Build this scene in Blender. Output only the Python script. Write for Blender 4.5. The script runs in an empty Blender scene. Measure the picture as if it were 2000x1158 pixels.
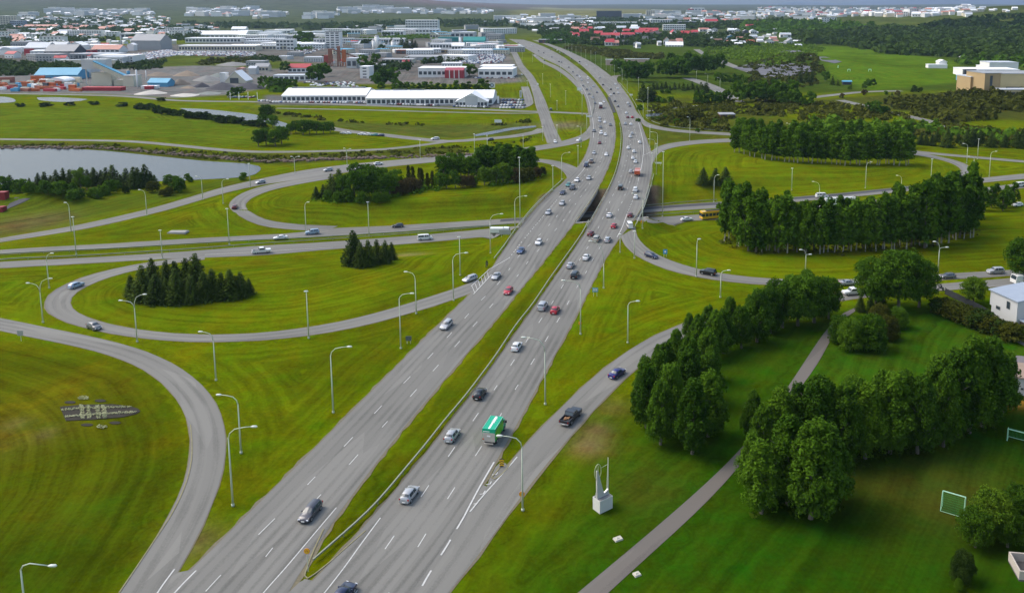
import bpy, math, random
import numpy as np
from mathutils import Vector
R = math.radians
rng = random.Random(7)
SC = bpy.context.scene
# ---------------------------------------------------------------- camera, sky, sun, exposure
F_PX, TILT, CX, YH, CAM_H = 1622.0, R(8.5), 1150.0, 5.0, 75.2
YC = YH + F_PX * math.tan(TILT)
cam_d = bpy.data.cameras.new("camera"); cam = bpy.data.objects.new("camera", cam_d)
SC.collection.objects.link(cam); SC.camera = cam
cam_d.sensor_width = 36.0; cam_d.lens = 36.0 * F_PX / 2000.0
cam_d.shift_x = -(CX - 1000.0) / 2000.0; cam_d.shift_y = -(579.0 - YC) / 2000.0
cam_d.clip_start = 1.0; cam_d.clip_end = 80000.0
cam.location = (0, 0, CAM_H); cam.rotation_euler = (R(90) - TILT, 0, 0)
SUN_EL, SUN_ROT = R(48), R(-75)          # veiled sun, high on the left side
world = bpy.data.worlds.new("World"); SC.world = world; world.use_nodes = True
wn = world.node_tree.nodes; wl = world.node_tree.links
bg = wn["Background"]; sky = wn.new("ShaderNodeTexSky"); sky.sky_type = 'NISHITA'
sky.sun_disc = False; sky.sun_elevation = SUN_EL; sky.sun_rotation = SUN_ROT; sky.dust_density = 4.0; sky.air_density = 1.3; sky.altitude = 100
wl.new(sky.outputs[0], bg.inputs[0]); bg.inputs[1].default_value = 0.135
sun_d = bpy.data.lights.new("sun", 'SUN'); sun = bpy.data.objects.new("sun", sun_d); SC.collection.objects.link(sun)
sun_d.energy = 1.15; sun_d.angle = R(40); sun_d.color = (1.0, 0.96, 0.9)
sd = Vector((math.sin(SUN_ROT) * math.cos(SUN_EL), math.cos(SUN_ROT) * math.cos(SUN_EL), math.sin(SUN_EL)))
sun.rotation_euler = sd.to_track_quat('Z', 'Y').to_euler()
SC.view_settings.view_transform = 'Standard'; SC.view_settings.look = 'None'
SC.view_settings.exposure = 0.85; SC.view_settings.gamma = 1.0
SC.cycles.max_bounces = 5; SC.cycles.diffuse_bounces = 2; SC.cycles.glossy_bounces = 2
SC.cycles.transparent_max_bounces = 6; SC.cycles.volume_bounces = 0
SC.cycles.use_denoising = True

# ---------------------------------------------------------------- terrain height and photo-point -> ground-point
def smooth(x, a, b):
    t = np.clip((np.asarray(x, float) - a) / (b - a), 0, 1); return t * t * (3 - 2 * t)
def flat(px, py, z=0.0):
    v = py - YC; dn = F_PX * math.sin(TILT) + v * math.cos(TILT); fw = F_PX * math.cos(TILT) - v * math.sin(TILT)
    t = (CAM_H - z) / dn
    return Vector(((px - CX) * t, fw * t, z))
DEEP = 5.6
_a, _b = flat(900, 452, -DEEP), flat(1350, 416, -DEEP)
LD = (_b - _a).to_2d().normalized(); LN = Vector((-LD.y, LD.x))
_m1, _m2 = flat(1121, 465), flat(1174, 372)
MD = (_m2 - _m1).to_2d().normalized(); MN = Vector((MD.y, -MD.x))
# crossing point of the two road axes
_den = LD.x * MD.y - LD.y * MD.x
_w = (_m1 - _a).to_2d()
X0 = _a.to_2d() + LD * ((_w.x * MD.y - _w.y * MD.x) / _den)
CORR = 21.5
def vnoise(x, y, s, seed=0):
    # cheap smooth value noise
    x = np.asarray(x, float) / s + seed * 17.13; y = np.asarray(y, float) / s + seed * 9.7
    xi, yi = np.floor(x), np.floor(y); fx, fy = x - xi, y - yi
    fx = fx * fx * (3 - 2 * fx); fy = fy * fy * (3 - 2 * fy)
    h = lambda a, b: np.modf(np.abs(np.sin(a * 127.1 + b * 311.7 + seed * 74.7) * 43758.5453))[0]
    return (h(xi, yi) * (1 - fx) + h(xi + 1, yi) * fx) * (1 - fy) + (h(xi, yi + 1) * (1 - fx) + h(xi + 1, yi + 1) * fx) * fy
def bump(x, y, cx, cy, rx, ry, h):
    return h * np.exp(-(((x - cx) / rx) ** 2 + ((y - cy) / ry) ** 2))
PIT = flat(1197, 214)
def H(x, y):
    x = np.asarray(x, float); y = np.asarray(y, float)
    rx, ry = x - X0.x, y - X0.y
    s = rx * LD.x + ry * LD.y; t = rx * LN.x + ry * LN.y
    q = np.abs(rx * MN.x + ry * MN.y) - CORR
    E = DEEP * (1 - smooth(np.abs(s), 60, 190))
    T = 1 - smooth(np.where(t < 0, (-t - 17) / 34, (t - 17) / 16), 0, 1)
    base = -E * T
    emb = -np.maximum(q, 0) * 0.42
    Tc = np.where(t < -20.5, 0.0, np.clip(1 - (t - 15) / 12, 0, 1))
    z = np.where(q <= 0, -E * Tc, np.where((t > -20.5) & (t < 15.2), base, np.maximum(base, emb - E * Tc)))
    z = np.where(np.hypot(rx, ry) > 260, 0, z)
    # far terrain
    far = smooth(y, 2600, 6000)
    az = x / np.maximum(y, 50)
    lefth = smooth(-az, -0.02, 0.45)
    z = z + smooth(y, 2600, 5200) * (20 * lefth + 18) + smooth(y, 3600, 8200) * (190 * lefth ** 1.3) * (0.75 + 0.5 * vnoise(x, y, 1500, 2))
    z = z + smooth(y, 7500, 12000) * 30 * vnoise(x, y, 1800, 5)
    g = flat(1980, 70)
    z = z + bump(x, y, g.x + 150, g.y + 350, 620, 420, 52) + bump(x, y, g.x + 900, g.y + 200, 700, 600, 45)
    g = flat(1090, 34); z = z + bump(x, y, g.x, g.y, 420, 600, 14)
    g = flat(95, 395); z = z + bump(x, y, g.x, g.y, 13, 7, 4.2) + bump(x, y, g.x - 14, g.y - 8, 14, 7, 2.5)
    g = flat(1560, 125); z = z + bump(x, y, g.x, g.y, 90, 120, 9)
    return z
_steps = np.concatenate([np.geomspace(90, 900, 160), np.geomspace(905, 16000, 500)])
def G(px, py):
    """point of the terrain seen at a photograph position"""
    v = py - YC; dn = F_PX * math.sin(TILT) + v * math.cos(TILT); fw = F_PX * math.cos(TILT) - v * math.sin(TILT)
    kx = (px - CX) / fw; kz = dn / fw
    def f(Y): return CAM_H - kz * Y - H(kx * Y, Y)
    d = f(_steps); i = np.argmax(d <= 0)
    if d[i] > 0: Y = 9000.0
    elif i == 0: Y = CAM_H / kz if kz > 0 else 90
    else:
        a, b = _steps[i - 1], _steps[i]
        for _ in range(22):
            m = (a + b) / 2
            if f(m) > 0: a = m
            else: b = m
        Y = (a + b) / 2
    return Vector((kx * Y, Y, float(H(kx * Y, Y))))
def proj(p):
    dx, dy, dz = p[0], p[1], CAM_H - p[2]
    z = dy * math.cos(TILT) + dz * math.sin(TILT); v = dz * math.cos(TILT) - dy * math.sin(TILT)
    return CX + F_PX * dx / z, YC + F_PX * v / z
def ppm(p):
    """photo pixels per metre at a point"""
    return F_PX / (p[1] * math.cos(TILT) + (CAM_H - p[2]) * math.sin(TILT))
def tall(p, px):
    """height of an upright thing at p that spans px photo pixels"""
    x0, y0 = proj(p); v = (y0 - px) - YC
    k = (F_PX * math.sin(TILT) + v * math.cos(TILT)) / (F_PX * math.cos(TILT) - v * math.sin(TILT))
    return CAM_H - k * p[1] - p[2]

# ---------------------------------------------------------------- materials
MATS = {}
def nm(name, build):
    if name in MATS: return MATS[name]
    m = bpy.data.materials.new(name); m.use_nodes = True; MATS[name] = m
    nt = m.node_tree; b = nt.nodes["Principled BSDF"]
    build(nt, b, nt.links); return m
def node(nt, t, **k):
    n = nt.nodes.new(t)
    for a, v in k.items():
        if a.startswith('i_'): n.inputs[a[2:].replace('_', ' ')].default_value = v
        else: setattr(n, a, v)
    return n
def c4(c): return (c[0], c[1], c[2], 1)
def simple(name, col, rough=0.6, var=0.12, scale=0.6, metal=0.0, spec=0.4, coat=0.0):
    def b(nt, p, L):
        g = node(nt, "ShaderNodeNewGeometry"); n = node(nt, "ShaderNodeTexNoise"); n.inputs["Scale"].default_value = scale; n.inputs["Detail"].default_value = 5
        L.new(g.outputs["Position"], n.inputs["Vector"])
        mx = node(nt, "ShaderNodeMixRGB"); mx.inputs[1].default_value = c4([c * (1 - var) for c in col]); mx.inputs[2].default_value = c4([min(1, c * (1 + var)) for c in col])
        L.new(n.outputs["Fac"], mx.inputs[0]); L.new(mx.outputs[0], p.inputs["Base Color"])
        p.inputs["Roughness"].default_value = rough; p.inputs["Metallic"].default_value = metal
        p.inputs["Specular IOR Level"].default_value = spec; p.inputs["Coat Weight"].default_value = coat
    return nm(name, b)
def glass_mat():
    return simple("window_glass", (0.035, 0.05, 0.06), 0.12, 0.3, 0.5, spec=0.8)

# ---------------------------------------------------------------- mesh helpers
ALL = []
def link(o):
    SC.collection.objects.link(o); ALL.append(o); return o
def mesh_obj(name, verts, faces, mats, parent=None, fm=None, smooth_=False):
    me = bpy.data.meshes.new(name)
    me.from_pydata([tuple(v) for v in verts], [], faces)
    for m in (mats if isinstance(mats, (list, tuple)) else [mats]): me.materials.append(m)
    if fm is not None: me.polygons.foreach_set("material_index", fm)
    if smooth_: me.polygons.foreach_set("use_smooth", [True] * len(me.polygons))
    me.update()
    o = bpy.data.objects.new(name, me); link(o)
    if parent is not None: o.parent = parent
    return o
def tag(o, label, cat, group=None, kind=None):
    if label: o["label"] = label
    if cat: o["category"] = cat
    if group: o["group"] = group
    if kind: o["kind"] = kind
    return o
def struct(o): o["kind"] = "structure"; return o
def thing(name, label, cat, loc=(0, 0, 0), rz=0, group=None, scale=None):
    o = bpy.data.objects.new(name, None); link(o); o.location = loc; o.rotation_euler = (0, 0, rz)
    if scale: o.scale = scale
    return tag(o, label, cat, group)
class MB:
    def __init__(s): s.v = []; s.f = []; s.m = []
    def add(s, vs, fs, mi=0):
        n = len(s.v); s.v += [tuple(v) for v in vs]; s.f += [tuple(i + n for i in f) for f in fs]; s.m += [mi] * len(fs)
    def box(s, x0, x1, y0, y1, z0, z1, mi=0, tx=0.0, ty=0.0):
        """box; tx,ty shrink the top"""
        s.add([(x0, y0, z0), (x1, y0, z0), (x1, y1, z0), (x0, y1, z0), (x0 + tx, y0 + ty, z1), (x1 - tx, y0 + ty, z1), (x1 - tx, y1 - ty, z1), (x0 + tx, y1 - ty, z1)],
              [(3, 2, 1, 0), (4, 5, 6, 7), (0, 1, 5, 4), (1, 2, 6, 5), (2, 3, 7, 6), (3, 0, 4, 7)], mi)
    def obox(s, c, d, L, W, z0, z1, mi=0):
        """box with centre c, along unit d (2d), length L, width W"""
        n = (-d[1], d[0]); P = []
        for z in (z0, z1):
            for a, b in ((-1, -1), (1, -1), (1, 1), (-1, 1)):
                P.append((c[0] + d[0] * L / 2 * a + n[0] * W / 2 * b, c[1] + d[1] * L / 2 * a + n[1] * W / 2 * b, z))
        s.add(P, [(3, 2, 1, 0), (4, 5, 6, 7), (0, 1, 5, 4), (1, 2, 6, 5), (2, 3, 7, 6), (3, 0, 4, 7)], mi)
    def tube(s, pts, rs, n=6, mi=0, cap=True):
        pts = [Vector(p) for p in pts]
        if not isinstance(rs, (list, tuple)): rs = [rs] * len(pts)
        b = len(s.v); prev = None
        for i, p in enumerate(pts):
            d = (pts[min(i + 1, len(pts) - 1)] - pts[max(i - 1, 0)])
            d = d.normalized() if d.length > 1e-9 else Vector((0, 0, 1))
            a = Vector((0, 0, 1)) if abs(d.z) < 0.9 else Vector((1, 0, 0))
            if prev is not None: u = (prev - d * prev.dot(d)); u = u.normalized() if u.length > 1e-6 else d.cross(a).normalized()
            else: u = d.cross(a).normalized()
            prev = u; w = d.cross(u)
            for k in range(n):
                t = 2 * math.pi * k / n; s.v.append(tuple(p + (u * math.cos(t) + w * math.sin(t)) * rs[i]))
        for i in range(len(pts) - 1):
            for k in range(n):
                s.f.append((b + i * n + k, b + i * n + (k + 1) % n, b + (i + 1) * n + (k + 1) % n, b + (i + 1) * n + k)); s.m.append(mi)
        if cap:
            s.f.append(tuple(b + k for k in range(n))[::-1]); s.m.append(mi)
            s.f.append(tuple(b + (len(pts) - 1) * n + k for k in range(n))); s.m.append(mi)
    def cyl(s, c, r, z0, z1, n=12, mi=0, r2=None):
        s.tube([(c[0], c[1], z0), (c[0], c[1], z1)], [r, r if r2 is None else r2], n, mi)
    def prism(s, prof, axis, a0, a1, mi=0):
        """extrude a closed 2D profile; axis 'y': profile in xz, axis 'x': profile in yz"""
        n = len(prof); P = []
        for a in (a0, a1):
            for p in prof: P.append((p[0], a, p[1]) if axis == 'y' else (a, p[0], p[1]))
        s.add(P, [tuple(range(n)), tuple(range(2 * n - 1, n - 1, -1))] + [(i, i + n, (i + 1) % n + n, (i + 1) % n) for i in range(n)], mi)
    def build(s, name, mats, parent=None, smooth_=False):
        return mesh_obj(name, s.v, s.f, mats, parent, s.m, smooth_)
def catmull(pts, step):
    """resample a polyline of vectors smoothly; step in metres"""
    P = [Vector(p) for p in pts]; out = []
    for i in range(len(P) - 1):
        p0 = P[i - 1] if i else P[0] * 2 - P[1]; p1, p2 = P[i], P[i + 1]
        p3 = P[i + 2] if i + 2 < len(P) else P[-1] * 2 - P[-2]
        n = max(1, int((p2 - p1).length / step))
        for k in range(n):
            t = k / n; out.append(0.5 * ((2 * p1) + (p2 - p0) * t + (2 * p0 - 5 * p1 + 4 * p2 - p3) * t * t + (3 * p1 - p0 - 3 * p2 + p3) * t ** 3))
    out.append(P[-1].copy()); return out
def resample_n(pts, n):
    L = [0]
    for a, b in zip(pts, pts[1:]): L.append(L[-1] + (b - a).length)
    out = []; j = 0
    for k in range(n):
        d = L[-1] * k / (n - 1)
        while j < len(L) - 2 and L[j + 1] < d: j += 1
        t = (d - L[j]) / max(1e-9, L[j + 1] - L[j]); out.append(pts[j].lerp(pts[j + 1], min(1, max(0, t))))
    return out
# ---------------------------------------------------------------- road plan, read off the photograph: both edges of every road
R1L = [(230,1290),(262,1230),(300,1180),(345,1128),(375,1104),(425,1064),(500,988),(540,953),(582,909),(622,870),(660,830),(705,787),(742,750),(797,692),(837,652),(875,617),(920,578),(948,545),(972,510),(1000,465),(1025,432),(1050,403),(1082,372),(1107,350),(1128,331),(1141,310),(1150,288),(1154,262),(1153,240),(1150,222),(1145,196),(1135,173),(1120,151),(1095,131),(1062,115),(1035,100),(1000,80),(975,70),(950,62),(915,56)]
R1R = [(455,1290),(510,1230),(560,1180),(594,1132),(600,1105),(613,1075),(634,1030),(652,1005),(677,972),(712,925),(750,880),(781,842),(812,806),(850,762),(900,704),(950,645),(999,587),(1032,546),(1062,510),(1092,472),(1122,435),(1150,397),(1167,368),(1182,340),(1192,315),(1199,290),(1202,265),(1201,245),(1197,225),(1190,206),(1180,188),(1168,170),(1150,150),(1125,130),(1100,112),(1075,98),(1050,87),(1025,79),(1000,73),(975,66),(950,59.5),(915,54.5)]
R2L = [(470,1290),(530,1228),(570,1175),(600,1136),(640,1099),(675,1067),(712,1034),(740,1006),(762,980),(787,953),(812,918),(842,873),(875,829),(912,783),(940,747),(975,700),(999,662),(1020,632),(1040,607),(1060,578),(1082,544),(1112,502),(1140,462),(1155,434),(1175,398),(1190,370),(1204,340),(1212,313),(1216,290),(1217,265),(1213,242),(1203,214),(1190,190),(1176,171),(1160,152),(1140,132),(1113,112),(1087,97),(1055,84),(1025,75),(1000,69),(975,63),(950,57.5),(915,53)]
R2R = [(700,1290),(745,1230),(790,1175),(835,1110),(880,1052),(925,985),(968,915),(985,878),(1000,845),(1020,806),(1037,775),(1062,737),(1082,692),(1100,662),(1120,627),(1143,584),(1160,547),(1175,515),(1197,480),(1216,455),(1238,432),(1251,415),(1259,390),(1266,365),(1272,340),(1274,318),(1272,298),(1265,278),(1256,254),(1246,226),(1234,200),(1220,179),(1205,160),(1180,139),(1153,121),(1125,107),(1100,96),(1075,87),(1050,77.5),(1025,71),(1000,65.5),(975,60),(950,55),(915,51)]
RAMP_NEAR_R_T = [(700,1290),(760,1225),(815,1158),(880,1070),(925,1003),(955,950),(980,915),(1005,892),(1025,868),(1050,842),(1087,807),(1125,767),(1162,732),(1200,705),(1237,675),(1275,655),(1315,638),(1360,622),(1420,606),(1500,592),(1580,580),(1650,571),(1700,567)]
RAMP_NEAR_R_B = [(770,1290),(820,1225),(875,1158),(905,1123),(950,1073),(975,1028),(1000,990),(1050,925),(1075,898),(1100,868),(1137,825),(1175,785),(1212,745),(1260,705),(1300,677),(1350,653),(1400,637),(1460,620),(1520,607),(1590,596),(1650,586),(1700,580)]
RAMP_FAR_R_T = [(1241,445),(1242,460),(1250,477),(1265,490),(1287,502),(1317,515),(1357,527),(1400,536),(1450,542),(1500,546),(1570,548),(1640,547),(1740,543),(1835,536),(1920,531),(2010,526),(2100,520)]
RAMP_FAR_R_B = [(1212,462),(1219,478),(1232,497),(1257,510),(1282,522),(1312,532),(1350,541),(1400,549),(1450,555),(1500,558),(1570,559.5),(1640,559),(1740,554),(1835,547),(1920,542),(2010,537),(2100,531)]
STREET_NEAR_R_T = [(1640,570),(1740,562),(1835,555),(1925,548),(2010,541),(2100,534)]
STREET_NEAR_R_B = [(1640,583),(1740,575),(1835,568),(1925,561),(2010,556),(2100,549)]
LOOP1_T = [(930,547),(905,560),(875,570),(837,581),(775,600),(712,620),(650,633),(575,645),(500,653),(425,656),(350,654),(275,646),(225,637),(187,629),(155,617),(132,603),(124,592),(130,578),(160,560),(200,545),(250,530),(300,519),(350,512),(400,507)]
LOOP1_B = [(955,555),(917,577),(885,586),(837,602),(775,620),(712,637),(650,650),(575,661),(500,667),(425,670),(350,669),(275,662),(225,655),(175,644),(125,631),(95,619),(77,606),(74,596),(84,580),(107,562),(137,548),(175,535),(225,523),(280,514),(340,505),(400,499)]
LOOP2_O = [(640,451),(575,450),(540,447),(500,440),(475,432),(452,420),(444,407),(448,393),(464,381),(500,366),(540,358),(590,350),(650,341)]
LOOP2_I = [(660,442),(620,440),(575,439),(530,435),(500,429),(482,418),(474,407),(478,396),(490,386),(510,377),(550,366),(600,357),(650,349)]
WEST_T = [(-60,478),(0,465),(100,450),(200,430),(287,410),(350,392),(432,367),(499,352),(575,336),(650,325),(750,315),(857,306),(900,302),(955,297),(1000,292),(1060,284),(1110,273),(1138,263),(1152,246)]
WEST_B = [(-60,485),(0,472.5),(100,459),(200,440),(287,421),(350,404),(432,379),(499,363),(575,352),(650,341),(750,327),(850,317),(900,311),(955,304),(1000,300),(1060,293),(1110,284),(1145,275),(1166,254)]
LOOP2E_T = [(850,311),(900,309),(960,308),(1010,308),(1045,310),(1075,312),(1100,317),(1118,324),(1134,331)]
LOOP2E_B = [(850,318),(900,316),(960,315),(1010,314),(1050,315),(1072,319),(1092,328),(1106,341),(1108,352)]
ROADA_LT = [(-60,516),(0,512),(150,505),(300,496),(400,489),(500,481),(625,474),(750,465),(875,455),(960,447),(1000,443),(1060,438),(1130,433),(1200,429),(1262,426),(1325,422),(1400,417),(1480,411),(1557,405),(1680,394),(1800,381),(1900,370),(1980,360),(2100,347)]
ROADA_LB = [(-60,528),(0,524),(150,516),(300,507),(400,503),(500,499.5),(600,491),(675,484.5),(775,478),(840,472.5),(900,468),(960,461),(1000,457),(1060,452),(1130,446),(1200,441),(1262,438),(1325,434),(1400,430),(1480,423),(1557,416),(1680,404),(1800,391),(1900,380),(1980,370),(2100,357)]
ROADB_T = [(-60,492),(0,489),(200,477.5),(375,466.5),(500,460),(580,456),(640,447),(750,442),(875,435),(1000,427),(1060,422),(1130,416),(1200,410),(1260,405),(1325,400),(1400,395),(1480,391),(1557,385),(1650,377),(1750,367),(1850,355),(1912,349),(2000,340),(2100,331)]
ROADB_B = [(-60,500),(0,497.5),(200,487),(375,476),(500,469),(580,465),(640,462),(750,455),(875,446),(1000,437),(1060,432),(1130,426),(1200,420),(1260,415),(1325,411),(1400,407),(1480,401),(1557,394),(1650,386),(1750,376),(1850,365),(1912,358),(2000,350),(2100,341)]
BIGL_I = [(-60,634),(0,646),(75,662),(175,682),(250,705),(300,732),(337,765),(357,792),(372,825),(376,868),(374,905),(362,950),(337,1003),(300,1060),(270,1105),(235,1158),(195,1220),(150,1290)]
BIGL_O = [(-60,610),(0,621),(75,637),(175,657),(250,674),(300,690),(350,715),(387,742),(420,777),(437,812),(445,850),(445,893),(437,930),(422,975),(405,1018),(375,1070),(345,1128),(318,1170),(285,1220),(240,1290)]
LOOP3_T = [(1262,312),(1275,294),(1290,284),(1330,277),(1380,273),(1425,271),(1500,271),(1600,275),(1700,284),(1785,296),(1825,304.5),(1862,312),(1890,322),(1902,335),(1890,347),(1860,354)]
LOOP3_B = [(1274,322),(1284,302),(1300,292),(1340,284),(1380,280),(1425,278),(1500,278),(1600,282),(1700,292),(1785,302.5),(1825,309.5),(1855,317),(1875,327),(1881,338),(1868,346),(1845,350)]
NE_T = [(1240,215),(1262,238),(1282,246),(1325,254),(1425,260),(1520,266),(1620,275),(1700,284),(1785,294.5),(1850,301),(1920,307),(2000,314),(2100,322)]
NE_B = [(1246,226),(1258,247),(1278,252),(1325,259),(1425,265),(1520,271),(1620,280),(1700,288.5),(1785,298.5),(1850,305),(1920,311),(2000,318),(2100,326)]
LOCAL_L = [(985,88),(1000,107),(1012,132),(1030,155),(1040,180),(1047,208),(1054,228),(1060,250),(1069,280)]
LOCAL_R = [(994,86),(1010,104),(1022,127),(1042,150),(1057,180),(1067,203),(1075,228),(1085,253),(1098,280)]
SIDE_RAMP_T = [(1045,106),(1065,120),(1090,131),(1112,146),(1130,164),(1142,182)]
SIDE_RAMP_B = [(1040,108),(1057,122),(1083,135),(1105,150),(1124,168),(1137,186)]
NEAR_PATH_L = [(1020,1250),(1075,1200),(1127,1158),(1175,1118),(1225,1078),(1275,1035),(1325,993),(1375,948),(1412,915),(1447,880),(1500,812),(1555,732),(1582,690),(1607,652),(1625,627),(1645,610),(1670,601)]
NEAR_PATH_R = [(1095,1250),(1140,1200),(1185,1158),(1225,1123),(1275,1078),(1325,1033),(1370,993),(1412,953),(1437,918),(1470,880),(1520,812),(1574,744),(1598,712),(1615,680),(1632,640),(1648,620),(1672,607)]
THIN = {  # narrow roads and paths: centre line, width in metres
 'quay_road': ([(-60,182),(0,183),(225,188),(350,197),(500,199.5),(620,203),(760,208),(900,213),(1000,217),(1090,220),(1150,223)], 7.0),
 'meadow_path': ([(540,212),(700,215),(850,219),(1000,222),(1052,221)], 4.0),
 'river_road': ([(640,250),(680,257),(740,263),(800,270),(875,276.5),(940,272),(1000,267),(1050,258),(1062,252)], 8.0),
 'river_path': ([(-60,272),(0,272.5),(125,274),(250,276.5),(350,285),(420,292),(500,297),(625,296),(750,292),(800,287),(875,277)], 5.5),
 'dealer_lane': ([(1025,170),(1032,195),(1030,205),(1010,213)], 7.0),
 'ne_path': ([(1587,191),(1637,185),(1690,180),(1760,178)], 9.0),
 'ne_lane': ([(1640,196),(1670,203),(1700,210),(1735,219),(1790,231),(1862,250),(1910,259)], 8.0),
 'valley_road': ([(1342,153),(1365,160),(1395,172),(1420,186),(1440,200)], 12.0),
 'valley_track': ([(1360,97),(1375,106),(1410,121),(1450,136),(1500,150)], 10.0),
 'far_ramp': ([(1220,147),(1202,149),(1198,158),(1206,168)], 7.0),
 'ne_service_path': ([(1265,218),(1300,213),(1340,209),(1365,207)], 5.0),
}
EDGE_PTS = []
def edges_world(Lp, Rp, step=4.0, flat_=False, cut=False):
    g = (lambda x, y: flat(x, y)) if flat_ else ((lambda x, y: flat(x, y, -DEEP) if 1040 < x < 1250 else G(x, y)) if cut else G)
    a = catmull([g(*p) for p in Lp], step); b = catmull([g(*p) for p in Rp], step)
    n = max(len(a), len(b)); a, b = resample_n(a, n), resample_n(b, n)
    sg = (16 / step) if flat_ else 1.6
    def sm(P):
        k = int(sg * 3); out = []
        for i in range(len(P)):
            kk = min(k, i, len(P) - 1 - i); w = 0; q = Vector((0, 0, 0))
            for j in range(-kk, kk + 1):
                e = math.exp(-(j / sg) ** 2 / 2); q += P[i + j] * e; w += e
            out.append(q / w)
        return out
    return sm(a), sm(b)
def ribbon(name, A, B, mat, off, nx=6, flat_=False, wear=True):
    vs = []; fs = []; uv = []; n = len(A); d = 0
    for i in range(n):
        if i: d += (A[i] - A[i - 1]).length * .5 + (B[i] - B[i - 1]).length * .5
        w = (B[i] - A[i]).length
        for k in range(nx + 1):
            p = A[i].lerp(B[i], k / nx)
            o_ = off + p.y * 0.00004
            z = o_ if flat_ else float(H(p.x, p.y)) + o_
            vs.append((p.x, p.y, z)); uv.append((k / nx * w, d))
    for i in range(n - 1):
        for k in range(nx):
            a = i * (nx + 1) + k; fs.append((a, a + 1, a + nx + 2, a + nx + 1))
    o = mesh_obj(name, vs, fs, mat)
    # faces up
    if o.data.polygons[len(fs) // 2].normal.z < 0: o.data.flip_normals()
    ul = o.data.uv_layers.new(name="road")
    for lp in o.data.loops: ul.data[lp.index].uv = uv[lp.vertex_index]
    return struct(o)
def asphalt(name, col, dark=0.7, lane=3.6):
    def b(nt, p, L):
        uv = node(nt, "ShaderNodeUVMap", uv_map="road"); g = node(nt, "ShaderNodeNewGeometry")
        mp = node(nt, "ShaderNodeMapping"); mp.inputs["Scale"].default_value = (1.6, 0.02, 1); L.new(uv.outputs[0], mp.inputs[0])
        n1 = node(nt, "ShaderNodeTexNoise"); n1.inputs["Scale"].default_value = 1.0; n1.inputs["Detail"].default_value = 3; L.new(mp.outputs[0], n1.inputs["Vector"])
        n2 = node(nt, "ShaderNodeTexNoise"); n2.inputs["Scale"].default_value = 3.5; n2.inputs["Detail"].default_value = 8; n2.inputs["Roughness"].default_value = 0.75; L.new(g.outputs["Position"], n2.inputs["Vector"])
        n3 = node(nt, "ShaderNodeTexNoise"); n3.inputs["Scale"].default_value = 0.05; n3.inputs["Detail"].default_value = 4; L.new(g.outputs["Position"], n3.inputs["Vector"])
        sep = node(nt, "ShaderNodeSeparateXYZ"); L.new(uv.outputs[0], sep.inputs[0])
        # two wheel tracks a lane
        w = node(nt, "ShaderNodeMath", operation='MULTIPLY'); w.inputs[1].default_value = 2 * math.pi / (lane / 2); L.new(sep.outputs[0], w.inputs[0])
        s = node(nt, "ShaderNodeMath", operation='SINE'); L.new(w.outputs[0], s.inputs[0])
        a = node(nt, "ShaderNodeMath", operation='MULTIPLY_ADD'); a.inputs[1].default_value = 0.15; a.inputs[2].default_value = 0.0; L.new(s.outputs[0], a.inputs[0])
        t1 = node(nt, "ShaderNodeMath", operation='MULTIPLY_ADD'); t1.inputs[1].default_value = 0.55; L.new(n1.outputs["Fac"], t1.inputs[0]); L.new(a.outputs[0], t1.inputs[2])
        t2 = node(nt, "ShaderNodeMath", operation='MULTIPLY_ADD'); t2.inputs[1].default_value = 0.65; L.new(n2.outputs["Fac"], t2.inputs[0]); L.new(t1.outputs[0], t2.inputs[2])
        t3 = node(nt, "ShaderNodeMath", operation='MULTIPLY_ADD'); t3.inputs[1].default_value = 0.8; L.new(n3.outputs["Fac"], t3.inputs[0]); L.new(t2.outputs[0], t3.inputs[2])
        cr = node(nt, "ShaderNodeValToRGB"); cr.color_ramp.elements[0].position = 0.62; cr.color_ramp.elements[1].position = 1.12 if False else 1.0
        cr.color_ramp.elements[0].color = c4([c * dark for c in col]); cr.color_ramp.elements[1].color = c4([c * 1.22 for c in col])
        L.new(t3.outputs[0], cr.inputs[0])
        mp4 = node(nt, "ShaderNodeMapping"); mp4.inputs["Scale"].default_value = (.28, .035, 1); L.new(uv.outputs[0], mp4.inputs[0])
        n4 = node(nt, "ShaderNodeTexVoronoi"); n4.inputs["Scale"].default_value = 1.0; L.new(mp4.outputs[0], n4.inputs["Vector"]); se = node(nt, "ShaderNodeSeparateColor"); L.new(n4.outputs["Color"], se.inputs[0])
        m4 = node(nt, "ShaderNodeMapRange"); m4.inputs[1].default_value = 0; m4.inputs[2].default_value = 1; m4.inputs[3].default_value = .86; m4.inputs[4].default_value = 1.08; L.new(se.outputs[0], m4.inputs[0])
        h4 = node(nt, "ShaderNodeHueSaturation"); L.new(cr.outputs[0], h4.inputs["Color"]); L.new(m4.outputs[0], h4.inputs["Value"]); L.new(h4.outputs[0], p.inputs["Base Color"]); p.inputs["Roughness"].default_value = 0.85; p.inputs["Specular IOR Level"].default_value = 0.3
    return nm(name, b)
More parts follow.
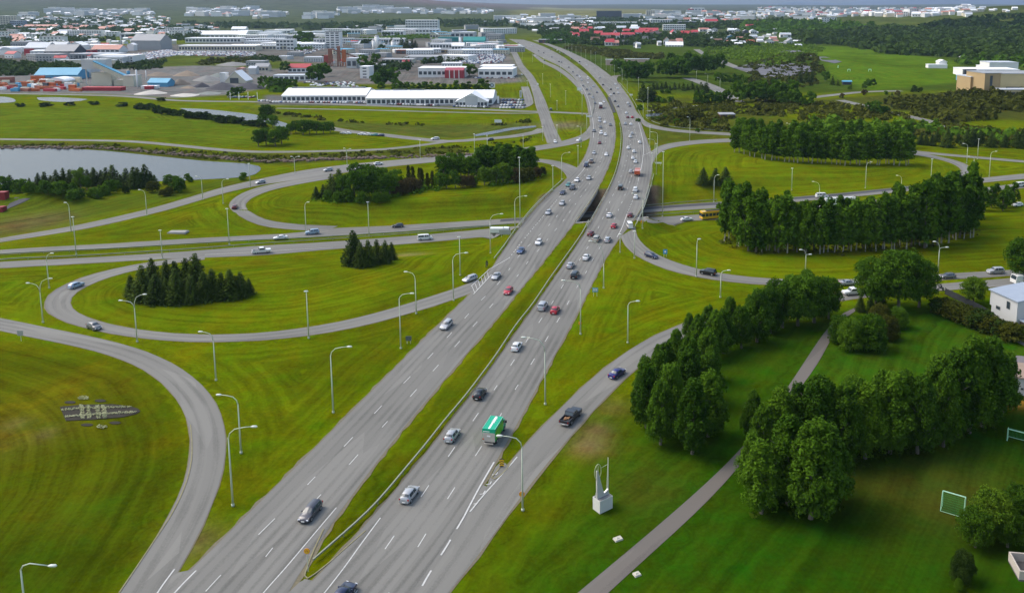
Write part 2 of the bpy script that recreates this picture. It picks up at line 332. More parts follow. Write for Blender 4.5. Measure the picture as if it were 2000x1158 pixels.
# ---------------------------------------------------------------- roads
AS_MAIN = asphalt("asphalt_main", (0.146, 0.143, 0.129)); AS_RAMP = asphalt("asphalt_ramp", (0.152, 0.149, 0.134), 0.75, 5.0)
AS_DARK = asphalt("asphalt_fresh", (0.055, 0.055, 0.06)); AS_PATH = asphalt("asphalt_path", (0.115, 0.103, 0.090), 0.75, 9.0)
GRAVEL = simple("gravel_shoulder", (0.155, 0.135, 0.085), 0.95, 0.35, 2.2)
CONC = simple("concrete", (0.30, 0.29, 0.27), 0.9, 0.25, 0.5)
WORLD_EDGES = {}
def road(name, Lp, Rp, mat, off, flat_=False, nx=6, verge=0.6, step=4.0):
    A, B = edges_world(Lp, Rp, step, flat_, name == "cross_road")
    WORLD_EDGES[name] = (A, B)
    EDGE_PTS.extend([(p.x, p.y) for p in A[::2 if step < 3 else 1]] + [(p.x, p.y) for p in B[::2 if step < 3 else 1]])
    ribbon(name, A, B, mat, off, nx, flat_)
    if verge:
        r = random.Random(len(name) * 3 + 1); A2 = []; B2 = []
        for a, b in zip(A, B):
            d = (a - b); d.z = 0; d = d.normalized() if d.length > 0 else Vector((1, 0, 0))
            A2.append(a + d * verge * r.uniform(.25, .85)); B2.append(b - d * verge * r.uniform(.25, .85))
        ribbon("road_verge", A2, B2, GRAVEL, off - 0.028, nx, flat_)
road("main_road", R1L, R1R, AS_MAIN, 0.080, True, 8, 0.9, 2.0)
road("main_road", R2L, R2R, AS_MAIN, 0.088, True, 8, 0.8, 2.0)
road("ramp_road", BIGL_I, BIGL_O, AS_RAMP, 0.070, verge=0.3)
road("ramp_road", LOOP1_T, LOOP1_B, AS_RAMP, 0.072, verge=0.5)
road("ramp_road", LOOP2_O, LOOP2_I, AS_RAMP, 0.064, verge=0.5)
road("ramp_road", WEST_T, WEST_B, AS_RAMP, 0.060)
road("ramp_road", LOOP2E_T, LOOP2E_B, AS_RAMP, 0.068)
road("cross_road", ROADA_LT, ROADA_LB, AS_RAMP, 0.056, step=3.0)
road("cross_road", ROADB_T, ROADB_B, AS_RAMP, 0.058, step=3.0)
road("ramp_road", RAMP_NEAR_R_T, RAMP_NEAR_R_B, AS_RAMP, 0.076)
road("ramp_road", RAMP_FAR_R_T, RAMP_FAR_R_B, AS_RAMP, 0.074)
road("street", STREET_NEAR_R_T, STREET_NEAR_R_B, AS_RAMP, 0.062)
road("ramp_road", LOOP3_T, LOOP3_B, AS_RAMP, 0.066)
road("ramp_road", NE_T, NE_B, AS_RAMP, 0.054)
road("street", LOCAL_L, LOCAL_R, AS_MAIN, 0.050)
road("ramp_road", SIDE_RAMP_T, SIDE_RAMP_B, AS_MAIN, 0.052)
road("footpath", NEAR_PATH_L, NEAR_PATH_R, AS_PATH, 0.030, verge=0.0)
for k, (pl, w) in enumerate(THIN.values()):
    C = catmull([G(*p) for p in pl], 8); A = []; B = []
    for i, p in enumerate(C):
        d = C[min(i + 1, len(C) - 1)] - C[max(0, i - 1)]; d.z = 0; d.normalize(); n = Vector((-d.y, d.x, 0)); A.append(p + n * w / 2); B.append(p - n * w / 2)
    EDGE_PTS.extend([(p.x, p.y) for p in A] + [(p.x, p.y) for p in B])
    ribbon("path" if w < 6 else "street", A, B, AS_RAMP, 0.034 + 0.002 * k, 2)
# paved gores between the carriageways and the two near ramps
def ground_poly(name, pix, mat, off, flat_=False):
    P = [flat(*p) if flat_ else G(*p) for p in pix]
    o = mesh_obj(name, [(p.x, p.y, (0 if flat_ else p.z) + off + p.y * 0.00004) for p in P], [tuple(range(len(P)))], mat)
    if o.data.polygons[0].normal.z < 0: o.data.flip_normals()
    ul = o.data.uv_layers.new(name="road")
    for lp in o.data.loops:
        v = o.data.vertices[lp.vertex_index].co; ul.data[lp.index].uv = (v.x * .8 - v.y * .2, v.y * .8 + v.x * .2)
    return struct(o)
ground_poly("main_road", [(594, 1131), (566, 1178), (530, 1228), (455, 1290), (470, 1290), (530, 1232), (572, 1177), (606, 1133)], AS_MAIN, 0.084, True)
ground_poly("ramp_road", [(349, 1118), (335, 1126), (318, 1165), (285, 1215), (230, 1290), (235, 1300), (300, 1184), (362, 1130), (380, 1112)], AS_RAMP, 0.074, True)
ground_poly("ramp_road", [(955, 938), (968, 912), (978, 903), (988, 905), (994, 918), (975, 955), (940, 985)], AS_RAMP, 0.066, True)
ground_poly("main_road", [(597, 1131), (585, 1137), (540, 1180), (480, 1240), (430, 1290), (540, 1290), (580, 1230), (606, 1178), (622, 1138), (606, 1133)], AS_MAIN, 0.072, True)
ground_poly("ramp_road", [(938, 945), (918, 982), (895, 1015), (845, 1085), (790, 1160), (735, 1230), (690, 1290), (750, 1290), (800, 1215), (850, 1140), (905, 1062), (945, 990), (962, 955)], AS_RAMP, 0.064, True)
# ---------------------------------------------------------------- ground sheet
def pixpoly_mask(px, py, poly, soft):
    """soft mask of a polygon given in photograph positions: distance based"""
    P = np.array([[G(*p).x, G(*p).y] for p in poly]); x, y = px, py
    inside = np.zeros(x.shape, bool); dmin = np.full(x.shape, 1e12)
    n = len(P)
    for i in range(n):
        x1, y1 = P[i]; x2, y2 = P[(i + 1) % n]
        c = ((y1 > y) != (y2 > y)) & (x < (x2 - x1) * (y - y1) / ((y2 - y1) + 1e-12) + x1); inside ^= c
        dx, dy = x2 - x1, y2 - y1; t = np.clip(((x - x1) * dx + (y - y1) * dy) / (dx * dx + dy * dy + 1e-9), 0, 1)
        dmin = np.minimum(dmin, np.hypot(x - x1 - t * dx, y - y1 - t * dy))
    sd = np.where(inside, dmin, -dmin); return smooth(sd, -soft, soft)
rows = list(np.geomspace(100, 235, 70)) + list(np.arange(236, 350, 1.4)) + list(np.geomspace(351, 14000, 300))
rows = [-400, -200, -60, 0, 40, 70, 88] + rows; rows = np.array(rows)
cols = np.concatenate([np.linspace(-3.2, -0.86, 10), np.linspace(-0.84, 0.66, 330), np.linspace(0.68, 2.6, 9)])
W = np.maximum(rows, 95.0)
GX = W[:, None] * cols[None, :]; GY = np.repeat(rows[:, None], len(cols), 1)
GZ = H(GX, GY)
fx, fy = GX.ravel(), GY.ravel(); N = fx.size
# distance to nearest road edge for mowing stripes
E = np.array(EDGE_PTS); dist = np.full(N, 60.0)
near = (fy < 900) & (np.abs(fx) < 900)
idx = np.where(near)[0]
for c in range(0, len(idx), 4000):
    ii = idx[c:c + 4000]; d = np.hypot(fx[ii][:, None] - E[None, :, 0], fy[ii][:, None] - E[None, :, 1]).min(1); dist[ii] = d
# base colours (linear) by zone
def lay(col, m, c): return col * (1 - m[:, None]) + np.array(c)[None, :] * m[:, None]
YG = (0.094, 0.122, 0.0012); MG = (0.060, 0.100, 0.006); DG = (0.018, 0.055, 0.004)
base = np.tile(np.array([YG]), (N, 1))
sl = 60.0
Z = lambda poly, soft: pixpoly_mask(fx, fy, poly, soft)
# park lawn right of the near ramp, verge bottom left
base = lay(base, Z([(1150,880),(1100,960),(1010,1050),(940,1158),(860,1300),(2400,1300),(2300,600),(1840,580),(1600,610),(1420,640),(1310,760),(1240,800)], 9), (0.032, 0.070, 0.0015))
base = lay(base, Z([(1420,880),(1300,1010),(1150,1158),(1000,1300),(2400,1300),(2300,780),(1900,800),(1600,860)], 12) * 0.75, (0.019, 0.056, 0.0015))
base = lay(base, Z([(1640,760),(1560,745),(1620,660),(1700,690),(1850,600),(2200,700),(2200,800)], 6) * 0.6, (0.038, 0.085, 0.004))
base = lay(base, Z([(-200,655),(100,670),(250,720),(340,790),(355,868),(340,950),(290,1050),(200,1170),(100,1300),(-400,1300)], 5), (0.066, 0.080, 0.001))
base = lay(base, Z([(-200,1000),(200,980),(260,1040),(150,1200),(0,1300),(-400,1300)], 16) * 0.7, (0.045, 0.078, 0.002))
base = lay(base, Z([(430,700),(640,660),(900,590),(760,740),(480,980),(450,900)], 8) * 0.7, (0.076, 0.098, 0.001))
base = lay(base, Z([(600,1120),(700,960),(900,720),(1090,500),(1140,445),(1110,500),(1000,660),(860,850),(740,1010)], 2) * 0.8, (0.060, 0.076, 0.001))
base = lay(base, Z([(1000,840),(1150,590),(1200,500),(1500,560),(1300,640),(1130,760)], 6) * 0.5, (0.084, 0.112, 0.001))
# meadow and far vegetation
base = lay(base, Z([(-300,470),(-300,385),(120,395),(330,370),(470,345),(500,350),(280,405),(0,460)], 6) * 0.7, (0.070, 0.095, 0.008))
base = lay(base, Z([(-300,265),(-300,212),(250,210),(420,225),(520,245),(560,262),(480,285),(380,280),(250,270)], 12), (0.085, 0.120, 0.005))
base = lay(base, Z([(-300,300),(-300,275),(200,279),(420,300),(620,300),(900,285),(900,300),(700,312),(560,322),(400,315)], 4) * 0.8, (0.050, 0.058, 0.010))
base = lay(base, Z([(460,205),(620,235),(800,245),(1040,240),(1050,262),(870,272),(680,252),(560,236)], 6) * 0.7, (0.060, 0.072, 0.018))
# scrub right
base = lay(base, Z([(1270,205),(1500,185),(1720,215),(2300,260),(2300,170),(1800,182),(1500,200),(1300,190)], 8) * 0.8, (0.050, 0.056, 0.012))
base = lay(base, Z([(1270,290),(1270,225),(1420,215),(1560,235),(1760,240),(1900,280),(1500,262)], 8) * 0.75, (0.060, 0.072, 0.010))
base = lay(base, Z([(1180,150),(1050,80),(1300,60),(2200,60),(2300,175),(1700,180),(1300,185)], 20) * 0.8, (0.034, 0.062, 0.010))
base = lay(base, Z([(1570,90),(1660,92),(1870,120),(1880,160),(1700,178),(1620,150)], 10), (0.075, 0.130, 0.006))
# industrial yards on the left: gravel and asphalt
yard = (0.150, 0.140, 0.125)
base = lay(base, Z([(-300,180),(-300,140),(120,140),(240,130),(430,128),(540,135),(560,165),(440,186),(340,192),(180,184)], 8), (0.15, 0.15, 0.145))
base = lay(base, Z([(520,130),(640,90),(900,84),(990,95),(1015,125),(1025,160),(960,165),(700,165),(560,160)], 10), (0.13, 0.125, 0.115))
base = lay(base, Z([(-300,130),(-300,95),(330,88),(520,80),(900,60),(1000,85),(640,95),(540,125),(420,120),(230,128)], 15), (0.12, 0.118, 0.108))
base = lay(base, Z([(230,135),(340,108),(440,112),(620,125),(540,135),(400,128),(300,132)], 8), (0.075, 0.100, 0.012))
base = lay(base, Z([(505,205),(520,186),(1010,192),(1020,212),(760,207)], 4), (0.11, 0.11, 0.11))
# far ground
far = smooth(fy, 1400, 2300); base = lay(base, far * 0.9, (0.055, 0.072, 0.030))
far2 = smooth(fy, 3300, 5200); base = lay(base, far2, (0.066, 0.078, 0.050))
far3 = smooth(fy, 4800, 7000) * smooth(-fx / np.maximum(fy, 1), -0.1, 0.25); base = lay(base, far3, (0.130, 0.092, 0.088))
base = lay(base, Z([(1000,42),(1000,20),(1150,17),(1330,20),(1230,36),(1100,44)], 60) * 0.9, (0.15, 0.15, 0.055))
# bald and brown spots
for (sx, sy, rr, c, a) in [(28,828,2.2,(0.12,0.09,0.06),.6),(45,800,14,(0.115,0.098,0.004),.5),(88,848,2.0,(0.11,0.085,0.05),.5),(30,860,8,(0.11,0.09,0.01),.5),(150,980,9,(0.095,0.10,0.003),.5),(260,960,8,(0.03,0.06,0.001),.5),(130,1080,10,(0.03,0.06,0.001),.5),(40,440,14,(0.10,0.075,0.03),.8),(100,425,8,(0.10,0.075,0.03),.6),
        (800,498,5,(0.17,0.15,0.06),.8),(1165,840,3,(0.14,0.10,0.04),.8),(1150,870,3.5,(0.16,0.11,0.05),.8),(1190,795,4,(0.10,0.075,0.02),.7),(1730,955,8,(0.07,0.06,0.008),.7),(1860,985,6,(0.075,0.055,0.008),.8),(1250,955,7,(0.06,0.07,0.006),.6),
        (1860,940,12,(0.045,0.062,0.006),.7),(1700,1000,10,(0.03,0.06,0.003),.5),(1980,780,4,(0.20,0.09,0.02),.9),(380,1060,4,(0.12,0.10,0.04),.6),(1100,245,14,(0.16,0.13,0.09),.8),(1000,945,5,(0.07,0.085,0.004),.5)]:
    g = G(sx, sy); m = a * np.exp(-((fx - g.x) ** 2 + (fy - g.y) ** 2) / rr ** 2); base = lay(base, m, c)
base = lay(base, Z([(1350,380),(1050,395),(1040,440),(1350,440)], 1) * 0, (0, 0, 0))
# patchy variation
nv = vnoise(fx, fy, 22, 1) * .6 + vnoise(fx, fy, 7, 3) * .4
base = base * (0.80 + 0.40 * nv)[:, None]
# the cut under the bridges is bare earth and gravel
rx, ry = fx - X0.x, fy - X0.y; tt = rx * LN.x + ry * LN.y; qq = np.abs(rx * MN.x + ry * MN.y) - CORR
under = (1 - smooth(tt, 26, 28)) * smooth(tt, -23, -21) * (1 - smooth(qq, 0, 4)); base = lay(base, under, (0.11, 0.085, 0.055))
nr, nc = GX.shape
vs = np.stack([fx, fy, GZ.ravel()], 1)
ii = np.arange(nr * nc).reshape(nr, nc)
fs = np.stack([ii[:-1, :-1], ii[:-1, 1:], ii[1:, 1:], ii[1:, :-1]], -1).reshape(-1, 4)
me = bpy.data.meshes.new("ground"); me.vertices.add(len(vs)); me.vertices.foreach_set("co", vs.astype(np.float32).ravel())
me.loops.add(fs.size); me.loops.foreach_set("vertex_index", fs.astype(np.int32).ravel()); me.polygons.add(len(fs))
me.polygons.foreach_set("loop_start", np.arange(0, fs.size, 4, dtype=np.int32)); me.update(calc_edges=True); me.validate()
ca = me.color_attributes.new("tint", 'FLOAT_COLOR', 'POINT'); ca.data.foreach_set("color", np.concatenate([base, np.ones((N, 1))], 1).astype(np.float32).ravel())
da = me.attributes.new("edge_dist", 'FLOAT', 'POINT'); da.data.foreach_set("value", dist.astype(np.float32))
me.polygons.foreach_set("use_smooth", [True] * len(fs))
def gm(nt, p, L):
    at = node(nt, "ShaderNodeAttribute", attribute_name="tint"); ed = node(nt, "ShaderNodeAttribute", attribute_name="edge_dist"); g = node(nt, "ShaderNodeNewGeometry")
    def noise(sc, det=5, rough=.6, vec=None):
        n = node(nt, "ShaderNodeTexNoise"); n.inputs["Scale"].default_value = sc; n.inputs["Detail"].default_value = det; n.inputs["Roughness"].default_value = rough
        L.new(vec if vec is not None else g.outputs["Position"], n.inputs["Vector"]); return n
    def mth(op, a, b=None, c=None):
        m = node(nt, "ShaderNodeMath", operation=op)
        for i, x in enumerate((a, b, c)):
            if x is None: continue
            if isinstance(x, (int, float)): m.inputs[i].default_value = x
            else: L.new(x, m.inputs[i])
        return m.outputs[0]
    nw = noise(0.05, 3); nf = noise(1.3, 8, .7); nm_ = noise(0.17, 5, .65); nb = noise(0.012, 3)
    d = mth('MULTIPLY_ADD', nw.outputs["Fac"], 3.5, ed.outputs["Fac"])
    cmb = node(nt, "ShaderNodeCombineXYZ"); L.new(mth('MULTIPLY', d, 0.62), cmb.inputs[0]); 
    sp = node(nt, "ShaderNodeSeparateXYZ"); L.new(g.outputs["Position"], sp.inputs[0])
    L.new(mth('MULTIPLY', sp.outputs[0], 0.012), cmb.inputs[1]); L.new(mth('MULTIPLY', sp.outputs[1], 0.012), cmb.inputs[2])
    st = noise(1.0, 4, .6, cmb.outputs[0])
    # sum
    s = mth('MULTIPLY_ADD', st.outputs["Fac"], 1.35, -0.12)
    s = mth('MULTIPLY_ADD', nf.outputs["Fac"], 0.9, s)
    s = mth('MULTIPLY_ADD', nm_.outputs["Fac"], 0.9, s)
    mr = node(nt, "ShaderNodeMapRange"); mr.inputs[1].default_value = 1.10; mr.inputs[2].default_value = 1.80; mr.inputs[3].default_value = 0.60; mr.inputs[4].default_value = 1.36; L.new(s, mr.inputs[0])
    nd = noise(0.06, 6, .7); dry = node(nt, "ShaderNodeMapRange"); dry.inputs[1].default_value = .50; dry.inputs[2].default_value = .72; dry.inputs[4].default_value = .55; L.new(nd.outputs["Fac"], dry.inputs[0])
    dm = node(nt, "ShaderNodeMixRGB"); dm.blend_type = 'MULTIPLY'; dm.inputs[2].default_value = (1.75, 1.05, .9, 1); L.new(dry.outputs[0], dm.inputs[0]); L.new(at.outputs["Color"], dm.inputs[1])
    ng = noise(0.11, 5, .65); gr = node(nt, "ShaderNodeMapRange"); gr.inputs[1].default_value = .52; gr.inputs[2].default_value = .70; gr.inputs[4].default_value = .6; L.new(ng.outputs["Fac"], gr.inputs[0])
    gmx = node(nt, "ShaderNodeMixRGB"); gmx.blend_type = 'MULTIPLY'; gmx.inputs[2].default_value = (.50, .80, .6, 1); L.new(gr.outputs[0], gmx.inputs[0]); L.new(dm.outputs[0], gmx.inputs[1])
    hs = node(nt, "ShaderNodeHueSaturation"); L.new(gmx.outputs[0], hs.inputs["Color"]); L.new(mr.outputs[0], hs.inputs["Value"])
    hu = node(nt, "ShaderNodeMapRange"); hu.inputs[1].default_value = 0.3; hu.inputs[2].default_value = 0.7; hu.inputs[3].default_value = 0.475; hu.inputs[4].default_value = 0.53; L.new(nm_.outputs["Fac"], hu.inputs[0]); L.new(hu.outputs[0], hs.inputs["Hue"])
    L.new(hs.outputs[0], p.inputs["Base Color"]); p.inputs["Roughness"].default_value = 1.0; p.inputs["Specular IOR Level"].default_value = 0.0
    bp = node(nt, "ShaderNodeBump"); bp.inputs["Strength"].default_value = 0.5; bp.inputs["Distance"].default_value = 0.25; L.new(nf.outputs["Fac"], bp.inputs["Height"]); L.new(bp.outputs[0], p.inputs["Normal"])
me.materials.append(nm("ground_grass", gm))
go = bpy.data.objects.new("ground", me); link(go); struct(go)
# ---------------------------------------------------------------- water
def wm(nt, p, L):
    g = node(nt, "ShaderNodeNewGeometry"); n = node(nt, "ShaderNodeTexNoise"); n.inputs["Scale"].default_value = 0.7; n.inputs["Detail"].default_value = 5; L.new(g.outputs["Position"], n.inputs["Vector"])
    p.inputs["Base Color"].default_value = (0.055, 0.066, 0.075, 1); p.inputs["Roughness"].default_value = 0.22; p.inputs["Specular IOR Level"].default_value = 0.10
    bp = node(nt, "ShaderNodeBump"); bp.inputs["Strength"].default_value = 0.15; bp.inputs["Distance"].default_value = 0.2; L.new(n.outputs["Fac"], bp.inputs["Height"]); L.new(bp.outputs[0], p.inputs["Normal"])
WATER = nm("water", wm)
def water(pix, off):
    P = catmull([G(*p) for p in pix] + [G(*pix[0])], 6)[:-1]
    o = mesh_obj("water", [(p.x, p.y, p.z + off) for p in P], [tuple(range(len(P)))], WATER)
    if o.data.polygons[0].normal.z < 0: o.data.flip_normals()
    return struct(o)
water([(-260,286),(0,288),(100,290),(200,295),(300,305),(400,315),(480,320),(506,325),(507,335),(480,346),(400,351),(330,354),(250,356),(0,362),(-260,368)], 0.10)
water([(350,212),(400,214),(450,219),(500,225),(548,238),(568,246),(560,254),(535,246),(500,237),(450,237),(400,228),(370,219)], 0.15)
water([(-40,189),(10,190),(30,196),(20,201),(-40,201)], 0.15); water([(72,191),(120,191),(172,195),(130,200),(80,197)], 0.15)
water([(925,264),(955,258),(1000,250),(1046,246),(1048,249),(1000,255),(960,263),(930,267)], 0.15)
water([(1262,224),(1300,220),(1360,222),(1360,226),(1300,226),(1264,229)], 0.15)
# ---------------------------------------------------------------- painted markings
PAINT = simple("road_paint", (0.50, 0.50, 0.48), 0.85, 0.35, 2.5)
def dashes(pix, w=0.14, on=3.0, gap=9.0, phase=0.0, flat_=True, off=0.112, solid=False):
    C = catmull([(flat(*p) if flat_ else G(*p)) for p in pix], 1.0); mb = MB(); d = phase; i = 0
    run = []
    def flush():
        if len(run) < 2: return
        vs = []
        for j, p in enumerate(run):
            t = run[min(j + 1, len(run) - 1)] - run[max(0, j - 1)]; t.z = 0; t.normalize(); n = Vector((-t.y, t.x, 0)) * w / 2
            z = (0 if flat_ else float(H(p.x, p.y))) + off + p.y * 0.00004
            vs += [(p.x + n.x, p.y + n.y, z), (p.x - n.x, p.y - n.y, z)]
        mb.add(vs, [(2 * j + 1, 2 * j + 3, 2 * j + 2, 2 * j) for j in range(len(run) - 1)])
    for a, b in zip(C, C[1:]):
        on_now = solid or (d % (on + gap)) < on
        if on_now: run.append(a)
        elif run: run.append(a); flush(); run = []
        d += (b - a).length
    if run: run.append(C[-1]); flush()
    struct(mb.build("lane_marking", PAINT))
def between(a, b, f, y0, y1):
    """lane line lying a fraction f of the way from edge list a to edge list b"""
    def at(L, y):
        L = sorted(L, key=lambda p: p[1])
        for p, q in zip(L, L[1:]):
            if p[1] <= y <= q[1]: return p[0] + (q[0] - p[0]) * (y - p[1]) / max(1e-6, q[1] - p[1])
        return L[0][0] if y < L[0][1] else L[-1][0]
    out = []; y = y0
    while y < y1: out.append((at(a, y) * (1 - f) + at(b, y) * f, y)); y *= 1.10
    out.append((at(a, y1) * (1 - f) + at(b, y1) * f, y1)); return out
# inbound carriageway
IN1 = [(290,1290),(380,1180),(449,1105),(497,1053),(547,1003),(623,924),(689,854.5),(746,792.5),(797,740.5),(839,697.5),(876,657),(907.5,622.5),(937,590),(964,564),(986,539),(1014,500),(1043,470),(1071,442),(1094,415),(1118,385),(1138,352),(1150,325),(1161,300)]
IN2 = [(395,1290),(470,1175),(519,1088),(605,990),(682,908),(741,841),(792.5,785),(838,734),(877.5,690),(914,649),(944,616),(975,580),(1004,548),(1032,511),(1050,491),(1065,474),(1080,455),(1094,440),(1105,425),(1125,398),(1147,367),(1162,340),(1174,312),(1179,292)]
dashes(IN1, phase=1.0); dashes(IN2, phase=7.0)
dashes([(994,505),(1025,466),(1055,430),(1085,394),(1107,370)], 0.22, 1.0, 1.6); dashes([(1107,368),(1124,350),(1139,333),(1150,312)], 0.2, solid=True)
for f in (0.33, 0.64): dashes(between(R1L, R1R, f, 88, 292), phase=f * 9)
dashes(between(R1L, R1R, 0.12, 165, 270), 0.2, solid=True)
dashes([(400,1290),(460,1226),(515,1158),(560,1107),(608,1050),(657,992)], 0.16, solid=True)
dashes([(525,1290),(580,1225),(634,1158),(670,1112),(706,1062),(743,1012)], 0.16, solid=True)
for a, b in (((925,575),(960,537)), ((920,560),(955,527)), ((955,527),(994,505))): dashes([a, b], 0.2, solid=True)
for k in range(6):
    f = k / 6; dashes([(922 + 36 * f, 560 - 33 * f), (927 + 33 * f, 572 - 33 * f)], 0.13, solid=True, off=0.117)
dashes([(300,1170),(318,1143),(341,1112)], 0.2, solid=True); dashes([(335,1165),(358,1140),(383,1115)], 0.2, solid=True)
# outbound carriageway
OUT1 = [(600,1290),(690,1165),(752,1073),(817,979),(871,899),(916,834),(955,777),(989,727),(1017,684),(1043,645),(1065,612),(1085,582),(1107,546),(1131,510),(1156,470),(1176,430),(1191,395),(1206,362),(1220,325),(1229,290)]
OUT2 = [(680,1290),(760,1158),(816,1069),(874,975),(924,898),(964,835),(1000,772),(1029,725),(1056,682),(1079,644),(1099,611),(1115,582),(1131,555),(1146,530),(1157,509),(1169,489),(1189,452),(1206,415),(1220,383),(1232,350),(1242,315),(1243,290)]
dashes(OUT1, phase=4.0); dashes(OUT2, phase=4.0)
for f in (0.3, 0.6): dashes(between(R2L, R2R, f, 78, 288), phase=f * 13)
dashes([(740,1290),(800,1190),(836,1125),(872,1068),(892,1034),(905,1012)], 0.24, 3, 3)
dashes([(905,1012),(935,955),(965,903)], 0.24, solid=True); dashes([(918,1000),(945,967),(972,937),(1000,905),(1010,893)], 0.2, solid=True)
for k in range(4): dashes([(925 + 12 * k, 985 - 19 * k), (931 + 13 * k, 984 - 19 * k), (936 + 12 * k, 977 - 18 * k)], 0.18, solid=True, off=0.117)
dashes([(1205,464),(1215,445),(1224,420)], 0.2, solid=True); dashes([(1224,420),(1237,388),(1246,355)], 0.2, 1.0, 1.6); dashes([(1246,355),(1254,320),(1257,290),(1254,268),(1247,240)], 0.2, solid=True)
dashes([(1254,305),(1266,300),(1280,292)], 0.2, solid=True)
dashes([(1238,448),(1252,414),(1262,385)], 0.12, solid=True)
dashes([(650,484),(560,489),(480,494),(400,498)], 0.16, solid=True, flat_=False)
# dark new asphalt along the upper edge of the cross road
def frac(name, f0, f1, i0, i1, mat, off):
    A, B = WORLD_EDGES_LIST[name]; n = len(A); a = [A[i].lerp(B[i], f0) for i in range(int(i0 * n), int(i1 * n))]; b = [A[i].lerp(B[i], f1) for i in range(int(i0 * n), int(i1 * n))]
    ribbon("cross_road", a, b, mat, off, 3)
WORLD_EDGES_LIST = {"B": edges_world(ROADB_T, ROADB_B, 3.0, False, True)}
frac("B", 0.06, 0.5, 0.39, 0.88, AS_DARK, 0.066)
# ---------------------------------------------------------------- bridges: decks, parapets, abutments
def local(s, t, z): return (X0.x + LD.x * s + LN.x * t, X0.y + LD.y * s + LN.y * t, z)
def deck(Lp, Rp, y0, y1, label):
    A, B = edges_world(Lp, Rp, 2.0, True)
    sel = [i for i in range(len(A)) if y0 < (A[i].y + B[i].y) / 2 < y1]
    a = [A[i] for i in sel]; b = [B[i] for i in sel]
    r = thing("road_bridge", label, "bridge", (0, 0, 0), group="twin road bridges over the cross road")
    mb = MB(); vs = []
    for p, q in zip(a, b):
        d = (p - q).normalized() * 0.55; p, q = p + d, q - d
        vs += [(p.x, p.y, 0.03), (q.x, q.y, 0.03), (q.x, q.y, -1.15), (p.x, p.y, -1.15)]
    fs = []
    for i in range(len(a) - 1):
        k = 4 * i; fs += [(k, k + 4, k + 5, k + 1), (k + 1, k + 5, k + 6, k + 2), (k + 2, k + 6, k + 7, k + 3), (k + 3, k + 7, k + 4, k)]
    fs += [(0, 1, 2, 3), tuple(4 * (len(a) - 1) + j for j in (3, 2, 1, 0))]
    mb.add(vs, fs); mb.build("deck", CONC, r)
    for side in (a, b):
        o = side is a; m = MB()
        P = []
        for p, q in zip(a, b):
            d = (p - q).normalized() * (0.4 if o else -0.4); P.append((p if o else q) + d)
        m.tube([(p.x, p.y, 0.75) for p in P], 0.13, 5); m.build("guard_rail", RAIL, r)
        for p in P[::5]:
            m = MB(); m.box(p.x - .07, p.x + .07, p.y - .07, p.y + .07, 0.0, 0.70); m.build("rail_post", RAIL, r)
    return r
RAIL = simple("galvanised_rail", (0.26, 0.28, 0.21), 0.55, 0.15, 0.5, metal=0.2)
yc_ = X0.y
deck(R1L, R1R, yc_ - 27, yc_ + 31, "concrete bridge carrying the oncoming lanes over the cross road")
deck(R2L, R2R, yc_ - 27, yc_ + 31, "concrete bridge carrying the departing lanes over the cross road")
ab = MB(); k0 = -(LN.x * MN.x + LN.y * MN.y) / (LD.x * MN.x + LD.y * MN.y); hw = (CORR + .4) / (LD.x * MN.x + LD.y * MN.y)
t = -20.6; P = [local(k0 * t - hw, t - .5, 0), local(k0 * t + hw, t - .5, 0), local(k0 * t + hw, t + .5, 0), local(k0 * t - hw, t + .5, 0)]
ab.add([(p[0], p[1], -DEEP - .3) for p in P] + [(p[0], p[1], -0.03) for p in P], [(3, 2, 1, 0), (4, 5, 6, 7), (0, 1, 5, 4), (1, 2, 6, 5), (2, 3, 7, 6), (3, 0, 4, 7)])
o = ab.build("bridge_abutment", CONC); tag(o, "grey concrete abutment wall on the near side of the underpass", "abutment")
for k, s in enumerate((-17, -6, 6, 17)):
    m = MB(); c = local(s, 2.8, 0); m.cyl((c[0], c[1]), 0.5, -DEEP - .2, -1.15, 10)
    o = m.build("bridge_pier", CONC); tag(o, f"round concrete pier under the bridges, {['westernmost','second from the west','third from the west','easternmost'][k]}", "pier", "piers of the road bridges")
# flat plate at the river bridge, shade of the open gap painted as dark colour
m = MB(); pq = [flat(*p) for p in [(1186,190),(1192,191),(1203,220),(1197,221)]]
GAP_SHADE = simple("painted_gap_shade", (0.035, 0.035, 0.036), 0.9)
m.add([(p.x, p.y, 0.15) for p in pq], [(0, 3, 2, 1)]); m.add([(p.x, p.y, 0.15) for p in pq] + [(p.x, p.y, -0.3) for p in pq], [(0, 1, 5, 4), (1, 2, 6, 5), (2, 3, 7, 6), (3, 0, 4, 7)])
struct(m.build("river_gap_painted_shade", GAP_SHADE))
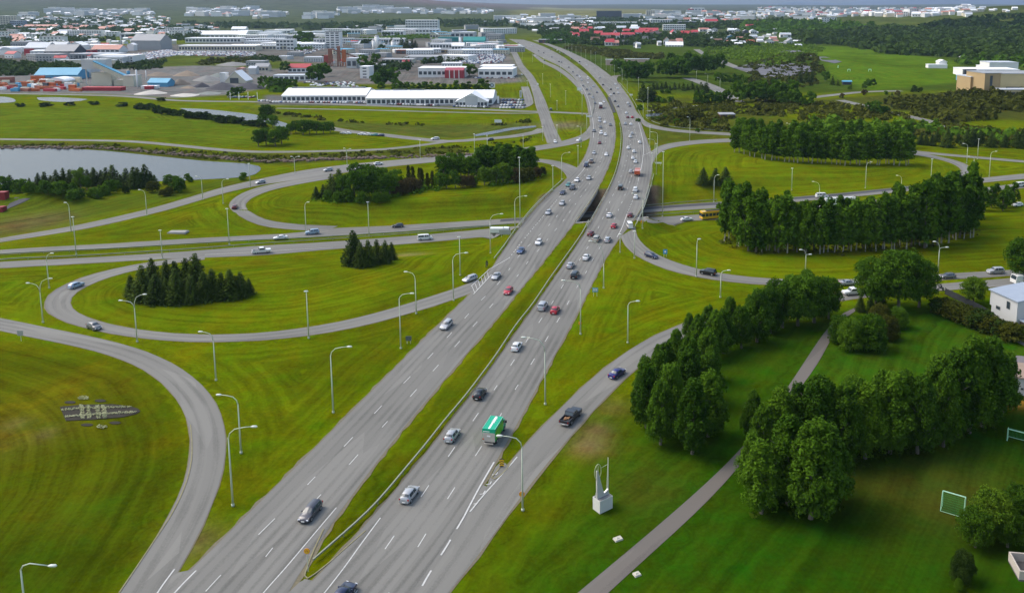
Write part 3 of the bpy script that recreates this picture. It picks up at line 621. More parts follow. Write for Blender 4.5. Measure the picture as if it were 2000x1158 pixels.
# ---------------------------------------------------------------- guard rails along roads
def guardrail(pix, label, flat_=False, h=0.72, gap=6.0, post=True):
    P = catmull([(flat(*p) if flat_ else G(*p)) for p in pix], 2.0)
    for _ in range(6): P = [P[0]] + [(P[i - 1] + P[i] * 2 + P[i + 1]) / 4 for i in range(1, len(P) - 1)] + [P[-1]]
    r = thing("guardrail", label, "guardrail", (0, 0, 0), group="steel guardrails along the roads")
    m = MB(); n = len(P); vs = []
    for i, p in enumerate(P):
        d = P[min(i + 1, n - 1)] - P[max(0, i - 1)]; d.z = 0; d.normalize(); nn = Vector((-d.y, d.x, 0)) * 0.05
        z = 0 if flat_ else float(H(p.x, p.y)); p.z = z
        vs += [(p.x + nn.x, p.y + nn.y, z + h - .32), (p.x - nn.x, p.y - nn.y, z + h - .32), (p.x - nn.x * 2.2, p.y - nn.y * 2.2, z + h), (p.x + nn.x * 2.2, p.y + nn.y * 2.2, z + h)]
    fs = []
    for i in range(n - 1):
        k = 4 * i; fs += [(k + j, k + (j + 1) % 4, k + 4 + (j + 1) % 4, k + 4 + j) for j in range(4)]
    fs += [(3, 2, 1, 0), tuple(4 * (n - 1) + j for j in range(4))]
    m.add(vs, fs); m.build("rail", RAIL, r)
    if post:
        proto = None; L = sum((b - a).length for a, b in zip(P, P[1:])); gap = max(gap, L / 70); d = 0
        for a, b in zip(P, P[1:]):
            d += (b - a).length
            if d > gap:
                d = 0
                if proto is None:
                    q = MB(); q.box(-.06, .06, -.06, .06, 0, h - .1); proto = q.build("post", RAIL, r); proto.location = b
                else:
                    c = proto.copy(); SC.collection.objects.link(c); c.parent = r; c.location = b
    return r
off = lambda L, dx: [(x - dx * (y - 5) / 760, y) for x, y in L]
MR = [(612,1100),(640,1072),(675,1045),(706,1021),(735,990),(760,962),(782,930),(806,905),(833,872),(868,826),(905,783),(933,746),(968,699),(992,662),(1013,631),(1034,606),(1054,577),(1076,544),(1107,501),(1135,461),(1150,433)]
guardrail(MR, "long steel guardrail curving out of the tip of the grass median", True)
guardrail([(1186,375),(1200,343),(1208,315),(1212,290),(1213,262),(1210,242)], "guardrail on the median's edge beyond the underpass", True)
guardrail([(-60,519),(-0,510),(150,503),(300,494),(400,487),(500,479),(625,471),(750,462),(875,452),(960,444)], "pale guardrail along the near side of the cross road's median")
guardrail([(-60,502),(0,499.5),(200,489.5),(375,479),(500,472),(640,465),(750,458),(875,449),(1000,440)], "thin guardrail along the far side of the cross road's median")
guardrail([(965,508),(985,482),(998,463),(1022,430),(1047,401),(1079,371),(1100,352)], "guardrail on the outer shoulder of the oncoming lanes by the bridge", True)
guardrail([(1243,440),(1255,415),(1264,390),(1271,365),(1277,342)], "guardrail on the outer shoulder of the departing lanes by the bridge", True)
guardrail([(1262,232),(1285,243),(1327,251),(1427,257.5)], "dark low guardrail along the exit road towards the scrubland")
guardrail([(1262,404),(1325,398),(1400,392.5)], "guardrail on the far verge of the cross road east of the bridge")
guardrail([(1262,424),(1325,419),(1395,414.5)], "guardrail on the median of the cross road east of the bridge")
guardrail([(1155,232),(1160,200),(1152,176),(1137,157)], "guardrail outside the oncoming lanes at the river bridge", True)
guardrail([(1210,163),(1228,184),(1241,205),(1252,228),(1262,242)], "guardrail outside the departing lanes at the river bridge", True)
# ---------------------------------------------------------------- street lamps
POLE = simple("lamp_pole", (0.50, 0.54, 0.42), 0.5, 0.08, 0.3); LHEAD = simple("lamp_housing", (0.72, 0.74, 0.66), 0.4, 0.05, 0.3)
def lamp(b, top, heads, label, flat_=False):
    p = flat(*b) if flat_ else G(*b); s = ppm(p)
    Hh = tall(p, b[1] - top)
    r = thing("street_lamp", label, "street lamp", p, group="pale steel street lamps")
    m = MB(); m.tube([(0, 0, -.1), (0, 0, Hh * .5), (0, 0, Hh * (1 if not heads else .97))], [.15, .12, .085], 7)
    m.cyl((0, 0), .24, 0, .35, 8)
    m.build("pole", POLE, r, True)
    hs = heads or [(b[0] + (top - b[1]) * 0, top)]
    for hx, hy in hs:
        zz = tall(p, b[1] - hy); dx = (hx - proj((p.x, p.y, p.z + zz))[0]) / ppm((p.x, p.y, p.z + zz))
        if abs(dx) < 0.5 and not heads: dx = 0
        if heads:
            a = MB(); z0 = Hh * .95
            pts = [(0, 0, z0), (dx * .06, 0, z0 + (zz - z0) * .45), (dx * .25, 0, z0 + (zz - z0) * .8), (dx * .6, 0, z0 + (zz - z0) * .95), (dx * .85, 0, zz)]
            a.tube(pts, [.085, .08, .075, .065, .06], 6); a.build("arm", POLE, r, True)
        h = MB(); sg = 1 if dx >= 0 else -1; x = dx if heads else 0
        h.tube([(x - sg * .55, 0, zz), (x - sg * .3, 0, zz + .02), (x + sg * .25, 0, zz + .03), (x + sg * .45, 0, zz)], [.07, .17, .17, .06], 6)
        h.build("lamp_head", LHEAD, r, True)
    return r
LAMPS = [
 ((455,988),850,[(497,833)],"tall lamp by the near left ramp, arm reaching to the road"),
 ((471,885),785,[(427,771)],"lamp behind the near left ramp with its arm pointing left"),
 ((651,806),690,[(683,677)],"lamp standing alone on the striped grass left of the oncoming lanes"),
 ((422,743),662,[(391,648)],"lamp on the grass between the big left ramp and the loop road"),
 ((1021,997),868,[(975,851)],"nearest lamp right of the departing lanes, arm in front of the green truck"),
 ((1065,790),682,[(1022,659)],"lamp on the verge between departing lanes and the near right ramp"),
 ((1134,653),560,[(1100,548)],"lamp with an orange round sign beside the departing lanes"),
 ((1226,670),594,[(1246,588)],"lamp left of the near right ramp in the triangle of grass"),
 ((783,681),580,[(805,573)],"lamp beside a small grey notice board near the oncoming lanes"),
 ((813,613),543,[(792,531)],"lamp just below the near loop road, arm pointing left"),
 ((603,661),569,None,"straight lamp on the lower edge of the near loop road"),
 ((268,668),598,[(235,587),(283,575)],"double headed lamp between the loop road and the big left ramp"),
 ((84,630),568,[(54,553),(99,544)],"double headed lamp at the leftmost bend of the loop road"),
 ((886,587),505,[(911,494)],"lamp at the junction of the loop road and the oncoming lanes"),
 ((899,538),463,None,"straight lamp on the grass near the grey estate car"),
 ((958,495),430,[(980,418)],"lamp beside the white van at the foot of the embankment"),
 ((721,462),395,None,"straight lamp on the cross road median above the small fir clump"),
 ((598,455),402,[(602,395)],"lamp where the upper loop joins the cross road"),
 ((448,478),408,None,"straight lamp on the cross road median near the upper loop"),
 ((436,398),356,[(445,350)],"lamp between the upper loop and the west ramp"),
 ((149,497),424,None,"straight lamp on the cross road median at the far left"),
 ((139,452),404,[(127,396)],"lamp on the far verge of the west ramp by the mound"),
 ((96,563),508,[(102,495)],"lamp between the cross road and the near loop"),
 ((317,505),450,None,"straight lamp behind the big fir clump"),
 ((287,421),380,[(272,371)],"lamp on the west ramp below the pond trees"),
 ((396,390),352,[(383,345)],"lamp on the west ramp right of the pond trees"),
 ((489,366),320,None,"lamp where the west ramp passes the pond end"),
 ((576,338),312,[(569,306),(584,306)],"double headed lamp on the west ramp near the rocky bank"),
 ((678,323),297,[(672,290),(684,291)],"double headed lamp on the west ramp above the dark wood"),
 ((821,310),274,None,"straight lamp above the wood inside the upper loop"),
 ((952,302),265,None,"straight lamp behind the wood near the river"),
 ((927,303),262,None,"straight lamp behind the light green poplars"),
 ((1360,541),474,[(1366,467)],"lamp on the exit ramp behind the dark blue car"),
 ((1407,581),535,[(1424,528)],"lamp below the exit ramp with the black off-roader"),
 ((1573,528),496,[(1564,488),(1583,497)],"double headed lamp above the roadside row of trees"),
 ((1832,531),485,[(1825,472),(1850,483)],"double headed lamp above the dark hatchback on the right"),
 ((1179,563),512,[(1153,471)],"lamp with a long arm over the departing lanes"),
 ((1239,505),452,None,"straight lamp in the bend of the exit ramp"),
 ((1211,493),458,None,"straight lamp in the tip of grass at the exit ramp"),
 ((1255,447),388,[(1236,378)],"lamp with orange sign where the exit ramp leaves the bridge"),
 ((1294,423),297,None,"very tall mast right of the bridge"),
 ((1016,445),308,None,"very tall mast left of the bridge"),
 ((1006,450),392,[(1027,383)],"lamp on the embankment left of the bridge"),
 ((1080,373),324,None,"straight lamp beside the end of the upper loop"),
 ((1097,350),306,[(1112,298)],"lamp above the end of the upper loop"),
 ((1129,327),285,None,"straight lamp where the upper loop leaves the oncoming lanes"),
 ((1135,288),250,[(1128,247)],"lamp at the mouth of the west ramp"),
 ((1146,262),225,None,"straight lamp outside the curve of the oncoming lanes"),
 ((1137,226),178,None,"tall straight lamp beside the square white board"),
 ((1394,395),350,[(1403,342)],"lamp in front of three small firs"),
 ((1546,372),329,None,"straight lamp below the upper plantation"),
 ((1690,368),323,[(1702,317)],"lamp below the right end of the upper plantation"),
 ((1818,353),311,None,"straight lamp by the silver cars on the cross road"),
 ((1599,412),366,[(1588,355)],"lamp behind the big plantation near the white lorry"),
 ((1759,388),350,[(1752,343)],"lamp rising out of the plantation near the parked looking silver car"),
 ((1932,345),301,[(1946,296)],"lamp in the outer bend of the right loop"),
 ((1901,335),310,[(1892,306)],"short lamp at the tip of the right loop"),
 ((1888,319),286,[(1882,281)],"lamp above the tip of the right loop"),
 ((1909,311),272,None,"straight lamp on the thin road at the far right"),
 ((1282,341),281,None,"straight lamp right of the orange truck"),
 ((1273,364),300,None,"straight lamp on the right shoulder beyond the bridge"),
 ((1284,302),262,[(1272,258)],"lamp with arm over the mouth of the right loop"),
 ((1279,318),278,[(1267,272)],"lamp in the gore of the right loop"),
 ((1269,287),247,None,"straight lamp between the two right exits"),
 ((1347,275),232,[(1343,229)],"lamp standing alone above the right loop"),
 ((1265,228),172,None,"tall mast beside the small fir grove"),
 ((1247,178),152,None,"straight lamp in front of the cut hedge of trees"),
 ((1225,182),158,[(1216,155)],"lamp by the side road with the tight bend"),
 ((1256,232),202,[(1243,195)],"lamp on the verge above the far right exit"),
 ((1215,165),135,[(1208,133)],"lamp by the pink wall"),
 ((1360,156),138,[(1355,136)],"lamp at the head of the pale valley road"),
 ((1382,165),147,[(1377,144)],"second lamp down the pale valley road"),
 ((1406,175),154,[(1402,152)],"third lamp down the pale valley road"),
 ((1541,262),245,[(1537,241),(1547,240)],"double headed lamp behind the upper plantation"),
 ((1775,272),262,[(1770,262),(1780,261)],"double headed lamp beside the fir row"),
 ((1088,275),245,None,"lamp beside the local road near the river"),
 ((1060,275),248,None,"lamp left of the local road near the river"),
 ((1088,215),197,None,"lamp at the small roundabout"),
 ((1022,290),265,None,"lamp between the river and the west ramp"),
]
FLATL = {0, 1, 2, 3, 4, 5, 6, 7, 8}
for k, (b, top, hd, lb) in enumerate(LAMPS): lamp(b, top, hd, lb, k in FLATL)
# near lamp whose foot stands below the frame
p = flat(57, 1262); r = thing("street_lamp", "lamp at the lower left corner rising from below the picture", "street lamp", p, group="pale steel street lamps")
m = MB(); zt = tall(p, 1262 - 1112); m.tube([(0, 0, 0), (0, 0, zt * .5), (0, 0, zt)], [.15, .12, .085], 7); m.build("pole", POLE, r, True)
hx = (107 - 44) / ppm(p); zz = tall(p, 1262 - 1106); m = MB(); m.tube([(0, 0, zt - .05), (hx * .08, 0, zt + .5), (hx * .3, 0, zt + .8), (hx * .9, 0, zz + .1)], [.085, .08, .07, .06], 6); m.build("arm", POLE, r, True)
m = MB(); m.tube([(hx - .6, 0, zz + .1), (hx - .3, 0, zz + .12), (hx + .3, 0, zz + .12), (hx + .45, 0, zz + .1)], [.07, .17, .17, .06], 6); m.build("lamp_head", LHEAD, r, True)
# row of lamps along the far outer shoulder, rhythmic
ORD = ["first","second","third","fourth","fifth","sixth","seventh","eighth","ninth","tenth","eleventh","twelfth","thirteenth","fourteenth","fifteenth","sixteenth","seventeenth","eighteenth","nineteenth","twentieth"]
def ordn(i):
    if i < 20: return ORD[i]
    n = i + 1; return f"{n}{'th' if 10 <= n % 100 <= 20 else {1:'st',2:'nd',3:'rd'}.get(n % 10,'th')}"
FL = [(1197,150,128),(1189,142,118),(1181,139,114),(1171,134,110),(1160,128,103),(1151,124,100),(1141,120,98),(1132,114,92),(1122,110,91),(1114,106,88),(1107,103,85),(1101,99,82)]
for i, (x, y, t) in enumerate(FL): lamp((x + 3, y - 2), t, None, f"{ordn(i)} lamp of the far row outside the departing lanes, counted from the near end")
FL = [(1095,150,128),(1062,132,113),(1040,122,106),(1020,118,100),(1105,205,178),(1075,190,165),(1060,165,145),(1030,175,158)]
for i, (x, y, t) in enumerate(FL): lamp((x, y), t, None, f"small far lamp on the grass left of the oncoming curve, {ordn(i)} from the near end")
# ---------------------------------------------------------------- signs
def disc_sign(b, cy, r_px, label, col, col2, glyph=None):
    p = G(*b); zz = tall(p, b[1] - cy); rad = r_px / ppm(p)
    r = thing("traffic_sign", label, "traffic sign", p)
    m = MB(); m.tube([(0, 0, 0), (0, 0, zz)], .05, 6); m.build("post", POLE, r)
    def disc(rr, y0, y1, nmn, mt):
        m = MB(); n = 20; m.tube([(0, y0, zz), (0, y1, zz)], rr, n); return m.build(nmn, mt, r)
    disc(rad, -.10, -.05, "sign_face", simple(label[:12] + "_a", col, .5, .03)); disc(rad * .78, -.115, -.101, "sign_centre", simple(label[:12] + "_b", col2, .5, .03))
    g = MB(); g.tube([(-rad * .3, -.14, zz - rad * .3), (-rad * .3, -.14, zz + rad * .2), (0, -.14, zz + rad * .4), (rad * .3, -.14, zz + rad * .2), (rad * .3, -.14, zz - rad * .3)], rad * .1, 5); g.build("sign_symbol", simple("sign_red", (0.45, 0.08, 0.03), .5, .03), r)
    return r
ORG = (0.75, 0.28, 0.01); YEL = (0.80, 0.50, 0.02)
disc_sign((602,1116), 1075, 6, "round yellow sign on a post at the tip of the median", (0.75, 0.25, 0.02), YEL)
disc_sign((1019.5,985), 964, 5.5, "round orange sign on the lamp post by the near right ramp", (0.75, 0.22, 0.02), YEL)
disc_sign((1133,650), 631, 3.5, "round orange sign halfway up the departing lanes", (0.75, 0.22, 0.02), ORG)
disc_sign((1254,446), 433, 3.2, "round yellow sign beside the exit ramp at the bridge", (0.75, 0.25, 0.02), YEL)
def board(b, x0, x1, y0, y1, label, mat, posts=2, name="road_sign", frame=None, depth=.08):
    p = G(*b); s = ppm(p); z0 = tall(p, b[1] - y1); z1 = tall(p, b[1] - y0); w = (x1 - x0) / s; cx = ((x0 + x1) / 2 - b[0]) / s
    r = thing(name, label, "sign", p)
    for k in range(posts):
        px = cx + (0 if posts == 1 else (-w * .3 if k == 0 else w * .3)); m = MB(); m.tube([(px, 0, 0), (px, 0, z1 - .1)], .06, 6); m.build("post", POLE, r)
    m = MB(); m.box(cx - w / 2, cx + w / 2, -depth - .07, -.07, z0, z1); m.build("sign_panel", mat, r)
    return r, cx, w, z0, z1
BLUE = simple("sign_blue", (0.06, 0.30, 0.50), .5, .05); WH = simple("white_paint", (0.78, 0.78, 0.76), .5, .05, .2); GREYB = simple("sign_back", (0.10, 0.12, 0.11), .6, .1)
r, cx, w, z0, z1 = board((1161,579), 1157,1168, 562,570, "small blue direction sign on two legs beside the departing lanes", BLUE)
for k in range(2):
    m = MB(); m.box(cx - w * .4 + k * w * .42, cx - w * .05 + k * w * .42, -.18, -.155, z0 + .3, z1 - .25); m.build("sign_symbol", WH, r)
r, cx, w, z0, z1 = board((1299,502), 1295,1303, 487,496, "small blue sign with white symbol beside the exit ramp", BLUE)
m = MB(); m.tube([(cx, -.17, (z0 + z1) / 2), (cx, -.155, (z0 + z1) / 2)], w * .25, 10); m.build("sign_symbol", WH, r)
board((799,671), 793,804, 656,665, "small dark notice board on two legs near the oncoming lanes", GREYB)
board((47,666), 36,47, 645,655, "pale back of a road sign on one leg beside the big left ramp", simple("sign_back_pale", (0.35, 0.36, 0.34)), 1)
board((983,463), 975,998, 449,458, "long pale sign at the foot of the bridge embankment", simple("sign_back_pale", (0.35, 0.36, 0.34)))
board((1286,324), 1280,1292, 317,320, "wide flat white sign beyond the bridge on two posts", WH)
board((1131,180), 1127,1136, 171,177, "square white board beside the oncoming curve", WH, 1)
board((1147,230), 1145,1155, 226,229, "white panel sign over the shoulder at the river bridge", WH, 1)
board((972,245), 966,980, 234,240, "white information board with green top by the river", WH)
board((1233,190), 1230,1236, 184,187, "tiny white board on the far right verge", WH, 1)
r, cx, w, z0, z1 = board((960,180), 955,967, 162,172, "square white sign with a round dark ring beside the car dealership", WH, 1)
zc = (z0 + z1) / 2
for rr, y, mt, nn in ((w * .33, -.2, simple("ring_dark", (0.08, 0.09, 0.11)), "ring"), (w * .22, -.24, simple("ring_blue", (0.45, 0.52, 0.60)), "ring_centre")):
    m = MB(); m.tube([(cx, y, zc), (cx, -.155, zc)], rr, 18); m.build(nn, mt, r)
r, cx, w, z0, z1 = board((1017,192), 1015,1019, 177,191, "tall narrow white pylon sign on the grass by the local road", WH, 1)
m = MB(); m.box(cx - w * .25, cx + w * .25, -.19, -.155, z0 + .8, z1 - .9); m.build("sign_lettering", simple("faded_grey", (0.3, 0.3, 0.3)), r)
r, cx, w, z0, z1 = board((973,203), 971,975, 188,202, "tall narrow white pylon at the corner of the dealership", WH, 1)
# yellow chevron board in the gore
p = flat(980, 912); r = thing("chevron_board", "yellow board with three black chevrons in the gore of the right ramp", "traffic sign", p)
s = ppm(p); w = 8.2 / s; hh = tall(p, 16)
m = MB(); m.box(-w / 2, w / 2, -.05, .05, .15, hh); m.build("sign_panel", simple("black_panel", (0.03, 0.03, 0.03)), r)
for k in range(3):
    zc = .2 + (k + .1) * (hh - .25) / 3; t = (hh - .25) / 3 * .55; c = MB()
    c.add([(-w / 2, -.07, zc), (0, -.07, zc + t * .55), (w / 2, -.07, zc), (w / 2, -.07, zc + t), (0, -.07, zc + t * 1.55), (-w / 2, -.07, zc + t)] + [(-w / 2, -.052, zc), (0, -.052, zc + t * .55), (w / 2, -.052, zc), (w / 2, -.052, zc + t), (0, -.052, zc + t * 1.55), (-w / 2, -.052, zc + t)],
          [(0, 1, 4, 5), (1, 2, 3, 4), (11, 10, 7, 6), (10, 9, 8, 7), (5, 4, 10, 11), (4, 3, 9, 10), (0, 6, 7, 1), (1, 7, 8, 2)]); c.build("chevron", simple("sign_yellow", (0.85, 0.50, 0.02), .5, .04), r)
# kerbs: median nose and gore
def kerb(pix, label):
    P = catmull([flat(*p) for p in pix], .8); m = MB(); vs = []; n = len(P)
    for i, p in enumerate(P):
        d = (P[min(i + 1, n - 1)] - P[max(0, i - 1)]).normalized(); nn = Vector((-d.y, d.x, 0)) * .09
        vs += [(p.x + nn.x, p.y + nn.y, 0), (p.x - nn.x, p.y - nn.y, 0), (p.x - nn.x, p.y - nn.y, .15), (p.x + nn.x, p.y + nn.y, .15)]
    m.add(vs, [(4 * i + j, 4 * i + (j + 1) % 4, 4 * i + 4 + (j + 1) % 4, 4 * i + 4 + j) for i in range(n - 1) for j in range(4)] + [(3, 2, 1, 0), tuple(4 * (n - 1) + j for j in range(4))])
    struct(m.build("kerb", simple("kerb_stone", (0.22, 0.20, 0.11), .9, .35, 1.5)))
kerb([(632,1034),(612,1077),(600,1108),(595,1125),(601,1130),(614,1122),(642,1100),(676,1070),(714,1037)], "")
kerb([(980,908),(965,928),(960,933),(966,936),(975,931),(990,916),(1000,900)], "")
kerb([(372,830),(375,868),(373,905),(361,950),(336,1003),(299,1060),(269,1105),(233,1158)], "")
# ---------------------------------------------------------------- vehicles
BLK = simple("tyre_rubber", (0.02, 0.02, 0.02), .9, .1); RIM = simple("wheel_rim", (0.45, 0.45, 0.46), .35, .05, metal=.6)
GLS = glass_mat(); TRIM = simple("dark_trim", (0.03, 0.03, 0.032), .7, .1)
HL = simple("headlight_lens", (0.80, 0.82, 0.85), .15, .02); TL = simple("taillight_lens", (0.40, 0.01, 0.01), .2, .02); PLATE = simple("number_plate", (0.75, 0.75, 0.72), .4, .02)
PAINTS = {"white": (0.72, 0.72, 0.71), "silver": (0.42, 0.43, 0.44), "grey": (0.14, 0.145, 0.155), "dark grey": (0.055, 0.057, 0.07), "black": (0.012, 0.012, 0.015), "red": (0.42, 0.012, 0.03), "dark red": (0.16, 0.02, 0.025),
          "dark blue": (0.014, 0.022, 0.065), "blue": (0.04, 0.09, 0.22), "deep blue": (0.02, 0.02, 0.16), "pale blue": (0.30, 0.40, 0.52), "teal": (0.05, 0.22, 0.20), "brown": (0.12, 0.07, 0.045), "beige": (0.38, 0.35, 0.28), "yellow": (0.75, 0.42, 0.02), "orange": (0.60, 0.10, 0.03), "green": (0.0, 0.33, 0.16)}
def paint(c): return simple("car_paint_" + c.replace(" ", "_"), PAINTS[c], .28, .03, .3, metal=.25 if c not in ("white", "red", "yellow") else 0, spec=.5, coat=.6)
# shape: length, width, height, belt, stations (x fraction from rear -0.5 .. front 0.5, top z fraction of height, top half width fraction), glass spans
SH = {
 "hatchback": (4.1, 1.78, 1.50, .93, [(-.5, .50, .80), (-.485, .66, .84), (-.44, .80, .74), (-.34, .985, .66), (-.05, 1.0, .70), (.07, .97, .70), (.24, .70, .78), (.38, .64, .78), (.46, .56, .76), (.5, .42, .72)]),
 "estate": (4.6, 1.82, 1.50, .94, [(-.5, .52, .82), (-.485, .68, .84), (-.455, .78, .76), (-.40, .97, .68), (-.05, 1.0, .70), (.08, .96, .70), (.25, .68, .78), (.38, .62, .78), (.46, .55, .76), (.5, .42, .72)]),
 "saloon": (4.55, 1.80, 1.44, .93, [(-.5, .55, .80), (-.48, .70, .80), (-.34, .72, .78), (-.20, .97, .66), (-.04, 1.0, .68), (.07, .97, .69), (.24, .68, .78), (.38, .63, .78), (.46, .56, .76), (.5, .42, .72)]),
 "off-roader": (4.7, 1.92, 1.80, 1.12, [(-.5, .45, .86), (-.485, .62, .86), (-.46, .78, .80), (-.42, .97, .74), (-.05, 1.0, .76), (.12, .97, .76), (.23, .66, .84), (.40, .62, .84), (.47, .55, .82), (.5, .40, .78)]),
 "van": (5.1, 1.98, 1.98, 1.15, [(-.5, .45, .86), (-.49, .62, .86), (-.48, .80, .84), (-.465, .98, .80), (-.05, 1.0, .82), (.24, .97, .80), (.36, .62, .82), (.43, .55, .80), (.47, .48, .78), (.5, .36, .74)]),
}
def shell(kind, mb, mi=0):
    L, W, Hh, belt, st = SH[kind]; w = W / 2; ring = []
    for k, (fx, fz, fw) in enumerate(st):
        x = fx * L; zt = fz * Hh; e = abs(fx); bw = w * (1 - max(0, e - .40) * 1.6); zb = .24 if e < .47 else .30; b = min(belt, zt - .02); roof = zt > belt + .1
        tw = bw * fw
        half = [(0, zb), (bw * .90, zb), (bw, zb + .2), (bw * .995, (zb + b) / 2 + .05), (bw * .95, b), (tw, zt - (.09 if roof else .03)), (tw * .82, zt), (0, zt + .025)]
        pts = half + [(-y, z) for y, z in half[-2:0:-1]]
        ring.append([(x, y, z) for y, z in pts])
    n = len(ring[0]); vs = [p for r in ring for p in r]; fs = []
    for i in range(len(ring) - 1):
        for j in range(n): fs.append((i * n + j, (i + 1) * n + j, (i + 1) * n + (j + 1) % n, i * n + (j + 1) % n))
    fs += [tuple(range(n)), tuple(range((len(ring) - 1) * n, len(ring) * n))[::-1]]
    mb.add(vs, fs, mi); return ring
def quad_patch(mb, P, off, ins=(.06, .06), mi=0):
    """P: 4 corners a b c d ; inset and lift along the normal"""
    P = [Vector(p) for p in P]; c = sum(P, Vector()) / 4; n = (P[2] - P[0]).cross(P[3] - P[1]).normalized()
    if n.dot(c - Vector((c.x * .7, 0, .8))) < 0: n = -n
    Q = [c + (p - c) * (1 - ins[0]) + n * off for p in P]; mb.add(Q + [q - n * (off + .02) for q in Q], [(0, 1, 2, 3), (7, 6, 5, 4)] + [(j, (j + 1) % 4, (j + 1) % 4 + 4, j + 4) for j in range(4)], mi)
def glass_parts(kind, ring):
    st = SH[kind][4]; out = {}
    # windscreen: between index 5 (roof front) and 6 (cowl); rear: index 2 -> 3
    def across(i, j, ins, nm_):
        m = MB(); a, b = ring[i], ring[j]
        # from left 9 .. right 5 over the top
        for (p, q) in (((5), (6)), ((6), (7)), ((7), (8)), ((8), (9))):
            P = [Vector(a[p]), Vector(a[q]), Vector(b[q]), Vector(b[p])]; c = sum(P, Vector()) / 4
            n = (P[2] - P[0]).cross(P[3] - P[1]).normalized(); n = n if n.z > 0 else -n
            u = (P[3] - P[0]) * .08
            Q = [P[0] + u + n * .014, P[1] + u + n * .014, P[2] - u + n * .014, P[3] - u + n * .014]
            m.add(Q, [(0, 1, 2, 3)] if (Q[1] - Q[0]).cross(Q[2] - Q[0]).dot(n) > 0 else [(3, 2, 1, 0)])
        return m
    out["windscreen"] = across(5, 6, 0, ""); out["rear_window"] = across(2, 3, 0, "")
    for sgn, nm_ in ((1, "side_window"), (-1, "side_window.")):
        m = MB(); j4, j5 = (4, 5) if sgn > 0 else (10, 9)
        for i in (3, 4, 5):
            a, b = ring[i], ring[min(i + 1, 9)]
            if i == 5:
                P = [a[j4], Vector(a[j4]).lerp(Vector(b[j4]), .75), Vector(a[j5]).lerp(Vector(b[j5]), .12), a[j5]]
            else: P = [a[j4], b[j4], b[j5], a[j5]]
            P = [Vector(p) for p in P]; c = sum(P, Vector()) / 4; Q = [c + (p - c) * .90 + Vector((0, sgn * .012, .004)) for p in P]
            m.add(Q, [(0, 1, 2, 3)] if sgn < 0 else [(3, 2, 1, 0)])
        out[nm_] = m
    return out
def wheel_mesh(r=.32, w=.20):
    m = MB(); m.tube([(0, -w / 2, 0), (0, w / 2, 0)], r, 16, 0); m.tube([(0, -w / 2 - .012, 0), (0, w / 2 + .012, 0)], r * .62, 12, 1); return m
PROTO = {}
def car_proto(kind, color, near):
    key = (kind, color, near)
    if key in PROTO: return PROTO[key]
    L, W, Hh, belt, st = SH[kind]; parts = []
    m = MB(); ring = shell(kind, m); gp = glass_parts(kind, ring); wr = .33 if kind in ("hatchback", "saloon", "estate") else .38
    if near:
        parts.append(("body", m, [paint(color)], (0, 0, 0), True))
        for k, g in gp.items(): parts.append((k.rstrip("."), g, [GLS], (0, 0, 0), False))
        for sx in (-1, 1):
            for sy in (-1, 1): parts.append(("wheel", wheel_mesh(wr), [BLK, RIM], (L * .30 * sx, sy * (W / 2 - .09), wr), False))
        for sy in (-1, 1):
            h = MB(); h.box(L * .475, L * .497, sy * W * .36 - .17, sy * W * .36 + .17, .58, .74, 0, .005, .02); parts.append(("headlight", h, [HL], (0, 0, 0), False))
            h = MB(); z = .86 if kind != "van" else 1.0; h.box(-L * .498, -L * .478, sy * W * .39 - .11, sy * W * .39 + .11, z - .12, z + .12); parts.append(("taillight", h, [TL], (0, 0, 0), False))
            h = MB(); h.box(L * .13, L * .17, sy * (W / 2 + .07) - .07, sy * (W / 2 + .07) + .07, belt - .02, belt + .12); parts.append(("door_mirror", h, [paint(color)], (0, 0, 0), False))
        for x0, x1, nm_ in ((-.515, -.497, "rear"), (.497, .515, "front")):
            h = MB(); h.box(L * x0, L * x1, -.26, .26, .40, .53); parts.append(("number_plate", h, [PLATE], (0, 0, 0), False))
        h = MB(); h.box(L * .48, L * .508, -W * .3, W * .3, .27, .38); parts.append(("grille", h, [TRIM], (0, 0, 0), False))
    else:
        parts.append(("body", m, [paint(color)], (0, 0, 0), True))
        g = MB()
        for q in gp.values(): g.add(q.v, q.f)
        parts.append(("windows", g, [GLS], (0, 0, 0), False))
        w_ = MB()
        for sx in (-1, 1):
            for sy in (-1, 1): w_.tube([(L * .30 * sx, sy * (W / 2 - .19), wr), (L * .30 * sx, sy * (W / 2 + .01), wr)], wr, 8)
        parts.append(("wheels", w_, [BLK], (0, 0, 0), False))
    built = []
    for nm_, mb, mats, loc, sm in parts:
        me = bpy.data.meshes.new(nm_); me.from_pydata(mb.v, [], mb.f)
        for mt in mats: me.materials.append(mt)
        me.polygons.foreach_set("material_index", mb.m)
        if sm: me.polygons.foreach_set("use_smooth", [True] * len(me.polygons)); me.set_sharp_from_angle(angle=R(38))
        me.update(); built.append((nm_, me, loc))
    PROTO[key] = built; return built
def heading(px, toward_dir=None):
    return toward_dir
def road_dir(p, skip=()):
    """direction of the nearest road edge at ground point p"""
    best = (1e9, None)
    for nme, (A, B) in DIRS:
        if nme in skip: continue
        for L in (A,):
            for i in range(0, len(L) - 1, 2):
                d = (L[i].x - p.x) ** 2 + (L[i].y - p.y) ** 2
                if d < best[0]:
                    j = min(i + 2, len(L) - 1); best = (d, (L[j] - L[i]))
    v = best[1]; return math.atan2(v.y, v.x)
def de(n, a, b, f=False):
    A, B = edges_world(a, b, 6.0, f); return (n, ([p.lerp(q, .5) for p, q in zip(A, B)], None))
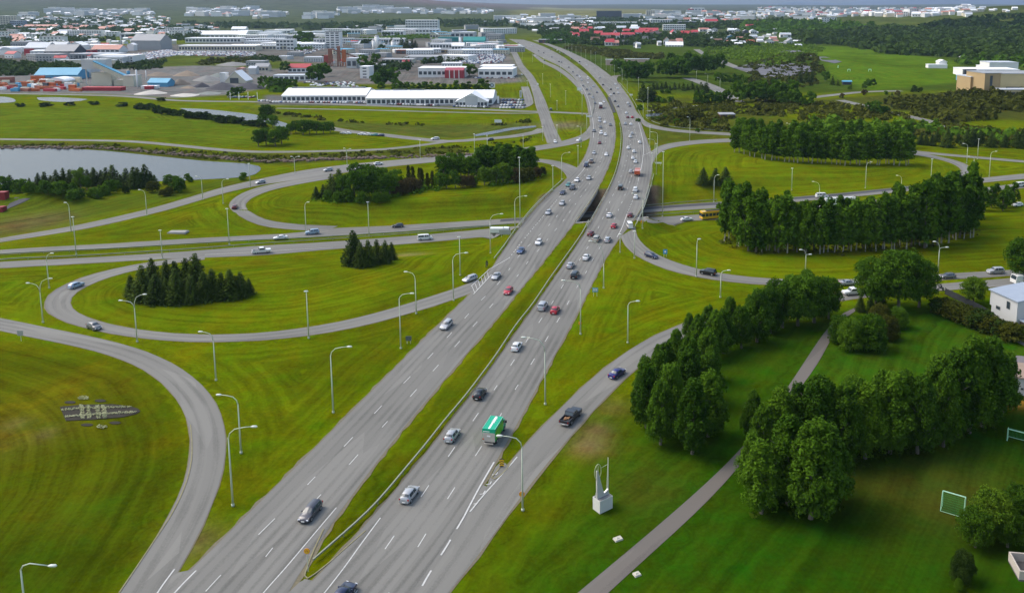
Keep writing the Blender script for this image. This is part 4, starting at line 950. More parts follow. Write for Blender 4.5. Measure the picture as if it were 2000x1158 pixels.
DIRS = [de("IN", R1L, R1R, True), de("OUT", R2L, R2R, True), de("r", RAMP_NEAR_R_T, RAMP_NEAR_R_B), de("f", RAMP_FAR_R_T, RAMP_FAR_R_B), de("s", STREET_NEAR_R_T, STREET_NEAR_R_B), de("l1", LOOP1_T, LOOP1_B), de("l2", LOOP2_O, LOOP2_I), de("w", WEST_T, WEST_B),
        de("a", ROADA_LT, ROADA_LB), de("b", ROADB_T, ROADB_B), de("bl", BIGL_I, BIGL_O), de("l3", LOOP3_T, LOOP3_B), de("lo", LOCAL_L, LOCAL_R), de("sr", SIDE_RAMP_T, SIDE_RAMP_B)]
def place(px, py, toward, zc=.75, flat_=False):
    """ground point under a vehicle whose body centre shows at px,py ; heading along the road, toward the camera or away"""
    flat_ = flat_ or toward in ("toward", "away")
    g = flat(px, py + 0) if flat_ else G(px, py)
    s = ppm(g); g = flat(px, py + zc * s * .93) if flat_ else G(px, py + zc * s * .93)
    a = road_dir(g, ('a', 'b') if flat_ else ()); d = (math.cos(a), math.sin(a))
    flip = {"toward": d[1] > 0, "away": d[1] < 0, "left": d[0] > 0, "right": d[0] < 0}[toward]
    return g, a + (math.pi if flip else 0)
NCAR = 0
def car(px, py, kind, color, dirn, label, near=False, group="cars on the roads", flat_=False, zoff=.09):
    global NCAR; NCAR += 1
    g, a = place(px, py, dirn, .7, flat_)
    nmn = {"hatchback": "hatchback_car", "estate": "estate_car", "saloon": "saloon_car", "off-roader": "off_road_car", "van": "van"}[kind]
    r = thing(nmn, label, "van" if kind == "van" else "car", (g.x, g.y, g.z + zoff), a, group)
    for nm_, me, loc in car_proto(kind, color, near):
        o = bpy.data.objects.new(nm_, me); SC.collection.objects.link(o); o.parent = r; o.location = loc
    return r
def pickup(px, py, color, dirn, label, flat_=False, L=5.6, near=True):
    g, a = place(px, py, dirn, .8, flat_); r = thing("pickup_truck", label, "pickup", (g.x, g.y, g.z + .09), a)
    W = 1.95; m = MB()
    prof = [(-L / 2, .45), (L / 2 - .1, .45), (L / 2, .62), (L / 2 - .05, 1.05), (L * .22, 1.14), (L * .12, 1.80), (-L * .10, 1.84), (-L * .155, 1.18), (-L * .155, .78), (-L / 2 + .12, .78), (-L / 2 + .12, 1.12), (-L / 2, 1.12)]
    m.prism(prof, 'y', -W / 2 + .10, W / 2 - .10)
    for sy in (-1, 1): m.box(-L / 2, -L * .15, sy * (W / 2 - .05) - .05, sy * (W / 2 - .05) + .05, .45, 1.14)
    for sy in (-1, 1): m.box(-L * .15 + .002, L / 2 - .12, sy * (W / 2 - .06) - .055, sy * (W / 2 - .06) + .055, .45, 1.06, 0, 0.03, .01)
    for x in (-.29, .33):
        for sy in (-1, 1): m.box(L * x - .55, L * x + .55, sy * (W / 2 + .01) - .05, sy * (W / 2 + .01) + .05, .62, 1.0, 0, .2, 0)
    b = m.build("body", paint(color), r, False)
    m = MB(); m.box(-L / 2 + .13, -L * .16, -W / 2 + .11, W / 2 - .11, .79, .83); m.build("cargo_bed", TRIM, r)
    if color == "black":
        for k, (x, y, l) in enumerate(((-1.6, .1, .9), (-1.3, -.2, .7), (-1.9, .3, .5), (-1.5, .35, .4))):
            m = MB(); m.box(x - l / 2, x + l / 2, y - .13, y + .13, .835, 1.0 + .03 * k); o = m.build("timber_offcut", simple("timber", (0.28, 0.15, 0.07), .8, .3, 3))
            q = Vector((x * 0, 0, 0)); o.location = r.location; o.rotation_euler = r.rotation_euler; tag(o, ["long tan timber piece lying in the black pickup's bed", "short tan timber piece by the tailgate side of the black pickup's bed", "small block at the tail of the black pickup's bed", "small block beside the long timber in the black pickup's bed"][k], "timber", "timber offcuts in the black pickup")
    for x0, x1, nm_ in ((.135, .205, "windscreen"),):
        m = MB(); m.add([(L * .135, -W * .40, 1.73), (L * .135, W * .40, 1.73), (L * .212, W * .42, 1.20), (L * .212, -W * .42, 1.20)], [(0, 1, 2, 3)]); m.v = [(x + .03, y, z + .02) for x, y, z in m.v]; m.build("windscreen", GLS, r)
    m = MB(); m.add([(-L * .112, -W * .38, 1.74), (-L * .112, W * .38, 1.74), (-L * .148, W * .39, 1.27), (-L * .148, -W * .39, 1.27)], [(0, 1, 2, 3)]); m.v = [(x - .02, y, z + .01) for x, y, z in m.v]; m.build("rear_window", GLS, r)
    for sy in (-1, 1):
        y = sy * (W / 2 - .095); m = MB(); m.add([(-L * .135, y, 1.22), (L * .18, y, 1.22), (L * .115, y, 1.72), (-L * .10, y, 1.74)], [(0, 1, 2, 3)]); m.build("side_window", GLS, r)
        m = MB(); m.box(L / 2 - .05, L / 2 + .01, sy * W * .36 - .15, sy * W * .36 + .15, .72, .92); m.build("headlight", HL, r)
        m = MB(); m.box(-L / 2 - .015, -L / 2 + .03, sy * W * .43 - .06, sy * W * .43 + .06, .75, 1.08); m.build("taillight", TL, r)
    m = MB(); m.box(-L / 2 - .14, -L / 2 - .002, -W / 2 + .05, W / 2 - .05, .48, .66); m.build("bumper", RIM, r)
    m = MB(); m.box(-L / 2 - .16, -L / 2 - .142, -.26, .26, .50, .62); m.build("number_plate", PLATE, r)
    for x in (-.29, .33):
        for sy in (-1, 1): w_ = wheel_mesh(.43, .27).build("wheel", [BLK, RIM], r); w_.location = (L * x, sy * (W / 2 - .10), .43)
    return r
# ---- near and middle cars, one by one
cars_near = [
 (607,998,"estate","dark grey","toward","dark grey estate car alone on the near oncoming lanes, headlights visible"),
 (669,1160,"saloon","dark blue","away","dark blue car cut by the lower edge of the picture"),
 (800,964,"hatchback","silver","away","silver hatchback nearest to the median guardrail's curved end"),
 (883,849,"hatchback","silver","away","silver hatchback level with the green truck"),
 (937,768,"hatchback","black","away","black hatchback hugging the median guardrail ahead of the green truck"),
 (1009,676,"hatchback","white","away","white hatchback under the long armed lamp on the departing lanes"),
 (1060,598,"off-roader","silver","away","silver car beside the bright red one on the departing lanes"),
 (1084,605,"hatchback","red","away","bright red car beside the silver one on the departing lanes"),
 (872,634,"estate","silver","toward","silver estate coming along the left edge of the oncoming lanes"),
 (993,568,"hatchback","red","toward","bright red car on the oncoming lanes below the hatched gore"),
 (969,539,"saloon","silver","toward","silver saloon beside the hatched gore"),
 (918,544,"estate","silver","toward","silver estate turning off to the near loop road"),
 (1017,489,"saloon","blue","toward","metallic blue saloon on the oncoming lanes"),
 (1052,473,"hatchback","white","toward","white hatchback just right of the blue saloon on the oncoming lanes"),
 (1114,518,"hatchback","silver","away","silver hatchback close to the median, behind the black off-roader"),
 (1123,537,"off-roader","black","away","black off-roader with a spare wheel on the departing lanes"),
 (1145,502,"saloon","white","away","white saloon in the middle departing lane south of the bridge"),
 (1154,456,"hatchback","dark red","away","dark red hatchback at the median edge just south of the bridge"),
 (1165,467,"off-roader","beige","away","beige off-roader with a spare wheel beside the dark red hatchback"),
 (1187,468,"estate","silver","away","silver car right of the beige off-roader"),
 (1199,441,"hatchback","red","away","red hatchback on the bridge near the white van"),
 (1231,420,"hatchback","dark red","away","dark plum hatchback ahead of the white van in the exit lane"),
 (1190,420,"saloon","white","away","white car on the bridge in the middle departing lane"),
 (1071,415,"hatchback","silver","toward","silver hatchback on the oncoming bridge deck left lane"),
 (1098,397,"hatchback","silver","toward","silver hatchback on the oncoming bridge in its middle lane"),
 (1099,376,"saloon","dark blue","toward","dark blue saloon beside the merging upper loop"),
 (1118,367,"off-roader","dark grey","toward","dark blue grey people carrier in the dotted lane"),
 (1110,361,"hatchback","teal","toward","small teal hatchback by the end of the upper loop"),
 (1127,352,"hatchback","white","toward","white car at the tip of the upper loop's merge"),
 (1150,348,"hatchback","silver","toward","silver car on the oncoming lanes just beyond the bridge"),
 (1205,728,"saloon","deep blue","away","deep blue saloon on the near right ramp"),
 (1272,499,"estate","dark blue","right","dark blue estate in the bend of the exit ramp"),
 (1383,532,"off-roader","black","left","black off-roader on the exit ramp heading to the bridge"),
 (1341,428,"saloon","white","right","white saloon on the cross road east of the bridge"),
 (1656,552,"saloon","silver","right","silver saloon on the upper street at the row of trees"),
 (1851,539,"hatchback","grey","left","grey hatchback on the upper street right of the broad tree"),
 (1944,530,"off-roader","silver","left","silver off-roader on the upper street above the white house"),
 (149,557,"hatchback","pale blue","right","pale blue hatchback in the leftmost bend of the near loop"),
 (184,637,"hatchback","grey","right","grey hatchback on the lower side of the near loop"),
 (548,464,"saloon","white","left","white saloon on the cross road's far lanes at the left"),
 (610,454,"off-roader","pale blue","left","pale blue off-roader where the upper loop meets the cross road"),
 (777,441,"hatchback","dark grey","left","dark grey hatchback on the fresh black asphalt of the cross road"),
 (830,465,"van","white","right","white passenger van on the near lanes of the cross road"),
 (1230,441,"van","white","away","tall white van in the exit lane at the bridge"),
 (1212,367,"van","black","away","black van beyond the bridge on the departing lanes"),
 (1145,323,"van","dark blue","toward","very dark blue van beyond the bridge on the oncoming lanes"),
]
for x, y, k, c, d, lb in cars_near: car(x, y, k, c, d, lb, True)
cars_mid = [
 (459,404,"hatchback","dark red","left"),(509,356,"hatchback","silver","left"),(641,332,"hatchback","silver","left"),(702,330,"saloon","white","left"),(739,320,"hatchback","white","right"),
 (1758,368,"estate","silver","left"),(1831,359,"estate","silver","left"),(1605,383,"van","white","right"),(1990,362,"van","white","left"),(1987,400,"hatchback","white","left"),
 (1155,316,"off-roader","brown","toward"),(1160,299,"hatchback","silver","toward"),(1184,302,"hatchback","white","toward"),(1241,371,"off-roader","white","away"),(1242,385,"hatchback","white","away"),
 (1232,335,"hatchback","silver","away"),(1241,316,"hatchback","white","away"),(1236,309,"hatchback","white","away"),(1238,296,"hatchback","white","away"),(1227,289,"hatchback","white","away"),(1249,278,"hatchback","white","away"),
 (1171,279,"hatchback","dark red","toward"),(1131,274,"estate","white","left"),(1182,263,"hatchback","white","toward"),(1174,260,"off-roader","white","toward"),(1160,256,"hatchback","grey","toward"),(1173,249,"hatchback","grey","toward"),
 (1192,244,"hatchback","grey","toward"),(1181,239,"hatchback","white","toward"),(1171,231,"hatchback","silver","toward"),(1171,237,"hatchback","silver","toward"),(1179,199,"hatchback","white","toward"),(1162,202,"hatchback","grey","toward"),
 (1157,191,"hatchback","silver","toward"),(1151,184,"hatchback","grey","toward"),(1166,181,"hatchback","grey","toward"),(1146,175,"hatchback","grey","toward"),(1153,173,"hatchback","silver","toward"),(1159,169,"hatchback","silver","toward"),(1139,168,"hatchback","grey","toward"),
 (1148,162,"hatchback","white","toward"),(1148,154,"van","white","toward"),(1136,157,"hatchback","silver","toward"),(1132,151,"van","white","toward"),(1127,148,"hatchback","grey","toward"),(1119,141,"hatchback","grey","toward"),(1111,132,"hatchback","grey","toward"),
 (1097,122,"hatchback","grey","toward"),(1092,121,"hatchback","black","toward"),(1078,112,"hatchback","grey","toward"),(1062,104,"hatchback","black","toward"),(1052,100,"hatchback","grey","toward"),(1039,90,"van","white","toward"),(1012,84,"hatchback","grey","toward"),(1028,92,"hatchback","silver","toward"),
 (1234,261,"hatchback","silver","away"),(1231,267,"hatchback","white","away"),(1232,243,"hatchback","white","away"),(1221,242,"hatchback","silver","away"),(1235,229,"hatchback","red","away"),(1226,229,"hatchback","dark red","away"),(1223,221,"hatchback","white","away"),
 (1226,202,"hatchback","white","away"),(1230,207,"hatchback","grey","away"),(1207,208,"hatchback","grey","away"),(1201,198,"hatchback","dark grey","away"),(1193,186,"hatchback","white","away"),(1199,183,"hatchback","dark grey","away"),(1207,182,"hatchback","white","away"),(1193,175,"hatchback","black","away"),
 (1206,173,"hatchback","white","away"),(1202,165,"hatchback","white","away"),(1178,166,"hatchback","dark grey","away"),(1172,152,"hatchback","silver","away"),(1146,128,"hatchback","white","away"),(1131,124,"hatchback","silver","away"),(1132,121,"hatchback","black","away"),(1116,115,"hatchback","dark grey","away"),
 (1101,105,"hatchback","black","away"),(1093,103,"hatchback","silver","away"),(1088,99,"hatchback","white","away"),(1082,97,"hatchback","grey","away"),(1075,98,"hatchback","grey","away"),(1084,277,"hatchback","white","toward"),(1050,165,"hatchback","white","toward"),(1076,214,"estate","black","right"),
 (1045,110,"hatchback","white","toward"),(1063,119,"hatchback","black","toward"),(1019,146,"hatchback","white","toward"),
]
from collections import defaultdict
ROADN = {"toward": "the oncoming curve", "away": "the departing curve", "left": "the side roads", "right": "the side roads"}
KC = defaultdict(list)
for i, (x, y, k, c, d) in enumerate(cars_mid): KC[(c, "van" if k == "van" else "car", ROADN[d])].append(i)
for (c, k, rn), ids in KC.items():
    ids.sort(key=lambda i: -cars_mid[i][1])
    for j, i in enumerate(ids):
        x, y, kk, cc, d = cars_mid[i]
        lb = f"{c} {k} on {rn}" + (f" far off, {ordn(j)} such from the near end" if len(ids) > 1 else ", the only one of its colour there")
        car(x, y, kk, cc, d, lb, False)
# parked cars by the river road and the dealership
PK = defaultdict(int)
def parked(x, y, c, where, rot, near_=False, kind="hatchback"):
    PK[(c, where)] += 1; g = G(x, y); r = thing("parked_car", f"{c} parked car {where}, {ordn(PK[(c, where)] - 1)} {c} from left", "car", g, rot, "parked cars")
    for nm_, me, loc in car_proto(kind, c, False):
        o = bpy.data.objects.new(nm_, me); SC.collection.objects.link(o); o.parent = r; o.location = loc
pc = ["white", "silver", "white", "grey", "silver", "white", "dark grey", "dark red", "white", "blue"]
for x, c in ((671,"silver"),(679,"white"),(706,"white"),(718,"white"),(732,"teal"),(744,"dark blue")): parked(x, 262 + (x - 670) * .06, c, "beside the river road", R(170))
car(850,271,"estate","white","left","white estate driving on the river road below the meadow", False); car(957,273,"hatchback","dark grey","left","dark grey hatchback on the river road near the white rapids", False)
rr = random.Random(5)
x = 508
while x < 716:
    if not 678 < x < 690: parked(x, 200.5 - (x < 530) * 2 + (x - 500) * .008, rr.choice(pc), "in front of the western showroom", R(80) + rr.uniform(-.1, .1))
    x += rr.uniform(4.6, 6)
x = 720
while x < 955:
    if not 855 < x < 884: parked(x, 203.5 + (x - 720) * .03 + (x > 884) * .5, rr.choice(pc), "in front of the eastern showroom", R(80) + rr.uniform(-.1, .1))
    x += rr.uniform(4.6, 6)
for row in range(4):
    x = 979 + row * 1.5
    while x < 1024: parked(x, 212 - row * 5.0, rr.choice(pc), ['in the front row by the showrooms','in the second row by the showrooms','in the third row by the showrooms','in the rear row by the showrooms'][row], R(75)); x += 6.2
for x in range(448, 500, 7): parked(x, 191 + rr.uniform(-.5, 1), rr.choice(pc), "behind the white flagpoles", R(85))
x = 925
while x < 1006: parked(x, 153.5, rr.choice(pc), "in front of the northern showroom", R(85)); x += 4.6
# dense far car parks: rows no one could tell apart
def carfield(poly, n, name, label, seed, w=1.8, l=4.2):
    r_ = random.Random(seed); xs = [p[0] for p in poly]; ys = [p[1] for p in poly]; mb = MB(); k = 0
    cols_ = ["white", "silver", "grey", "dark grey", "white", "dark red", "blue", "white"]
    def ins(x, y):
        c = False
        for i in range(len(poly)):
            (x1, y1), (x2, y2) = poly[i], poly[(i + 1) % len(poly)]
            if (y1 > y) != (y2 > y) and x < (x2 - x1) * (y - y1) / (y2 - y1) + x1: c = not c
        return c
    G0 = [G(*p) for p in poly]; X_0, X_1 = min(p.x for p in G0), max(p.x for p in G0); Y_0, Y_1 = min(p.y for p in G0), max(p.y for p in G0)
    Y = Y_0
    while Y < Y_1:
        X = X_0
        while X < X_1:
            px, py = proj((X, Y, 0))
            if ins(px, py) and r_.random() < n:
                mi = r_.randrange(8); y = Y + r_.uniform(-.3, .3); z = float(H(X, y))
                mb.box(X - w / 2, X + w / 2, y - l / 2, y + l / 2, z + .25, z + .9, mi, .05, .1); mb.box(X - w / 2 + .12, X + w / 2 - .12, y - l / 2 + .6, y + l / 2 - 1.2, z + .9, z + 1.45, mi, .2, .5)
            X += 2.7
        Y += 8.5 if k % 2 else 5.6; k += 1
    o = mb.build(name, [paint(c) for c in cols_]); return tag(o, label, "parked cars", None, "stuff")
carfield([(232,122),(240,110),(330,98),(352,103),(352,108),(300,116),(236,124)], .85, "parked_cars", "dense field of parked cars before the long white hall", 1)
carfield([(352,110),(352,101),(470,101),(500,104),(500,110)], .8, "parked_cars", "parked cars along the front of the long white hall", 2)
carfield([(885,112),(890,104),(975,100),(988,113),(980,124),(930,126),(890,122)], .85, "parked_cars", "packed car lot behind the northern showroom", 3)
carfield([(590,168),(595,160),(690,162),(700,172)], .5, "parked_cars", "parked cars behind the western showroom", 4)
carfield([(560,98),(600,90),(640,95),(600,108)], .25, "parked_cars", "scattered cars in the yard by the white tower block", 6)
# ---- trucks, bus, motorcycle, pickups
pickup(1115, 812, "black", "away", "black pickup with timber scraps in its bed on the near right ramp", False, 5.9)
pickup(511, 490, "white", "right", "white pickup on the near lanes of the cross road")
pickup(1666, 570, "white", "left", "white pickup on the lower street under the roadside trees")
# green box truck
g, a = place(966, 838, "away", 1.6, True); r = thing("box_truck", "green box truck with a white stripe along its roof", "truck", (g.x, g.y, .09), a)
GR = simple("truck_green", (0.0, 0.36, 0.20), .4, .05); LIME = simple("truck_lime", (0.12, 0.48, 0.02), .45, .35, .9); PALE = simple("truck_rear_panel", (0.48, 0.44, 0.38), .6, .1)
m = MB(); m.box(-3.1, 1.5, -1.15, 1.15, .95, 3.15); m.build("cargo_box", GR, r)
m = MB(); m.box(-3.0, 1.45, -1.168, -1.152, 1.0, 2.7); m.build("side_panel", LIME, r); m = MB(); m.box(-3.0, 1.45, 1.152, 1.168, 1.0, 2.7); m.build("side_panel", LIME, r)
m = MB(); m.box(-3.14, -3.102, -1.1, 1.1, .85, 2.45); m.build("tail_lift", PALE, r)
m = MB(); m.box(-3.19, -3.142, -.3, .3, 1.75, 2.0); m.build("rear_sign", WH, r); m = MB(); m.box(-3.19, -3.142, .85, 1.1, 1.15, 1.4); m.build("warning_mark", simple("warning_red", (0.5, 0.09, 0.06)), r)
m = MB(); m.box(-3.13, -3.102, -.15, .95, 2.62, 2.74); m.build("rear_lettering", WH, r)
m = MB(); m.box(-2.95, 1.35, -.17, .17, 3.152, 3.17)
m.build("roof_stripe", WH, r)
m = MB()
for k in range(9):
    x = -.9 + k * .22; m.box(x, x + .12, -.30 if k % 3 else -.42, .30 if k % 2 else .2, 3.172, 3.186)
m.build("roof_lettering", WH, r)
m = MB()
for y in (-1.15, 1.07): m.box(-3.1, 1.5, y, y + .08, 3.152, 3.19)
m.build("roof_edge", simple("pale_green_edge", (0.25, 0.55, 0.42)), r)
m = MB(); m.prism([(1.55, .5), (3.3, .5), (3.35, 1.2), (3.0, 1.45), (2.6, 2.25), (1.55, 2.35)], 'y', -1.02, 1.02); m.build("cab", GR, r)
m = MB(); m.add([(3.03, -.9, 1.5), (3.03, .9, 1.5), (2.67, .9, 2.2), (2.67, -.9, 2.2)], [(0, 1, 2, 3)]); m.build("windscreen", GLS, r)
for sy in (-1, 1):
    m = MB(); m.add([(1.8, sy * 1.035, 1.45), (2.85, sy * 1.035, 1.45), (2.5, sy * 1.035, 2.15), (1.8, sy * 1.035, 2.15)], [(0, 1, 2, 3)]); m.build("side_window", GLS, r)
    m = MB(); m.box(2.5, 2.65, sy * 1.3 - .13, sy * 1.3 + .13, 1.5, 1.95); m.build("door_mirror", TRIM, r)
    for x in (-1.9, 2.5): w_ = wheel_mesh(.42, .28).build("wheel", [BLK, RIM], r); w_.location = (x, sy * .95, .42)
m = MB(); m.box(-3.15, 2.4, -.5, .5, .5, .82); m.build("chassis", TRIM, r); m = MB(); m.box(-3.25, -3.12, -.8, .8, .45, .6); m.build("bumper", PALE, r)
# generic lorry
def lorry(px, py, dirn, label, cabc, loadc, L, Hh, kind="box_lorry"):
    g, a = place(px, py, dirn, Hh * .45); r = thing(kind, label, "truck" if kind != "bus" else "bus", (g.x, g.y, g.z + .09), a)
    if kind == "bus":
        m = MB(); m.box(-L / 2, L / 2, -1.25, 1.25, .35, Hh, 0, .06, .08); m.build("body", paint(cabc), r)
        for sy in (-1, 1):
            m = MB(); y = sy * 1.245
            for k in range(int(L / 1.5)):
                x = -L / 2 + .4 + k * 1.5; m.add([(x, y, 1.25), (x + 1.3, y, 1.25), (x + 1.3, sy * 1.215, 2.4), (x, sy * 1.215, 2.4)], [(0, 1, 2, 3)])
            m.build("side_windows", GLS, r)
        for sx, nm_ in ((1, "windscreen"), (-1, "rear_window")): m = MB(); x = sx * (L / 2 + .01); m.add([(x, -1.05, 1.2), (x, 1.05, 1.2), (x - sx * .03, 1.05, 2.5), (x - sx * .03, -1.05, 2.5)], [(0, 1, 2, 3)]); m.build(nm_, GLS, r)
        m = MB(); m.box(-L / 2 + 1, L / 2 - 2, -.8, .8, Hh + .002, Hh + .2, 0, .1, .1); m.build("roof_unit", TRIM, r)
    else:
        m = MB(); m.box(-L / 2, L / 2 - 2.3, -1.2, 1.2, 1.1, Hh, 0, .02, .02); m.build("cargo_box", paint(loadc), r)
        m = MB(); m.prism([(L / 2 - 2.1, .5), (L / 2, .5), (L / 2, 1.5), (L / 2 - .3, 2.6), (L / 2 - 2.1, 2.7)], 'y', -1.15, 1.15); m.build("cab", paint(cabc), r)
        m = MB(); m.add([(L / 2 + .01, -1, 1.55), (L / 2 + .01, 1, 1.55), (L / 2 - .26, 1, 2.5), (L / 2 - .26, -1, 2.5)], [(0, 1, 2, 3)]); m.build("windscreen", GLS, r)
        m = MB(); m.box(-L / 2, L / 2 - 1.5, -.5, .5, .6, 1.05); m.build("chassis", TRIM, r)
    for x in (-L * .3, L * .32):
        for sy in (-1, 1): w_ = wheel_mesh(.48, .3).build("wheel", [BLK, RIM], r); w_.location = (x, sy * 1.02, .48)
    return r
lorry(1245, 338, "away", "orange and red tipper lorry beyond the bridge", "orange", "orange", 7.5, 2.6, "tipper_lorry")
lorry(1173, 208, "toward", "red and white lorry coming round the far curve", "dark red", "white", 9, 3.4)
lorry(1397, 420, "left", "yellow city bus partly hidden by the big plantation", "yellow", "yellow", 12, 3.1, "bus")
lorry(1634, 397, "left", "long white lorry glimpsed behind the big plantation", "white", "white", 15, 3.8)
lorry(977, 454, "right", "white delivery lorry disappearing behind the bridge embankment", "white", "white", 6.5, 2.6)
lorry(1997, 547, "left", "white van-like lorry at the right edge on the lower street", "white", "white", 6, 2.5)
# two-wheelers
def bike(px, py, dirn, label, c):
    g, a = place(px, py, dirn, .7); r = thing("motorcycle", label, "motorcycle", (g.x, g.y, g.z + .09), a)
    for x in (-.72, .72): w_ = wheel_mesh(.32, .14).build("wheel", [BLK, RIM], r); w_.location = (x, 0, .32)
    m = MB(); m.tube([(-.75, 0, .75), (-.3, 0, .72), (.2, 0, .85), (.5, 0, .95), (.62, 0, .7)], [.10, .16, .2, .17, .1], 8); m.build("body", paint("black"), r, True)
    m = MB(); m.tube([(.55, -.38, 1.05), (.5, 0, 1.0), (.55, .38, 1.05)], .03, 5); m.build("handlebar", TRIM, r)
    m = MB(); m.tube([(.72, 0, .32), (.5, 0, 1.0)], .05, 5); m.build("fork", RIM, r)
    # rider: one continuous skinned figure
    vs = [(-.25, 0, .92), (-.2, 0, 1.15), (-.08, 0, 1.42), (-.02, 0, 1.55), (.02, 0, 1.66), (.04, 0, 1.78), (-.12, .2, 1.42), (.15, .30, 1.18), (.48, .36, 1.10), (-.12, -.2, 1.42), (.15, -.30, 1.18), (.48, -.36, 1.10),
          (-.22, .13, .9), (.2, .26, .82), (.02, .24, .42), (.16, .24, .38), (-.22, -.13, .9), (.2, -.26, .82), (.02, -.24, .42), (.16, -.24, .38)]
    es = [(0, 1), (1, 2), (2, 3), (3, 4), (4, 5), (2, 6), (6, 7), (7, 8), (2, 9), (9, 10), (10, 11), (0, 12), (12, 13), (13, 14), (14, 15), (0, 16), (16, 17), (17, 18), (18, 19)]
    rad = [.16, .17, .18, .08, .12, .10, .09, .065, .045, .09, .065, .045, .11, .08, .06, .05, .11, .08, .06, .05]
    me = bpy.data.meshes.new("person"); me.from_pydata(vs, es, []); o = bpy.data.objects.new("person", me); link(o); me.materials.append(simple("rider_clothes", c, .8))
    sm = o.modifiers.new("skin", 'SKIN'); o.modifiers.new("s", 'SUBSURF').levels = 1
    for i, v in enumerate(me.skin_vertices[0].data): v.radius = (rad[i], rad[i]); v.use_root = i == 0
    o.location = r.location; o.rotation_euler = r.rotation_euler
    tag(o, f"person in dark clothes and helmet riding the {label.split(' ', 1)[0]} motorcycle" if False else f"rider crouched on {label}", "person")
    h = MB(); h.tube([(.0, 0, 1.62), (.02, 0, 1.70), (.03, 0, 1.80), (.02, 0, 1.88)], [.09, .15, .15, .07], 10); h.build("helmet", simple("helmet_black", (.02, .02, .02), .2), o, True)
    return r
bike(951, 517, "toward", "black motorcycle on the shoulder above the silver estate", (.015, .015, .018))
bike(1837, 563, "left", "dark two-wheeler on the lower street by the broad tree", (.02, .02, .02))
# ---------------------------------------------------------------- trees
def leafmat(name, lo, hi, tr=.25):
    def b(nt, p, L):
        g = node(nt, "ShaderNodeNewGeometry"); oi = node(nt, "ShaderNodeObjectInfo")
        n = node(nt, "ShaderNodeTexNoise"); n.inputs["Scale"].default_value = .55; n.inputs["Detail"].default_value = 6; n.inputs["Roughness"].default_value = .7; L.new(g.outputs["Position"], n.inputs["Vector"])
        r = node(nt, "ShaderNodeMath", operation='MULTIPLY_ADD'); r.inputs[1].default_value = .45; L.new(oi.outputs["Random"], r.inputs[0]); 
        n2 = node(nt, "ShaderNodeMath", operation='MULTIPLY_ADD'); n2.inputs[1].default_value = 1.3; n2.inputs[2].default_value = -.4; L.new(n.outputs["Fac"], n2.inputs[0]); L.new(n2.outputs[0], r.inputs[2])
        cr = node(nt, "ShaderNodeValToRGB"); cr.color_ramp.elements[0].color = c4(lo); cr.color_ramp.elements[1].color = c4(hi); cr.color_ramp.elements[0].position = .1; cr.color_ramp.elements[1].position = .9
        L.new(r.outputs[0], cr.inputs[0]); L.new(cr.outputs[0], p.inputs["Base Color"]); p.inputs["Roughness"].default_value = .85; p.inputs["Specular IOR Level"].default_value = .06
        t = node(nt, "ShaderNodeBsdfTranslucent"); L.new(cr.outputs[0], t.inputs[0]); mx = node(nt, "ShaderNodeMixShader"); mx.inputs[0].default_value = tr
        out = nt.nodes["Material Output"]; L.new(p.outputs[0], mx.inputs[1]); L.new(t.outputs[0], mx.inputs[2]); L.new(mx.outputs[0], out.inputs[0])
    return nm(name, b)
LEAF_DARK = leafmat("leaves_dark", (0.018, 0.056, 0.003), (0.100, 0.200, 0.010)); LEAF_MID = leafmat("leaves_mid", (0.026, 0.074, 0.003), (0.115, 0.215, 0.010))
LEAF_LIGHT = leafmat("leaves_light", (0.045, 0.11, 0.006), (0.15, 0.235, 0.014)); NEEDLE = leafmat("needles", (0.018, 0.040, 0.006), (0.080, 0.122, 0.016), .1)
SCRUB = leafmat("scrub_leaves", (0.03, 0.042, 0.004), (0.105, 0.112, 0.012)); BROWNL = leafmat("brown_leaves", (0.0600, 0.0450, 0.0160), (0.1300, 0.1000, 0.0300)); WOOD_D = leafmat("forest_leaves", (0.014, 0.034, 0.006), (0.055, 0.095, 0.012))
BARK = simple("bark", (0.14, 0.125, 0.10), .95, .3, 3); BARK_W = simple("pale_bark", (0.34, 0.32, 0.27), .9, .3, 4)
def leaves(pts, nrm, size, rs, jitter=.6):
    """quads at pts roughly facing nrm"""
    n = len(pts); r = rs.normal(size=(n, 3)); d = nrm + r * jitter; d /= np.linalg.norm(d, axis=1, keepdims=True) + 1e-9
    a = np.cross(d, rs.normal(size=(n, 3))); a /= np.linalg.norm(a, axis=1, keepdims=True) + 1e-9; b = np.cross(d, a)
    s = size * rs.uniform(.6, 1.35, size=(n, 1)); a = a * s; b = b * s * .7
    V = np.stack([pts - a, pts - b * .9, pts + a, pts + b], 1).reshape(-1, 3); return V
def quadmesh(name, V, mats, trunkless=True):
    me = bpy.data.meshes.new(name); n = len(V) // 4; me.vertices.add(len(V)); me.vertices.foreach_set("co", V.astype(np.float32).ravel())
    me.loops.add(n * 4); me.loops.foreach_set("vertex_index", np.arange(n * 4, dtype=np.int32)); me.polygons.add(n); me.polygons.foreach_set("loop_start", np.arange(0, n * 4, 4, dtype=np.int32)); me.update(calc_edges=True)
    me.materials.append(mats); return me
